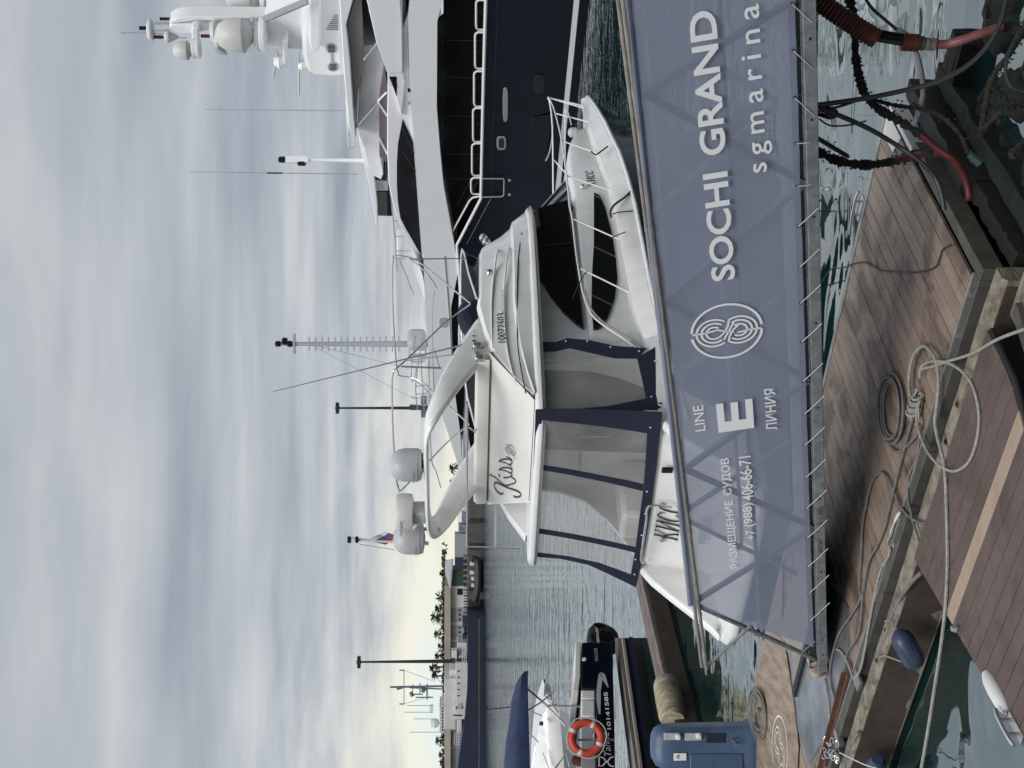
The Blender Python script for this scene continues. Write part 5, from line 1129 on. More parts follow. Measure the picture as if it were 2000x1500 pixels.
# landing plate, grooved boards and printed mat at the foot of the gangway
m = MB(); fq = [(4.75, -1.75), (5.9, -1.95), (6.75, -1.2), (6.55, -.38), (5.9, -.22), (4.5, -.25), (4.2, -.5)]
m.prism(fq, lambda t, u: A.p(t, u, .4525), lambda t, u: A.p(t, u, .462)); tag(m.build('landing_plate', 'plate_steel'), 'shiny steel landing plate under the foot of the gangway', 'plate')
gb = thing('ramp_boards', 'pale grooved boards of the ramp threshold at the left end of the gangway', 'ramp', A.p(6, -1.8, .45))
for k in range(12):
    m = MB(); s0 = -2.05 + .066 * k; m.boxf(A, 4.4, 6.5 - .04 * k, s0, s0 + .058, .463, .488); m.build('board', 'deck_grooved', gb, smooth=0, bevel=.004)
m = MB(); m.boxf(A, 5.0, 6.45, -1.25, -1.16, .463, .50); m.build('edge_strip', 'black_rubber', gb, bevel=.008)
mt = thing('printed_board', 'wood-grained board printed with a pale knot emblem beside the blue service pedestal', 'board', A.p(8, -1.6, .45))
pl = [(5.7, -2.52), (10.4, -2.52), (10.4, -.95), (7.0, -.60), (6.75, -.75), (6.55, -1.15), (6.3, -2.10)]
m = MB(); m.prism(pl, lambda t, u: A.p(t, u, .463), lambda t, u: A.p(t, u, .478)); m.build('board', 'mat_wood', mt, bevel=.004)
ec = A.ts(1523, 1462, .479); m = MB()
def mp_(a, b): return A.p(ec[0] + a * .40, ec[1] + b * .34, .482)
m.ribbon([mp_(math.cos(R(k * 10 + 8)), math.sin(R(k * 10 + 8))) for k in range(35)], .022, UP)
for sy in (.33, -.33):
    for r_ in (.42, .26): m.ribbon([mp_(r_ * math.cos(R(k * 12)), sy + r_ * math.sin(R(k * 12))) for k in range(30)], .018, UP)
m.build('knot_emblem', 'rope_white', mt)
m = MB(); Q = onz(1605, 1300, .50)
m.lathe([(.02, -.15), (.055, -.14), (.07, -.12), (.07, -.08), (.052, -.07), (.052, -.05), (.07, -.04), (.07, 0), (.05, .01), (.05, .03), (.075, .04), (.085, .09), (.06, .12), (.02, .13)], Q + Vector((0, 0, .06)), (A.d * .9 + Vector((0, 0, -.35))), 18); tag(m.build('roller', 'porcelain'), 'cream and brown ribbed roller at the foot of the gangway', 'roller')
m = MB(); m.tube(smooth_path(on_deck([(1610, 1325), (1617, 1360), (1620, 1400), (1618, 1440), (1612, 1500)], .474), 4), .009, 6); tag(m.build('rope', 'rope'), 'thin rope from the ribbed roller across the steel plate', 'rope')
m = MB(); a_, b_ = onz(1655, 1318, .48), onz(1606, 1510, .48); d_ = (b_ - a_) / 2; w_ = d_.cross(UP).normalized()
m.box((a_ + b_) / 2, d_, w_ * .028, (0, 0, .005)); m.box((a_ + b_) / 2 + w_ * .03 + Vector((0, 0, .025)), d_, w_ * .004, (0, 0, .028)); tag(m.build('angle_bar', 'angle_rust', bevel=.002), 'rusty brown steel angle bar lying on the pontoon at lower left', 'bar')
ch = thing('chain', 'heap of galvanised chain beside the rusty angle bar', 'chain', onz(1620, 1465, .47))
for k in range(20):
    P = onz(1620 + rg.uniform(-14, 16), 1465 + rg.uniform(-22, 22), .48 + rg.uniform(0, .05)); u_ = Vector((rg.uniform(-1, 1), rg.uniform(-1, 1), rg.uniform(-.6, .6))).normalized(); v_ = u_.orthogonal().normalized()
    m = MB(); m.tube([P + u_ * math.cos(a) * .036 + v_ * math.sin(a) * .021 for a in [6.2832 * i / 10 for i in range(10)]], .0065, 5, True); m.build('link', 'steel', ch)
m = MB(); m.tube(smooth_path([onz(1640, 1470, .52), onz(1660, 1480, .5), onz(1690, 1494, .44), onz(1712, 1500, .36)], 4), .006, 5); tag(m.build('rope', 'rope_white'), 'thin white cord tied from the chain over the timber beam', 'rope')
# navy fender hanging outside the timber
fd_ = thing('boat_fender', 'navy blue ribbed fender tied to the timber beam above the dark water', 'fender', onz(1775, 1270, .2))
Fo = ony(1773, 1268, A.p(3.3, .62, 0).y); ax_ = (ony(1793, 1302, Fo.y) - ony(1757, 1236, Fo.y)).normalized(); fl_ = (ony(1797, 1303, Fo.y) - ony(1755, 1232, Fo.y)).length
m = MB(); h = fl_ / 2; m.lathe([(.012, -h - .01), (.03, -h), (.05, -h * .92), (.085, -h * .75), (.098, -h * .5), (.10, 0), (.098, h * .55), (.08, h * .82), (.05, h * .95), (.02, h)], Fo, ax_, 20); m.build('body', 'fender_blue', fd_)
for k in range(8):
    a = k * 6.2832 / 8; u_ = ax_.orthogonal().normalized(); v_ = ax_.cross(u_); d_ = u_ * math.cos(a) + v_ * math.sin(a)
    m = MB(); m.tube([Fo - ax_ * h * .3 + d_ * .099, Fo + ax_ * h * .6 + d_ * .098], .005, 5); m.build('rib', 'fender_blue', fd_)
for sg, q in ((-1, (1738, 1210)), (1, (1727, 1280))):
    m = MB(); m.tube([Fo + ax_ * sg * h, onz(*q, .45), onz(q[0] - 10, q[1] + 4, .45)], .006, 5); m.build('tie', 'rope', fd_)
m = MB(); m.lathe([(.02, -.2), (.08, -.15), (.09, .1), (.05, .2)], onz(1710, 1500, .25), (.4, -.5, .1), 14); tag(m.build('boat_fender', 'fender_blue'), 'blue fender end at the left edge below the timber beam', 'fender')
# foreground cleat and white fender on the dark pontoon
zz = .50; P = A.p(1.95, 2.15, zz); e_ = (A.p(1.60, 3.6, 0) - A.p(2.42, .5, 0)).normalized()
horn_cleat('mooring_cleat', 'large stainless cleat on the edge of the dark foreground pontoon', onz(1985, 1420, .50), onz(2005, 1470, .5) - onz(1960, 1385, .5), .34, hgt=.09, rr=.017)
m = MB(); a_, b_ = onz(1925, 1312, .50), onz(1967, 1390, .50); ax_ = (b_ - a_).normalized(); h = (b_ - a_).length / 2
m.lathe([(.01, -h), (.035, -h * .9), (.055, -h * .5), (.06, 0), (.055, h * .6), (.03, h)], (a_ + b_) / 2, ax_, 16); tag(m.build('dock_bumper', 'wall_white'), 'white plastic bumper on the edge of the dark foreground pontoon', 'bumper')
m = MB(); m.lathe([(.02, 0), (.03, .03), (.02, .06)], onz(1874, 1228, .5), seg=10); tag(m.build('fitting', 'steel'), 'small steel fitting at the end of the beige plank', 'fitting')
# coil of hose and cable by the pedestal
m = MB(); C2 = A.p(*A.ts(1486, 1392, .48), 0)
for k in range(6):
    r_ = .20 + .022 * k; m.tube([C2 + Vector((rg.uniform(-.004, .004) + .012 * math.sin(k * 2.1), .015 * math.cos(k * 1.7), 0)) + Vector((math.cos(a) * r_, math.sin(a) * r_ * 1.1, .485 + .008 * (k % 3) + .05 * (1 + math.sin(a)) * .6)) for a in [6.2832 * i / 40 for i in range(40)]], .012, 6, True)
m.tube(smooth_path([C2 + A.n * .05 + A.d * (-.15) + Vector((0, 0, .53)), C2 + Vector((0, 0, .55)), C2 + A.d * .16 + Vector((0, 0, .53))]), .026, 8)
tag(m.build('cable_coil', 'cable_grey'), 'coil of grey hose with a black plug beside the blue pedestal', 'cable coil')
# ================================================================ SERVICE PEDESTAL
pd = thing('service_pedestal', 'blue plastic power and water pedestal at the left end of the pontoon', 'pedestal', onz(1480, 1475, .46))
def ppx(x, y, d): return ony(x, y, d)
dP = onz(1480, 1475, .46).y
prof = [(1480, 1418), (1440, 1420), (1400, 1423), (1360, 1426), (1320, 1430), (1298, 1431), (1285, 1440), (1278, 1460), (1275, 1490), (1275, 1540)]
rings = []
x1 = ppx(1400, 1420, dP).x; x0 = x1 - .62
zt_, zb_ = ppx(1276, 1480, dP).z, .46
rg2 = []
for k, (fz, w_, dep, sh_) in enumerate(((0, .30, .20, 0), (.06, .31, .21, 0), (.10, .285, .185, 0), (.55, .28, .18, 0), (.80, .275, .175, 0), (.90, .26, .17, .01), (.96, .22, .14, .02), (.99, .15, .10, .03), (1.0, .06, .05, .03))):
    z = zb_ + (zt_ - zb_) * fz; cx_ = x1 - .29; ring = []
    for j in range(28):
        a = 6.2832 * j / 28; ca, sa_ = math.cos(a), math.sin(a); p_ = 5
        r_ = (abs(ca) ** p_ + abs(sa_) ** p_) ** (-1 / p_); ring.append((cx_ + w_ * r_ * ca, dP + .2 + dep * r_ * sa_ + sh_, z))
    rg2.append(ring)
m = MB(); m.grid(rg2, True, True); m.build('housing', 'pedestal_blue', pd, smooth=45)
yf = dP + .2 - .185
def pbox(nm, mm, x0_, x1_, y0_, y1_, d0, dep, par=None, bev=.006):
    a = ppx(x0_, y1_, dP); b = ppx(x1_, y0_, dP); m = MB(); m.boxw(a.x, b.x, yf - d0, yf - d0 + dep, b.z, a.z); return m.build(nm, mm, par or pd, bevel=bev)
s1 = pbox('socket_panel', 'grey_plastic', 1297, 1329, 1432, 1446, .012, .03); s2 = pbox('socket_panel', 'grey_plastic', 1338, 1371, 1432, 1447, .012, .03)
for y_, x_, par in ((1439, 1324, s1), (1437, 1364, s2)):
    m = MB(); P = ppx(x_, y_, dP); P.y = yf - .012; m.lathe([(.035, 0), (.035, .03), (.022, .032), (.022, .045), (.008, .046)], P, (0, -1, 0), 16); m.build('socket', 'white_paint', par)
pbox('recess', 'navy_canvas', 1380, 1418, 1433, 1452, .003, .02)
lb_ = pbox('label_plate', 'white_paint', 1316, 1341, 1471, 1486, .014, .01)
m = MB(); P = ppx(1325, 1477, dP); P.y = yf - .0155; m.ribbon(smooth_path([P + Vector((-.03, 0, -.02)), P + Vector((-.01, 0, .02)), P + Vector((.0, 0, -.02))]), .008, (0, -1, 0)); m.ribbon(smooth_path([P + Vector((.0, 0, -.02)), P + Vector((.01, 0, .01)), P + Vector((.02, 0, -.02))]), .006, (0, -1, 0)); m.build('sail_mark', 'black_paint', lb_)
pbox('hatch', 'pedestal_blue', 1348, 1452, 1472, 1520, .012, .03, bev=.012)
m = MB(); P = ppx(1430, 1445, dP); P.y = yf - .03; m.lathe([(.012, -.05), (.012, .05), (.02, .055)], P, (0, -1, .1), 10); m.build('tap', 'steel', pd)
m = MB(); P = ppx(1436, 1452, dP); P.y = yf - .03; m.lathe([(.012, -.05), (.012, .05), (.02, .055)], P, (0, -1, .1), 10); m.build('tap', 'steel', pd)
# ================================================================ LARGE NAVY YACHT (port side, bow to the left and away)
Y = Frame((12.3, 42.6), 122)
yy = thing('superyacht', 'large yacht with dark navy hull and tall white superstructure behind the white motor yacht', 'yacht', Y.p(8, -3.5, 0))
BM = 7.2
def yp(x, y, s=0.0):
    t, z = Y.tz(x, y, s); return Y.p(t, s, z)
def ypanel(nm, mm, pix, s0=0.0, s1=-BM, par=None, inset=0.0, bev=0.0, smooth=30, label=None):
    """outline on the near side at offset s0, carried across the boat to s1"""
    pl = Y.side(pix, s0); m = MB(); m.prism(pl, lambda t, z: Y.p(t, s0, z), lambda t, z: Y.p(t, s1, z)); return m.build(nm, mm, par or yy, bevel=bev, smooth=smooth, label=label)
# hull: deck edge line read off the photo, then flared to the waterline
edge_px = [(957, -190), (951, 0), (947, 130), (944, 250), (941, 388)]
ed = [Y.tz(x, y, 0) for x, y in edge_px]; tE = ed[-1][0]
up_ = [Y.tz(894, 478, 0)]; 
def zdeck(t): return lerp(ed + [(up_[0][0], up_[0][1]), (up_[0][0] + 3, up_[0][1] - .15), (34, 4.15)], t)
LB = 34.0
def hbm(t): return 3.6 if t < 14 else 3.6 * math.sqrt(max(0, 1 - ((t - 14) / (LB - 14)) ** 2.2))
rows = []; sts = [-9, -5, -1, 2, 5, 8, tE - .01, (tE + up_[0][0]) / 2, up_[0][0], 14, 16, 18, 20, 22.5, 25, 27, 29, 31, 32.5, 33.5, LB]
for t in sts:
    h = max(hbm(t), .02); zd = zdeck(t); rk = 4.0 * max(0, (t - 14) / (LB - 14)) ** 3
    fl = .94 if t < 14 else .94 - .45 * (t - 14) / (LB - 14)
    pr = [(0, h, zd), (-rk * .2, h * (1 + fl) / 2 * 1.01, zd * .6), (-rk * .6, h * fl, .45), (-rk, h * fl * .96, -.5)]
    rows.append([Y.p(t + a, -3.6 + b, z) for a, b, z in pr] + [Y.p(t + a, -3.6 - b, z) for a, b, z in pr[::-1]])
m = MB(); m.grid(rows); m.poly(rows[0]); hull = m.build('hull', 'navy_gelcoat', yy, smooth=50)
m = MB(); m.grid([[r[0] - Vector((0, 0, .35)), r[-1] - Vector((0, 0, .35))] for r in rows]); m.build('deck', 'yacht_white', yy)
m = MB(); m.tube([r[0] + Vector((0, 0, .03)) for r in rows], .06, 8); m.build('cap_rail', 'rail_white', hull)
m = MB(); st_ = [Y.p(t, -3.6 + hbm(t) * (.94 if t < 14 else .94 - .45 * (t - 14) / (LB - 14)) + .02, .30) for t in sts[:13]]; m.grid([[p + Vector((0, 0, -.09)) for p in st_], [p + Vector((0, 0, .09)) for p in st_]]); m.build('boot_stripe', 'white_paint', hull)
def hull_off(z): return -3.6 + 3.6 * (.94 + .06 * max(0, min(1, z / 3.1))) + .012
def hpoly(nm, mm, pix, par=None, th=.03, off=0.0):
    P = []
    for x, y in pix:
        s = 0
        for _ in range(4): t, z = Y.tz(x, y, s); s = hull_off(z)
        P.append((t, z, s))
    m = MB(); m.grid([[Y.p(t, s + off, z) for t, z, s in P], [Y.p(t, s + off + th, z) for t, z, s in P]], True, True); return m.build(nm, mm, par or hull, bevel=.01)
def oval(x0, x1, y0, y1, n=20, p=4):
    cx_, cy_, a, b = (x0 + x1) / 2, (y0 + y1) / 2, (x1 - x0) / 2, (y1 - y0) / 2; o = []
    for k in range(n):
        A_ = 6.2832 * k / n; c_, s_ = math.cos(A_), math.sin(A_); r = (abs(c_) ** p + abs(s_) ** p) ** (-1 / p); o.append((cx_ + a * r * c_, cy_ + b * r * s_))
    return o
hpoly('fairlead', 'steel', oval(982, 992, 170, 237))
f1 = hpoly('fairlead', 'steel', oval(970, 988.5, 265, 292)); hpoly('opening', 'dark_glass', oval(974, 985, 269, 288), f1, .012, .03)
hpoly('hull_window', 'smoke_glass', oval(1043, 1064, 145, 181), th=.02)
hpoly('hull_window', 'black_gloss', [(1032, 310), (1036, 235), (1045, 228), (1076, 222), (1080, 250), (1072, 310), (1060, 318), (1036, 320)], th=.015)
m = MB(); m.tube(smooth_path([yp(1078, 224, .06), yp(1080, 255, .06), yp(1074, 295, .06), yp(1066, 314, .06)]), .03, 6); m.build('window_trim', 'grey_plastic', hull)
m = MB(); m.tube([yp(941, 349, .05), yp(984, 349, .05), yp(984.5, 352, .05), yp(984, 381, .05), yp(980, 384, .05), yp(941, 385, .05)], .022, 6); m.build('side_door_outline', 'grey_plastic', hull)
for y_ in (351, 379): hpoly('door_light', 'grey_plastic', oval(992, 998, y_ - 2, y_ + 3, 8), th=.03)
# rails along the bulwark: rounded frames between stanchions
fr = [(930, 951, -62, -6), (930, 951, 0, 58), (928, 950, 63, 134), (926, 948, 139, 208), (924, 945, 211, 277), (922, 941, 280, 343), (920, 940, 347, 379)]
for x0, x1, y0, y1 in fr:
    m = MB(); P = [yp(x, y, -.12) for x, y in [(x1, y0), (x0 + 5, y0), (x0 + 1, y0 + 3), (x0, y0 + 7), (x0, y1 - 7), (x0 + 1, y1 - 3), (x0 + 5, y1), (x1, y1)]]; m.tube(P, .038, 7); m.build('bulwark_rail', 'rail_white', yy)
m = MB(); m.tube([yp(938, 383, -.12), yp(923, 386, -.12), yp(917, 392, -.12), yp(884, 452, -.12)], .035, 7); m.build('bulwark_rail', 'rail_white', yy)
ypanel('bulwark_light', 'light_clear', [(941, 150), (946, 150), (946, 206), (941, 206)], -.05, -.12)
# main deck house: long black glass wall
ypanel('main_saloon', 'black_gloss', [(866, -190), (866, 360), (876, 420), (886, 470), (960, 455), (960, 300), (960, -190)], -.55, -BM + .55)
for y_ in (78, 150, 226, 300, 348):
    m = MB(); m.tube([yp(868, y_, -.54), yp(948, y_ + 2, -.54)], .012, 4); m.build('glass_joint', 'black_paint', yy)
ypanel('side_deck_lining', 'smoke_glass', [(853, 45), (853, 210), (860, 300), (867, 350), (868, 300), (868, 30)], -.40, -.56)
# long white fashion band that sweeps forward to the bow
band_ = [(803, -190), (800, 0), (797, 33), (800, 180), (809, 270), (818, 390), (827, 506), (831, 620), (838, 700), (848, 760), (862, 806), (880, 862), (900, 926), (903, 920), (899, 846), (890, 780), (884, 690), (881, 600), (896, 524), (881, 444), (866, 360), (860, 300), (853, 210), (854, 42), (864, 0), (868, -190)]
bd = ypanel('superstructure_band', 'yacht_white', band_, -.02, -BM, smooth=20)
m = MB(); m.tube([yp(868, 500, 0), yp(873, 560, 0), (yp(879, 640, 0)), yp(884, 735, 0)], .02, 5); m.build('panel_joint', 'yacht_grey', bd)
ypanel('vent', 'yacht_grey', oval(858, 875, 621, 640, 16), .0, -.06, bd)
for y_ in (174, 199): ypanel('deck_light', 'black_gloss' if y_ < 180 else 'yacht_grey', oval(796, 801, y_, y_ + 6, 10), .0, -.05, bd)
# forward windows below the band, and the bow structure
ypanel('forward_window', 'black_gloss', [(895, 526), (880, 596), (882, 690), (889, 780), (897, 846), (903, 850), (907, 780), (906, 690), (906, 620), (908, 560)], -.10, -BM + .1)
ypanel('bow_house', 'yacht_white', [(905, 560), (906, 690), (906, 780), (904, 860), (908, 905), (926, 908), (945, 860), (945, 560)], -.16, -BM + .2)
ypanel('forward_window', 'black_gloss', [(912, 690), (910, 780), (914, 850), (922, 890), (926, 870), (926, 690)], -.12, -.2)
m = MB(); m.tube([yp(906, 500, .1), yp(907, 620, .1), yp(911, 760, .1), yp(914, 880, .1)], .04, 6); m.build('cap_rail', 'rail_white', yy)
# upper deck house, its curved window and wing
ypanel('upper_house', 'yacht_white', [(800, 20), (797, 60), (800, 180), (809, 270), (818, 390), (827, 506), (806, 482), (790, 460), (775, 424), (766, 395), (759, 360), (756, 300), (756, 230), (757, 160), (760, 120)], -.25, -BM + .25, bev=.04)
w2 = ypanel('bridge_window', 'smoke_glass', [(786, 234), (798, 258), (807, 279), (812, 340), (816, 395), (824, 503), (806, 470), (792, 446), (782, 426), (777, 395), (775, 360), (775, 320), (777, 282)], -.22, -.3)
for a, b in (((786, 250), (809, 300)), ((788, 268), (806, 290)), ((783, 290), (812, 335))):
    m = MB(); m.tube([yp(*a, -.21), yp(*b, -.21)], .02, 4); m.build('window_bar', 'black_gloss', w2)
ypanel('side_wing', 'yacht_white', [(716, -190), (716, 0), (735, 84), (757, 145), (770, 143), (787, 142), (786, 60), (782, 0), (782, -190)], -.05, -.35, bev=.03)
ypanel('side_wing', 'yacht_white', [(756, 140), (787, 141), (792, 160), (784, 228), (770, 175), (758, 165)], -.10, -.4, bev=.03)
ypanel('wing_vent', 'black_gloss', [(760, 150), (774, 150), (775, 168), (774, 188), (768, 170)], -.085, -.11)
m = MB(); m.tube([yp(784, -60, 0), yp(786, 140, 0)], .03, 5); m.build('panel_joint', 'yacht_grey', yy)
# wheelhouse glass and pale sloping roof
wg = ypanel('wheelhouse_glass', 'brown_glass', [(750, 128), (756, 162), (757, 300), (754, 318), (741, 304), (740, 196)], -.4, -BM + .5)
for a, b in (((738, 198), (755, 180)), ((739, 200), (756, 226)), ((741, 270), (756, 300))):
    m = MB(); m.tube([yp(*a, -.38), yp(*b, -.38)], .045, 5); m.build('mullion', 'yacht_white', wg)
ypanel('roof_slope', 'yacht_white', [(707, 60), (712, 90), (736, 86), (751, 130), (741, 196), (741, 304), (748, 340), (744, 350), (724, 340), (712, 290), (697, 250), (707, 130)], -.9, -BM + 1.0)
ypanel('sun_deck', 'yacht_grey', [(722, -190), (720, 20), (742, 100), (752, 140), (790, 140), (795, -190)], -.5, -BM + .5)
# hardtop with dark underside and struts
ypanel('hardtop', 'yacht_white', [(660, -190), (662, 0), (672, 150), (681, 250), (690, 272), (696, 268), (691, 215), (684, 110), (677, 48), (690, 0), (712, -90), (716, -190)], -.3, -BM + .3, bev=.04)
ypanel('hardtop_lining', 'brown_glass', [(678, 52), (692, 0), (706, -4), (709, 60), (708, 130), (700, 180), (692, 214)], -.5, -BM + .6)
for a, b in (((695, 249), (740, 198)), ((711, 116), (737, 82))):
    m = MB(); m.tube([yp(*a, -.45), yp(*b, -.45)], .055, 7); m.build('strut', 'steel', yy)
m = MB()
P = [yp(x, y, -.6) for x, y in ((676, 190), (681, 288), (692, 288), (692, 270), (682, 270))]; m.tube(P, .03, 5); m.build('roof_rail', 'rail_white', yy)
# upper helm roof forward of it
ypanel('helm_roof', 'yacht_white', [(698, 255), (706, 300), (716, 340), (725, 385), (733, 430), (734, 444), (738, 442), (737, 400), (733, 365), (729, 330), (747, 325), (745, 300), (716, 290)], -1.2, -BM + 1.2, bev=.03)
ypanel('helm_window', 'black_gloss', [(729, 331), (728, 349), (754, 352), (752, 333)], -1.5, -BM + 1.5)
ypanel('helm_post', 'yacht_grey', [(733, 352), (735, 373), (758, 372), (756, 354)], -1.45, -BM + 1.45)
ypanel('helm_window', 'dark_glass', [(735, 375), (736, 421), (766, 422), (761, 374)], -1.5, -BM + 1.5)
# foredeck rails and stowed gear
m = MB(); P = [yp(x, y, -.8) for x, y in ((766, 404), (769, 440), (772, 475), (774, 500), (776, 530))]; m.tube(P, .03, 5)
for x, y, x2 in ((768, 432, 782), (771, 462, 788), (773, 490, 800), (775, 505, 792)): m.tube([yp(x, y, -.8), yp(x2, y, -.8)], .022, 5)
m.tube([yp(x, y, -.8) for x, y in ((779, 505), (790, 530), (800, 555), (808, 575))], .03, 5); m.build('foredeck_rail', 'yacht_grey', yy)
ypanel('liferaft', 'light_clear', [(774, 488), (786, 488), (787, 512), (777, 514)], -1.2, -2.4, bev=.08)
ypanel('foredeck_cushion', 'yacht_white', [(790, 470), (800, 500), (812, 540), (826, 575), (834, 600), (826, 540), (806, 484)], -1.0, -4)
m = MB()
for a, b in (((765, 500), (765, 500)),): pass
rp = [((812, 655), (806, 700), (803, 735), (808, 745), (813, 720), (822, 705), (830, 700)), ((826, 660), (820, 690), (815, 720), (812, 760), (815, 800)), ((812, 755), (836, 752)), ((812, 770), (838, 768)), ((802, 775), (822, 778), (842, 776)), ((800, 790), (838, 792)), ((822, 700), (826, 760), (828, 800)), ((836, 690), (838, 740), (840, 800))]
for q in rp: m.tube(smooth_path([yp(x, y, -1.5) for x, y in q], 3), .028, 5)
m.build('pulpit_rail', 'steel', yy)
m = MB(); m.boxf(Y, *sorted((Y.tz(812, 797, -2)[0], Y.tz(812, 801, -2)[0])), -2.2, -2.0, *sorted((Y.tz(800, 800, -2)[1], Y.tz(838, 800, -2)[1]))); m.build('gangway_post', 'hut_green', yy)
m = MB(); m.boxf(Y, *sorted((Y.tz(830, 805, -2)[0], Y.tz(830, 822, -2)[0])), -3.0, -2.2, *sorted((Y.tz(822, 810, -2)[1], Y.tz(833, 810, -2)[1]))); m.build('deck_box', 'truss_dark', yy)
# folding mast on the foredeck with steps and stays
sM = -3.6
P0, P1 = yp(838, 672, sM), yp(540, 669, sM)
P1 = Vector((P0.x, P0.y, P1.z))
m = MB(); m.tube([P0, P1], [.17, .09], 10); mast = m.build('fore_mast', 'yacht_grey', yy)
for k in range(15):
    z = ony(604 + k * 12.5, 672, P0.y).z; m = MB(); m.box((P0.x, P0.y, z), (.34 + .004 * k, 0, 0), (0, .05, 0), (0, 0, .03)); m.build('step', 'yacht_grey', mast)
m = MB(); z = ony(575, 670, P0.y).z; m.box((P0.x, P0.y, z), (.5, 0, 0), (0, .15, 0), (0, 0, .05)); m.build('spreader', 'yacht_grey', mast)
for x_, r_ in ((566, .16), (556, .2), (543, .15)):
    z = ony(x_, 670, P0.y).z; m = MB(); m.lathe([(r_ * .8, -.14), (r_, -.08), (r_, .08), (r_ * .7, .14)], (P0.x + (.12 if x_ == 556 else 0), P0.y, z), seg=10); m.build('navigation_light', 'black_gloss', mast)
for q, r_ in (((795, 522), .012), ((848, 800), .012), ((800, 720), .012)):
    Q = yp(*q, -3.6); z = ony(604, 670, P0.y).z; m = MB(); m.tube([(P0.x, P0.y, z), Q], r_, 4); m.build('stay', 'yacht_grey', mast)
m = MB(); c_ = yp(815, 676, sM + .3); tt, zz1 = Y.tz(834, 696, sM); t2, zz2 = Y.tz(795, 655, sM)
m.boxf(Y, min(tt, t2), max(tt, t2), sM - .5, sM + .5, zz1, zz2); m.build('mast_housing', 'yacht_grey', yy, bevel=.25)
for a, b in (((803, 668), (830, 671)), ((803, 682), (830, 684))):
    m = MB(); m.boxf(Y, *sorted((Y.tz(*a, sM)[0], Y.tz(b[0], a[1] + 5, sM)[0])), sM + .5, sM + .53, *sorted((Y.tz(*a, sM)[1], Y.tz(*b, sM)[1]))); m.build('slot', 'white_paint', yy)
# ---------------------------------------------------------------- radar mast on the hardtop
SM = -3.0
def mp3(x, y, s=SM): return yp(x, y, s)
ypanel('mast_block', 'yacht_white', [(588, 60), (590, 110), (598, 140), (612, 151), (640, 153), (674, 152), (672, 60), (670, -60), (600, -60)], -2.0, -4.4, bev=.18)
ypanel('mast_cowl', 'yacht_white', [(604, -60), (603, 80), (608, 101), (616, 104), (623, 100), (626, 80), (627, -60)], -1.55, -2.4, bev=.12)
for y0, y1, x0, x1 in ((86, 105, 637, 658), (122, 140, 640, 661)):
    o = ypanel('vent', 'yacht_grey', oval(x0, x1, y0, y1, 18, 2), -1.96, -2.05)
    for k in range(5):
        y_ = y0 + 4 + k * (y1 - y0 - 8) / 4; m = MB(); m.tube([yp(x0 + 4, y_, -1.94), yp(x1 - 4, y_, -1.94)], .012, 4); m.build('louvre', 'black_paint', o)
ypanel('vent_link', 'yacht_grey', [(646, 104), (646, 124), (651, 124), (651, 104)], -1.965, -2.05)
for k in range(8):
    y_ = 31 + k * 3.8; m = MB(); m.tube([yp(661, y_, -1.95), yp(637 + (7 - k) * 2.2, y_, -1.95)], .014, 4); m.build('grille_bar', 'truss_dark', yy)
ypanel('mast_column', 'yacht_white', [(600, 99), (524, 97), (516, 95), (516, 38), (526, 34), (560, 15), (600, 5)], -2.5, -3.6, bev=.10)
ypanel('mast_column', 'yacht_white', [(520, 56), (440, 52), (372, 68), (345, 66), (330, 54), (332, 48), (360, 48), (440, 46), (520, 34)], -2.75, -3.3, bev=.06)
ypanel('mast_column', 'yacht_white', [(520, 34), (440, 33), (372, 32), (345, 36), (330, 44), (334, 47), (380, 40), (440, 40), (520, 40)], -2.75, -3.3, bev=.03)
def mdisc(nm, mm, x0, x1, y0, y1, s=SM, par=None):
    """round plate seen edge-on: thickness x0..x1, diameter y0..y1"""
    c_ = yp((x0 + x1) / 2, (y0 + y1) / 2, s); r = (yp(x0, y0, s) - yp(x0, y1, s)).dot(Vector((1, 0, 0))) / 2; h = abs(ony(x0, y0, c_.y).z - ony(x1, y0, c_.y).z)
    r = abs(ony(x0, y0, c_.y).x - ony(x0, y1, c_.y).x) / 2
    m = MB(); m.lathe([(r * .9, -h / 2), (r, -h * .3), (r, h * .3), (r * .9, h / 2)], c_, seg=24); return m.build(nm, mm, par or yy)
mdisc('platform', 'yacht_white', 498, 508, 42, 102, -2.2); mdisc('platform', 'yacht_white', 508, 521, 32, 102, -2.2)
mdisc('platform', 'yacht_white', 375, 383, 76, 114, -2.0); mdisc('platform', 'yacht_white', 383, 391, 74, 114, -2.0)
mdisc('platform', 'yacht_white', 413, 421, 40, 84, -2.4); mdisc('platform', 'yacht_white', 421, 428, 44, 96, -2.4)
mdisc('platform', 'yacht_white', 290, 298, 38, 80); mdisc('platform', 'yacht_white', 322, 331, 57, 81)
ypanel('platform_arm', 'yacht_white', [(374, 55), (374, 84), (388, 84), (388, 55)], -2.3, -2.7, bev=.05)
def radome(x0, x1, y0, y1, s):
    c_ = yp(x1, (y0 + y1) / 2, s); r = abs(ony(x0, y0, c_.y).x - ony(x0, y1, c_.y).x) / 2; h = ony(x0, y0, c_.y).z - ony(x1, y0, c_.y).z
    m = MB(); m.lathe([(r * .28, 0), (r * .45, h * .05), (r * .98, h * .24), (r * 1.0, h * .30), (r * .97, h * .52), (r * .86, h * .74), (r * .62, h * .91), (r * .3, h * .985), (r * .01, h)], c_, seg=32); o = m.build('radome', 'dome_white', yy, smooth=60)
    m = MB(); m.lathe([(r * .99 + .01, h * .245), (r * 1.0 + .012, h * .28)], c_, seg=32); m.build('seam', 'grey_plastic', o)
radome(421, 496, 34, 103, -2.0); radome(338, 377, 80, 117, -1.9); radome(440, 512, -45, 31, -4.4)
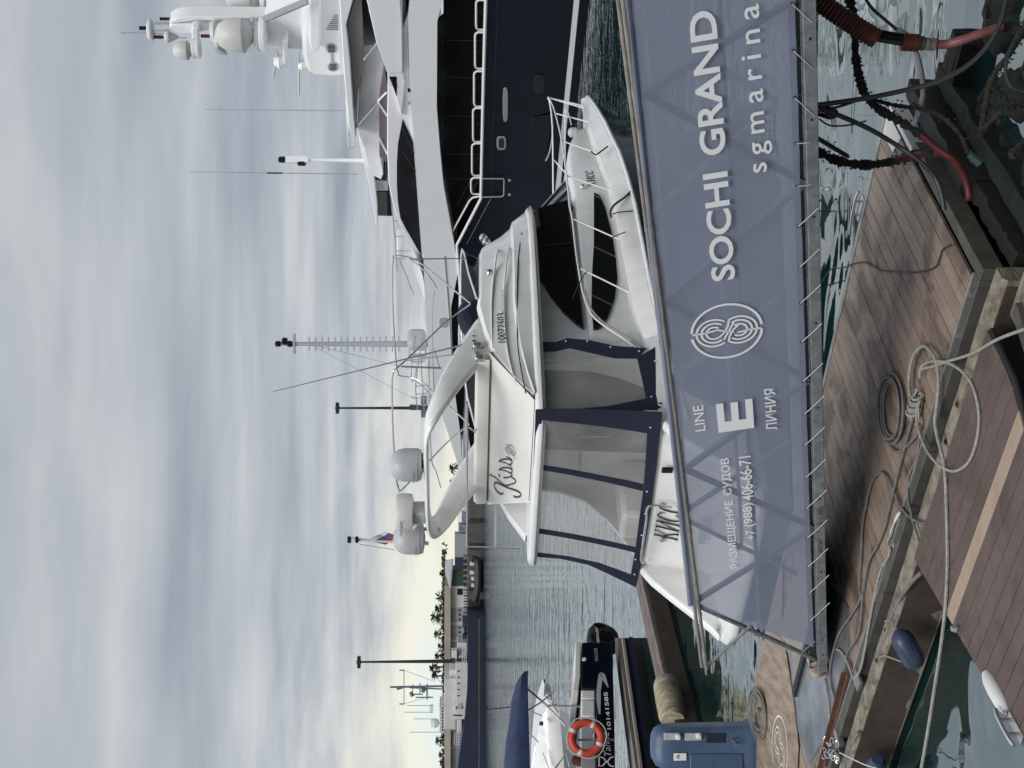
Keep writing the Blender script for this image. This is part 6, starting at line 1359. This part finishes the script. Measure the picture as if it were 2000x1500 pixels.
mdisc('platform', 'yacht_white', 511, 522, -50, 36, -4.4); mdisc('platform', 'yacht_white', 522, 532, -50, 30, -4.4)
for x0, x1, y0, y1, mm in ((392, 412, 66, 75, 'lamp_red'), (301, 323, 68, 77, 'lamp_red'), (312, 334, 33, 41, 'black_gloss'), (272, 290, 50, 60, 'black_gloss')):
    c_ = yp(x1, (y0 + y1) / 2, SM); r = abs(ony(x0, y0, c_.y).x - ony(x0, y1, c_.y).x) / 2; h = ony(x0, y0, c_.y).z - ony(x1, y0, c_.y).z
    m = MB(); m.lathe([(r * .8, 0), (r, h * .08), (r * .75, h * .15), (r * .75, h * .45), (r, h * .5), (r * .75, h * .55), (r * .75, h * .88), (r * .9, h * .95), (r * .5, h)], c_, seg=12); m.build('navigation_light', mm, yy)
m = MB()
for q in (((237, 64), (292, 64)), ((298, 44), (330, 44)), ((298, 60), (332, 60)), ((298, 47), (330, 47)), ((298, 66), (322, 66)), ((292, 80), (290, 72), (276, 82)), ((340, 74), (364, 74))): m.tube([yp(x, y, SM) for x, y in q], .03, 5)
m.build('mast_bracket', 'steel', yy)
m = MB(); m.lathe([(.02, -.2), (.1, -.1), (.2, .15), (.22, .18)], yp(338, 72, SM), (0, 0, 1), 12); m.build('camera', 'dome_white', yy)
m = MB(); m.lathe([(.03, -.2), (.12, -.05), (.16, .2)], yp(434, 100, -2), (.3, 0, .4), 10); m.build('searchlight', 'steel', yy)
def bar(nm, a, b, s, w_=.07, mm='dome_white'):
    A_, B_ = yp(*a, s), yp(*b, s); m = MB(); d_ = (B_ - A_) / 2; m.box((A_ + B_) / 2, d_, Vector((0, w_, 0)), d_.cross(Vector((0, 1, 0))).normalized() * .045); return m.build(nm, mm, yy, bevel=.04)
bar('radar_scanner', (534, 150), (542, 101), -2.2); bar('radar_scanner', (584, 186), (584, 100), -2.2)
m = MB(); m.lathe([(.22, -.2), (.28, 0), (.14, .2)], yp(546, 120, -2.2), seg=14); m.build('radar_pedestal', 'yacht_white', yy)
ypanel('radar_shelf', 'yacht_white', [(552, 80), (552, 136), (562, 136), (562, 80)], -2.0, -2.6, bev=.05)
m = MB(); m.lathe([(.15, -.2), (.2, 0), (.12, .14)], yp(590, 128, -2.2), seg=12); m.build('radar_pedestal', 'yacht_white', yy)
m = MB(); m.tube([yp(600, 2, -1.2), yp(516, 38, -1.2)], .12, 6); m.build('mast_stay', 'yacht_grey', yy)
m = MB()
for q in (((513, 30), (513, 40), (532, 40), (532, 30)), ((460, 30), (460, 33), (490, 33), (492, 40))): m.tube([yp(x, y, -1.6) for x, y in q], .03, 5)
m.build('hand_rail', 'yacht_white', yy)
# whip antennas and the pole with lights
def whip(a, b, s, r0, r1, nm='whip_antenna', mm='yacht_grey'):
    A_, B_ = yp(*a, s), yp(*b, s); B_ = Vector((A_.x + (B_.x - A_.x) * .6, A_.y, B_.z)); m = MB(); m.tube([A_, B_], [r0, r1], 5); o = m.build(nm, mm, yy); return A_, B_, o
A_, B_, o = whip((678, 216), (400, 214), -2.5, .025, .010); A_, B_, o2 = whip((700, 340), (368, 333), -2.5, .03, .010)
for o_, u in ((o2, .45),):
    P = A_ + (B_ - A_) * u; m = MB(); m.tube([P, P + Vector((0, 0, .6))], .035, 5); m.build('ferrule', 'black_paint', o_)
A_, B_, o = whip((746, 314), (590, 311), -2.6, .10, .06, 'light_pole', 'yacht_white')
m = MB(); m.box(B_ + Vector((0, 0, .2)), (.12, 0, 0), (0, .12, 0), (0, 0, .45)); m.build('lamp_bracket', 'yacht_white', o)
for dz in (.0, .75):
    m = MB(); m.lathe([(.09, -.15), (.13, -.1), (.13, .15), (.06, .2)], B_ + Vector((-.12 if dz == 0 else 0, 0, dz)), seg=10); m.build('navigation_light', 'black_gloss', o)
# ================================================================ LEFT SIDE: FINGER BEAM, RUNABOUT, BIMINI BOAT
fa, fb = onz(1248, 1128, .42), onz(1330, 1490, .42)
fg = thing('finger_pontoon', 'narrow brown two-plank finger pontoon left of the motor yacht stern', 'pontoon', (fa + fb) / 2)
d_ = (fb - fa) / 2; w_ = d_.cross(UP).normalized()
if w_.x < 0: w_ = -w_
for k, (o_, hw) in enumerate(((-.17, .155), (.17, .155))):
    m = MB(); m.box((fa + fb) / 2 + w_ * o_, d_ * 1.05, w_ * hw, (0, 0, .03)); m.build('plank', 'finger_brown', fg, bevel=.006)
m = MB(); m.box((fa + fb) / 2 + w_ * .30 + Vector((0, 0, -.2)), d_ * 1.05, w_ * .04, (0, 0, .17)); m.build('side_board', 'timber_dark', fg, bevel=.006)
m = MB(); m.box((fa + fb) / 2 + Vector((0, 0, -.35)), d_ * 1.0, w_ * .24, (0, 0, .25)); m.build('float', 'black_paint', fg)
# log fender on the finger
la, lb_ = onz(1305, 1352, .42), onz(1320, 1432, .42); ax_ = (lb_ - la).normalized(); h = (lb_ - la).length / 2
m = MB(); m.lathe([(.12, -h), (.20, -h * .93), (.235, -h * .7), (.24, 0), (.235, h * .8), (.2, h)], (la + lb_) / 2 + Vector((.22, 0, .05)), ax_, 16); tag(m.build('log_fender', 'log', smooth=50), 'pale weathered log-shaped fender on the edge of the brown finger pontoon', 'fender')
# runabout with dark sides
Tq = Frame((onz(1252, 1252, 0).x, onz(1252, 1252, 0).y), 228)
tbt = thing('runabout', 'navy runabout with white lettering and number 10141585 at the left edge', 'boat', Tq.p(2, -1, 0))
def tp(x, y, s=0.0):
    t, z = Tq.tz(x, y, s); return Tq.p(t, s, z)
def tpanel(nm, mm, pix, s0=0.0, s1=-2.2, par=None, bev=0.0, smooth=30):
    pl = Tq.side(pix, s0); m = MB(); m.prism(pl, lambda t, z: Tq.p(t, s0, z), lambda t, z: Tq.p(t, s1, z)); return m.build(nm, mm, par or tbt, bevel=bev, smooth=smooth)
hl = tpanel('hull', 'navy_gelcoat', [(1136, 1254), (1134, 1345), (1163, 1347), (1164, 1420), (1164, 1640), (1204, 1640), (1200, 1400), (1196, 1254)], 0, -2.2, bev=.03)
tpanel('gunwale', 'gelcoat_cream', [(1124, 1254), (1122, 1320), (1118, 1350), (1130, 1348), (1134, 1320), (1134, 1254)], .02, -2.25, bev=.02)
tpanel('cockpit_side', 'yacht_grey', [(1136, 1346), (1136, 1640), (1163, 1640), (1162, 1346)], -.04, -2.1)
for y0, y1 in ((1348, 1365), (1367, 1399)):
    o = tpanel('hatch_frame', 'gelcoat', [(1135, y0), (1135, y1), (1162, y1), (1162, y0)], -.01, -.06, bev=.02); tpanel('hatch_panel', 'gelcoat_cream', [(1139, y0 + 2), (1139, y1 - 2), (1159, y1 - 2), (1159, y0 + 2)], -.005, -.02, o)
def ttext(nm, body, bl, tr, mm='white_paint', bold=0., shear=0.):
    (a0, z0), (a1, z1) = Tq.side([bl, tr], .012); return text(nm, body, Tq.p(0, .012, 0), -Tq.d, UP, (-a0, -a1, z0, z1), mm, hl, bold=bold, shear=shear)
ttext('registration_number', '10141585', (1194, 1425), (1179, 1352), bold=.02)
ttext('model_lettering', 'Tahoe', (1194, 1477), (1176, 1430), mm='white_paint', shear=.2)
m = MB(); m.ribbon(smooth_path([tp(x, y, .02) for x, y in ((1171, 1395), (1169, 1360), (1171, 1335), (1175, 1316), (1182, 1330), (1188, 1343))], 4), [.04, .05, .07, .09, .10, .09, .09, .1, .1, .1, .1, .1, .1, .1, .1, .09, .08, .06, .04, .03, .02], Tq.n); m.build('swoosh_decal', 'yacht_grey', hl)
m = MB()
for q in ([(1170, 1478), (1170, 1497), (1178, 1495), (1184, 1487), (1178, 1480), (1170, 1478)], [(1198, 1478), (1192, 1480), (1186, 1488), (1192, 1496), (1199, 1497)]): m.ribbon([tp(x, y, .02) for x, y in q], .03, Tq.n)
m.build('emblem', 'white_paint', hl)
P = tp(1141, 1288, .01); m = MB(); m.lathe([(.05, 0), (.045, .02)], P, Tq.n, 12); m.build('vent_cap', 'white_paint', hl)
ttext('dealer_lettering', 'TRACKER', (1169, 1292), (1160, 1266), mm='yacht_grey')
ob = thing('outboard_motor', 'black outboard motor with white lettering on the stern of the navy runabout', 'outboard motor', Tq.p(-.2, -1.1, .2))
pl = Tq.side([(1160, 1217), (1170, 1216), (1185, 1220), (1200, 1228), (1208, 1238), (1210, 1256), (1200, 1262), (1150, 1262), (1145, 1248), (1148, 1228)], -.7)
cxm = sum(p[0] for p in pl) / len(pl); czm = sum(p[1] for p in pl) / len(pl)
m = MB(); m.grid([[Tq.p(cxm + (t - cxm) * k, s_, czm + (z - czm) * k) for t, z in pl] for s_, k in ((-.62, .72), (-.66, .92), (-.74, 1), (-1.02, 1), (-1.10, .92), (-1.14, .72))], True, True); cw = m.build('cowl', 'black_gloss', ob, smooth=50)
(a0, z0), (a1, z1) = Tq.side([(1171, 1256), (1163, 1224)], -.61); text('maker_lettering', 'MERCURY', Tq.p(0, -.615, 0), -Tq.d, UP, (-a0, -a1, z0, z1), 'white_paint', cw, bold=.02, shear=.3)
m = MB(); m.boxf(Tq, -.62, -.22, -1.0, -.76, -.4, .42); m.build('leg', 'black_gloss', ob, bevel=.05)
# dock edge in front of the runabout: grey plank, navy matting, rusty pipe
dk = thing('side_pontoon', 'weathered side pontoon with navy matting in front of the runabout', 'pontoon', onz(1235, 1400, .3))
def dockstrip(nm, mm, xa, xb, za, zb2, dz, ya=1246, yb=1560, sl=.125):
    m = MB(); A0, B0 = onz(xa, ya, za), onz(xb, ya, zb2); A1, B1 = onz(xa + (yb - ya) * sl, yb, za), onz(xb + (yb - ya) * sl * 1.1, yb, zb2)
    m.grid([[A0, B0, B0 - Vector((0, 0, dz)), A0 - Vector((0, 0, dz))], [A1, B1, B1 - Vector((0, 0, dz)), A1 - Vector((0, 0, dz))]], True, True); return m.build(nm, mm, dk, bevel=.006)
dockstrip('plank', 'deck_grooved', 1198, 1206, .50, .50, .06); dockstrip('plank', 'timber_dark', 1207, 1211, .49, .49, .06); dockstrip('plank', 'deck_grooved', 1212, 1215, .47, .47, .06)
dockstrip('matting', 'navy_canvas', 1216, 1229, .44, .30, .10); dockstrip('float', 'black_paint', 1200, 1226, .36, .28, .4)
m = MB(); A0 = onz(1232, 1246, .2); A1 = onz(1272, 1560, .2); m.tube([A0, A1], .05, 8); m.build('pipe', 'rust', dk)
# navy bimini on a frame, white bow with anchor behind
bi = thing('bimini_top', 'navy blue bimini cover on a steel frame above the navy runabout', 'bimini', tp(1110, 1440, -1))
sB = -.9
sec = [((1012, 1340), (1030, 1338)), ((1004, 1345), (1029, 1344)), ((998, 1365), (1029, 1362)), ((995, 1400), (1030, 1398)), ((988, 1440), (1031, 1440)), ((985, 1475), (1032, 1475)), ((985, 1560), (1034, 1560))]
rows = []
for (a, b) in sec:
    (t0, z0), (t1, z1) = Tq.side([a, b], sB); r = []
    for k in range(11):
        u = k / 10; r.append(Tq.p(t0 + (t1 - t0) * 0, sB + .55 - 1.6 * u, z1 + (z0 - z1) * math.sin(math.pi * (.06 + .88 * u)) ** .5))
    rows.append(r + [Tq.p(t1, sB + .55 - 1.6, z1), Tq.p(t1, sB + .55, z1)])
m = MB(); m.grid(rows, True, True); m.build('cover', 'blue_canvas', bi, smooth=60)
for nm, q, r_ in (('frame_leg', [(1028, 1343), (1065, 1375), (1105, 1418)], .022), ('frame_leg', [(1030, 1388), (1056, 1372), (1082, 1350)], .018), ('frame_leg', [(1112, 1498), (1105, 1472), (1085, 1500)], .02), ('frame_bar', [(1070, 1378), (1135, 1380)], .022), ('frame_bar', [(1085, 1376), (1115, 1342)], .012)):
    m = MB(); m.tube([tp(x, y, -.5) for x, y in q], r_, 7); m.build(nm, 'steel', bi)
m = MB(); m.tube([tp(950, 1386, -.9), tp(996, 1381, -.9)], .012, 6); m.lathe([(.03, -.02), (.03, .02)], tp(950, 1386, -.9), seg=8); m.build('antenna', 'black_paint', bi)
lr = thing('life_ring', 'orange life ring with white bands hung beside the navy runabout', 'life ring', tp(1178, 1440, .35))
dL = tp(1145, 1440, .35).y; c_ = ony(1145, 1441, dL); R1 = abs(ony(1108, 1441, dL).z - ony(1180, 1441, dL).z) / 2
Rm, rt = R1 * .80, R1 * .21; fwd = Vector((.25, -1, 0)).normalized(); sx_ = fwd.cross(UP).normalized()
def ring_seg(a0, a1, rr_, nm, mm, n=14):
    m = MB(); m.tube([c_ + (sx_ * math.cos(a0 + (a1 - a0) * k / n) + UP * math.sin(a0 + (a1 - a0) * k / n)) * Rm for k in range(n + 1)], rr_, 12); return m.build(nm, mm, lr)
m = MB(); m.tube([c_ + (sx_ * math.cos(6.2832 * k / 40) + UP * math.sin(6.2832 * k / 40)) * Rm for k in range(40)], rt, 14, True); m.build('ring', 'orange', lr)
for a in (20, 110, 200, 290): ring_seg(R(a), R(a + 13), rt * 1.04, 'band', 'wall_white', 4)
pts = []
for k in range(33):
    a = 6.2832 * k / 32 + .3; ex = R1 * (1.02 + .10 * abs(math.sin(2 * (a - .3)))); pts.append(c_ + (sx_ * math.cos(a) + UP * math.sin(a)) * ex + fwd * .05)
m = MB(); m.tube(pts, .010, 5); m.build('grab_line', 'rope_white', lr)
pr = thing('ring_post', 'grey steel post with bracket carrying the orange life ring', 'post', tp(1200, 1445, .2))
m = MB(); P = ony(1200, 1445, dL + .12); m.tube([P, ony(1128, 1445, dL + .12)], .025, 8); m.tube([ony(1160, 1432, dL + .12), ony(1160, 1460, dL + .12)], .02, 6); m.build('post', 'galvanised', pr)
m = MB(); m.lathe([(.10, -.16), (.12, 0), (.10, .14), (.03, .17)], ony(1132, 1486, dL + .3), (0.2, 0, 1), 12); tag(m.build('folded_jacket', 'red_bright'), 'red bundle beside the life ring at the left edge', 'bundle')
# white bow with anchor
wb = thing('sailing_boat', 'white bow of a boat with an anchor under the navy bimini', 'boat', onz(1135, 1480, 0) + Vector((0, 5, 0)))
dW = tp(1100, 1400, -3).y + 3
def wp(x, y, k=0): return ony(x, y, dW + k)
lines = [[(1072, 1372), (1056, 1410), (1048, 1450), (1042, 1500), (1040, 1570)], [(1078, 1374), (1072, 1410), (1073, 1450), (1078, 1500), (1082, 1570)], [(1092, 1384), (1095, 1420), (1098, 1450), (1102, 1500), (1106, 1570)], [(1128, 1404), (1136, 1440), (1140, 1480), (1146, 1520), (1150, 1570)]]
rows = [smooth_path([wp(x, y, [1.0, .9, .7, .7][i] * (.25 - .0) * j * .8 - [0, .4, .3, .1][i] * j * .4) for j, (x, y) in enumerate(L_)], 3) for i, L_ in enumerate(lines)]
far_ = [[Vector((p.x + .1, 2 * dW + 2.4 - p.y + .8 * 0, p.z)) for p in r] for r in rows]
m = MB(); m.grid(rows[:3]); m.grid(far_[:2]); m.grid([rows[0], far_[0]]); m.build('hull', 'gelcoat', wb, smooth=50)
m = MB(); m.grid(rows[2:]); m.build('lower_hull', 'yacht_grey', wb, smooth=50)
m = MB(); P = [wp(x, y, -.3) for x, y in ((1090, 1392), (1077, 1373), (1066, 1360))]; m.tube(P, .03, 6); fl_ = [wp(x, y, -.35) for x, y in ((1064, 1338), (1072, 1336), (1078, 1356), (1079, 1372), (1070, 1352), (1062, 1362))]
m.grid([fl_, [p + Vector((.02, .12, 0)) for p in fl_]], True, True); m.build('anchor', 'steel', wb)
m = MB(); m.lathe([(.05, 0), (.06, .08), (.03, .12)], wp(1058, 1412, -.1), (0, -1, .2), 10); m.build('fairlead', 'black_paint', wb)
for q in (((1058, 1398), (1035, 1388)), ((1052, 1450), (1032, 1430)), ((1046, 1460), (1040, 1500)), ((1060, 1470), (1072, 1500))):
    m = MB(); m.tube([wp(x, y, -.05) for x, y in q], .018, 6); m.build('rail', 'steel', wb)
# ================================================================ LOWER RIGHT: CONDUITS, CABLES, PONTOON END
def hang(nm, lab, cat, pts, r, mm, n=6, seg=8, rough=0.0, corr=0, parent=None):
    """hose or cable through (row, column, distance) points"""
    P = smooth_path([ony(x, y, d) for x, y, d in pts], n); rr = []
    rgx = random.Random(len(pts) * 7 + int(pts[0][0]))
    if corr:
        Q = []; L_ = 0
        for a, b in zip(P, P[1:]):
            k = max(2, int((b - a).length / corr)); Q += [a + (b - a) * i / k for i in range(k)]
        Q.append(P[-1]); P = Q
        rr = [r * (1.0 if i % 2 else .88) for i in range(len(P))]
    elif rough:
        Q = []
        for a, b in zip(P, P[1:]):
            k = max(2, int((b - a).length / .02)); Q += [a + (b - a) * i / k for i in range(k)]
        P = Q + [P[-1]]; rr = [r * (1 + rgx.uniform(-rough, rough)) for _ in P]
    else: rr = [r] * len(P)
    m = MB(); m.tube(P, rr, seg)
    if rough:
        i0 = 0
        for p in P[::1]:
            for _ in range(2):
                d = Vector((rgx.uniform(-1, 1), rgx.uniform(-1, 1), rgx.uniform(-1, .6))).normalized(); o_ = d.orthogonal().normalized() * rgx.uniform(.008, .02); b_ = p + d * r * .75 + Vector((rgx.uniform(-.02, .02), rgx.uniform(-.02, .02), rgx.uniform(-.02, .02)))
                m.poly([b_ - o_, b_ + o_, b_ + d * rgx.uniform(.006, .022) + Vector((0, 0, -.012))])
    o = m.build(nm, mm, parent, smooth=40)
    if parent is None: tag(o, lab, cat)
    return o
cd = thing('red_conduit', 'thick red corrugated conduit with a dark sleeve and pink hose at lower right', 'conduit', ony(1650, 35, 9.2))
hang('corrugated_pipe', '', '', [(1560, -40, 9.0), (1600, 2, 9.0), (1660, 44, 9.0), (1712, 76, 9.0)], .072, 'red_conduit', corr=.012, parent=cd, seg=14)
hang('sleeve', '', '', [(1705, 68, 9.0), (1740, 74, 9.0), (1775, 80, 9.0)], .043, 'black_gloss', parent=cd, seg=12)
hang('collar', '', '', [(1762, 82, 9.0), (1778, 83, 9.0), (1794, 84, 9.0)], .062, 'red_conduit', corr=.012, parent=cd, seg=14)
hang('coupling', '', '', [(1793, 84, 9.0), (1803, 85, 9.0)], .05, 'hut_green', parent=cd, seg=12); hang('coupling', '', '', [(1803, 85, 9.0), (1812, 86, 9.0), (1816, 86, 9.0), (1826, 87, 9.0)], .046, 'rail_tube', corr=.012, parent=cd, seg=8)
hang('pink_hose', '', '', [(1824, 87, 9.0), (1850, 86, 9.0), (1880, 78, 8.95), (1920, 64, 8.9), (1960, 52, 8.9)], .032, 'red_hose', parent=cd, seg=12)
hang('hose_end', '', '', [(1956, 53, 8.9), (1975, 53, 8.9), (2010, 70, 8.85)], .036, 'weed', parent=cd, seg=10)
hang('weedy_hose', 'weed-covered hose hanging from the quay and curving down to the pontoon end', 'hose', [(1645, -30, 9.4), (1660, 5, 9.4), (1670, 45, 9.4), (1670, 100, 9.4), (1678, 150, 9.45), (1690, 185, 9.5), (1715, 212, 9.5), (1760, 238, 9.5), (1805, 268, 9.5)], .030, 'weed', rough=.35)
hang('red_hose', 'red corrugated hose plunging to the dark water at the pontoon end', 'hose', [(1798, 262, 9.5), (1830, 290, 9.4), (1862, 312, 9.3), (1880, 338, 9.2), (1890, 365, 9.15), (1893, 392, 9.15)], .027, 'red_bright', corr=.012, seg=12)
hang('weedy_hose', 'encrusted hose lying across the pontoon end below the lower beam', 'hose', [(1560, 275, 10.0), (1600, 298, 10.0), (1640, 315, 10.1), (1690, 322, 10.2), (1740, 316, 10.1), (1790, 302, 9.9), (1825, 297, 9.6)], .034, 'weed', rough=.35)
hang('red_hose', 'short red hose joining the encrusted hose to the corrugated one', 'hose', [(1750, 312, 10.0), (1800, 302, 9.8), (1840, 299, 9.5), (1856, 306, 9.35)], .029, 'red_bright', corr=.012, seg=12)
hang('cable', 'black cable arching from the gangway to the top right corner', 'cable', [(1570, 208, 9.2), (1620, 202, 9.2), (1690, 192, 9.2), (1760, 178, 9.2), (1830, 160, 9.1), (1885, 132, 9.0), (1925, 95, 8.9), (1950, 52, 8.8), (1962, 15, 8.7), (1968, -30, 8.6)], .018, 'cable_black')
hang('cable', 'black cable running down from the cable tie to the pontoon end', 'cable', [(1600, 212, 9.2), (1640, 226, 9.2), (1700, 253, 9.3), (1755, 286, 9.4), (1800, 318, 9.3), (1828, 350, 9.2), (1840, 385, 9.2), (1844, 410, 9.2)], .018, 'cable_black')
hang('cable', 'thin black cable above the red conduit reaching the coupling', 'cable', [(1675, -30, 9.1), (1700, 12, 9.1), (1728, 38, 9.1), (1752, 58, 9.1)], .012, 'cable_black')
hang('pipe', 'pale grey pipe dropping from the coupling to the pontoon end', 'pipe', [(1752, 58, 9.1), (1772, 70, 9.1), (1790, 105, 9.2), (1800, 145, 9.4), (1803, 180, 9.6), (1797, 212, 9.7), (1785, 245, 9.8)], .020, 'grey_plastic')
hang('cable', 'black cable end beside the encrusted hose under the gangway', 'cable', [(1575, 260, 9.8), (1600, 272, 9.8), (1630, 290, 9.9), (1655, 305, 10.0)], .018, 'cable_black')
hang('cable', 'slack green-black cable looping at the right edge of the water', 'cable', [(2010, 30, 8.8), (1990, 75, 8.8), (1972, 105, 8.8), (1945, 140, 8.85), (1932, 170, 8.9), (1926, 205, 9.0), (1918, 245, 9.1), (1915, 265, 9.1)], .020, 'weed', rough=.2)
hang('cable', 'thin dark cable loop at the far right edge', 'cable', [(1992, 60, 8.7), (1972, 100, 8.7), (1964, 135, 8.7), (1970, 162, 8.7), (1985, 175, 8.7), (2012, 180, 8.7)], .013, 'cable_black')
hang('cable', 'encrusted cable rising from the dark corner to the right edge', 'cable', [(1922, 250, 9.0), (1940, 232, 8.9), (1962, 214, 8.8), (1985, 209, 8.8), (2012, 214, 8.8)], .020, 'weed', rough=.3)
hang('cable', 'encrusted cable low at the right edge above the dark corner', 'cable', [(1975, 305, 8.8), (1990, 290, 8.8), (2012, 270, 8.8)], .03, 'weed', rough=.3)
hang('cable', 'encrusted thin line crossing the dark frame at the pontoon end', 'cable', [(1690, 190, 9.6), (1745, 205, 9.6), (1795, 212, 9.5), (1840, 228, 9.4), (1875, 262, 9.3), (1892, 300, 9.2)], .016, 'weed', rough=.3)
m = MB()
for k in range(4):
    P = ony(1603 + k * 6, 215 + k * 2, 9.2); m.tube([P + Vector((math.cos(a) * .035, 0, math.sin(a) * .055)) for a in [6.2832 * i / 12 for i in range(12)]], .010, 5, True)
m.tube(smooth_path([ony(1600, 232, 9.2), ony(1622, 245, 9.2), ony(1660, 244, 9.2), ony(1692, 236, 9.2)]), .007, 5); m.tube(smooth_path([ony(1612, 215, 9.2), ony(1650, 205, 9.2), ony(1690, 190, 9.2)]), .010, 5)
tag(m.build('cable_tie', 'cable_black'), 'black lashing tying the cables to the lower gangway beam', 'cable tie')
# end structure of the pontoon: bracket boards, number plate, dark float
pe = thing('pontoon_end_frame', 'dark algae-covered timber frame at the end of the brown pontoon', 'frame', A.p(-.4, -1.2, 0))
for k, (t0, t1, s0, s1, z0, z1, mm) in enumerate(((-.30, -.14, -2.5, -.9, .05, .34, 'wet_timber'), (-.50, -.33, -2.4, .1, -.1, .16, 'algae'), (-.28, -.14, -.88, .12, .0, .26, 'wet_timber'), (-.85, -.5, -2.3, -2.0, -.1, .16, 'wet_timber'))):
    m = MB(); rows = []; rgx = random.Random(k)
    n_ = 16
    for i in range(n_ + 1):
        u = s0 + (s1 - s0) * i / n_; j = lambda: rgx.uniform(-.012, .012)
        rows.append([A.p(t0 + j(), u, z0), A.p(t1 + j(), u, z0), A.p(t1 + j(), u, z1 + j()), A.p(t0 + j(), u, z1 + j())])
    m.grid(rows, True, True); m.build('board', mm, pe, smooth=20)
rgx = random.Random(9)
for k in range(15):
    cT, cS = rgx.uniform(-1.35, -.3), rgx.uniform(-1.9, .35); r0 = rgx.uniform(.14, .30); m = MB(); rings = []
    for i in range(9):
        th_ = math.pi * i / 8; rings.append([A.p(cT, cS, 0) + Vector((math.cos(6.2832 * j / 14) * math.sin(th_) * r0 * rgx.uniform(.75, 1.2), math.sin(6.2832 * j / 14) * math.sin(th_) * r0 * rgx.uniform(.75, 1.2), math.cos(th_) * .11 * rgx.uniform(.8, 1.2))) for j in range(14)])
    m.grid(rings, True, True); m.build('weed_clump', 'algae', pe, smooth=70)
m = MB(); q = [(.02, -2.50), (.02, -2.05), (.22, -2.16), (.22, -2.50)]; m.prism(q, lambda t, u: A.p(t, u, .452), lambda t, u: A.p(t, u, .458)); npl = m.build('number_plate', 'wall_white', pa)
text('number', '53487', A.p(.05, -2.12, .459), -A.n, -A.d, (.0, .34, -.12, -.02), 'black_paint', npl)
m = MB(); m.lathe([(.02, -.045), (.034, -.04), (.034, .03), (.026, .035), (.026, .06)], ony(1906, 312, 9.1), (.5, 0, .6), 8); tag(m.build('hose_fitting', 'hut_green'), 'green threaded hose fitting in the dark corner', 'fitting')
# squared timber post beside the corner
tp_ = thing('timber_post', 'squared weathered timber end with rust stain at the right of the dark pontoon', 'timber', A.p(-.35, .55, 0))
m = MB(); m.boxf(A, -.62, .02, .43, .78, -.2, .34); m.build('post', 'timber', tp_, bevel=.015)
m = MB(); m.lathe([(.06, 0), (.055, .004)], A.p(-.25, .783, .20), A.n, 14); o = m.build('rust_stain', 'rust', tp_); m = MB(); m.lathe([(.025, 0), (.02, .03)], A.p(-.25, .785, .20), A.n, 6); m.build('bolt', 'rust', tp_)
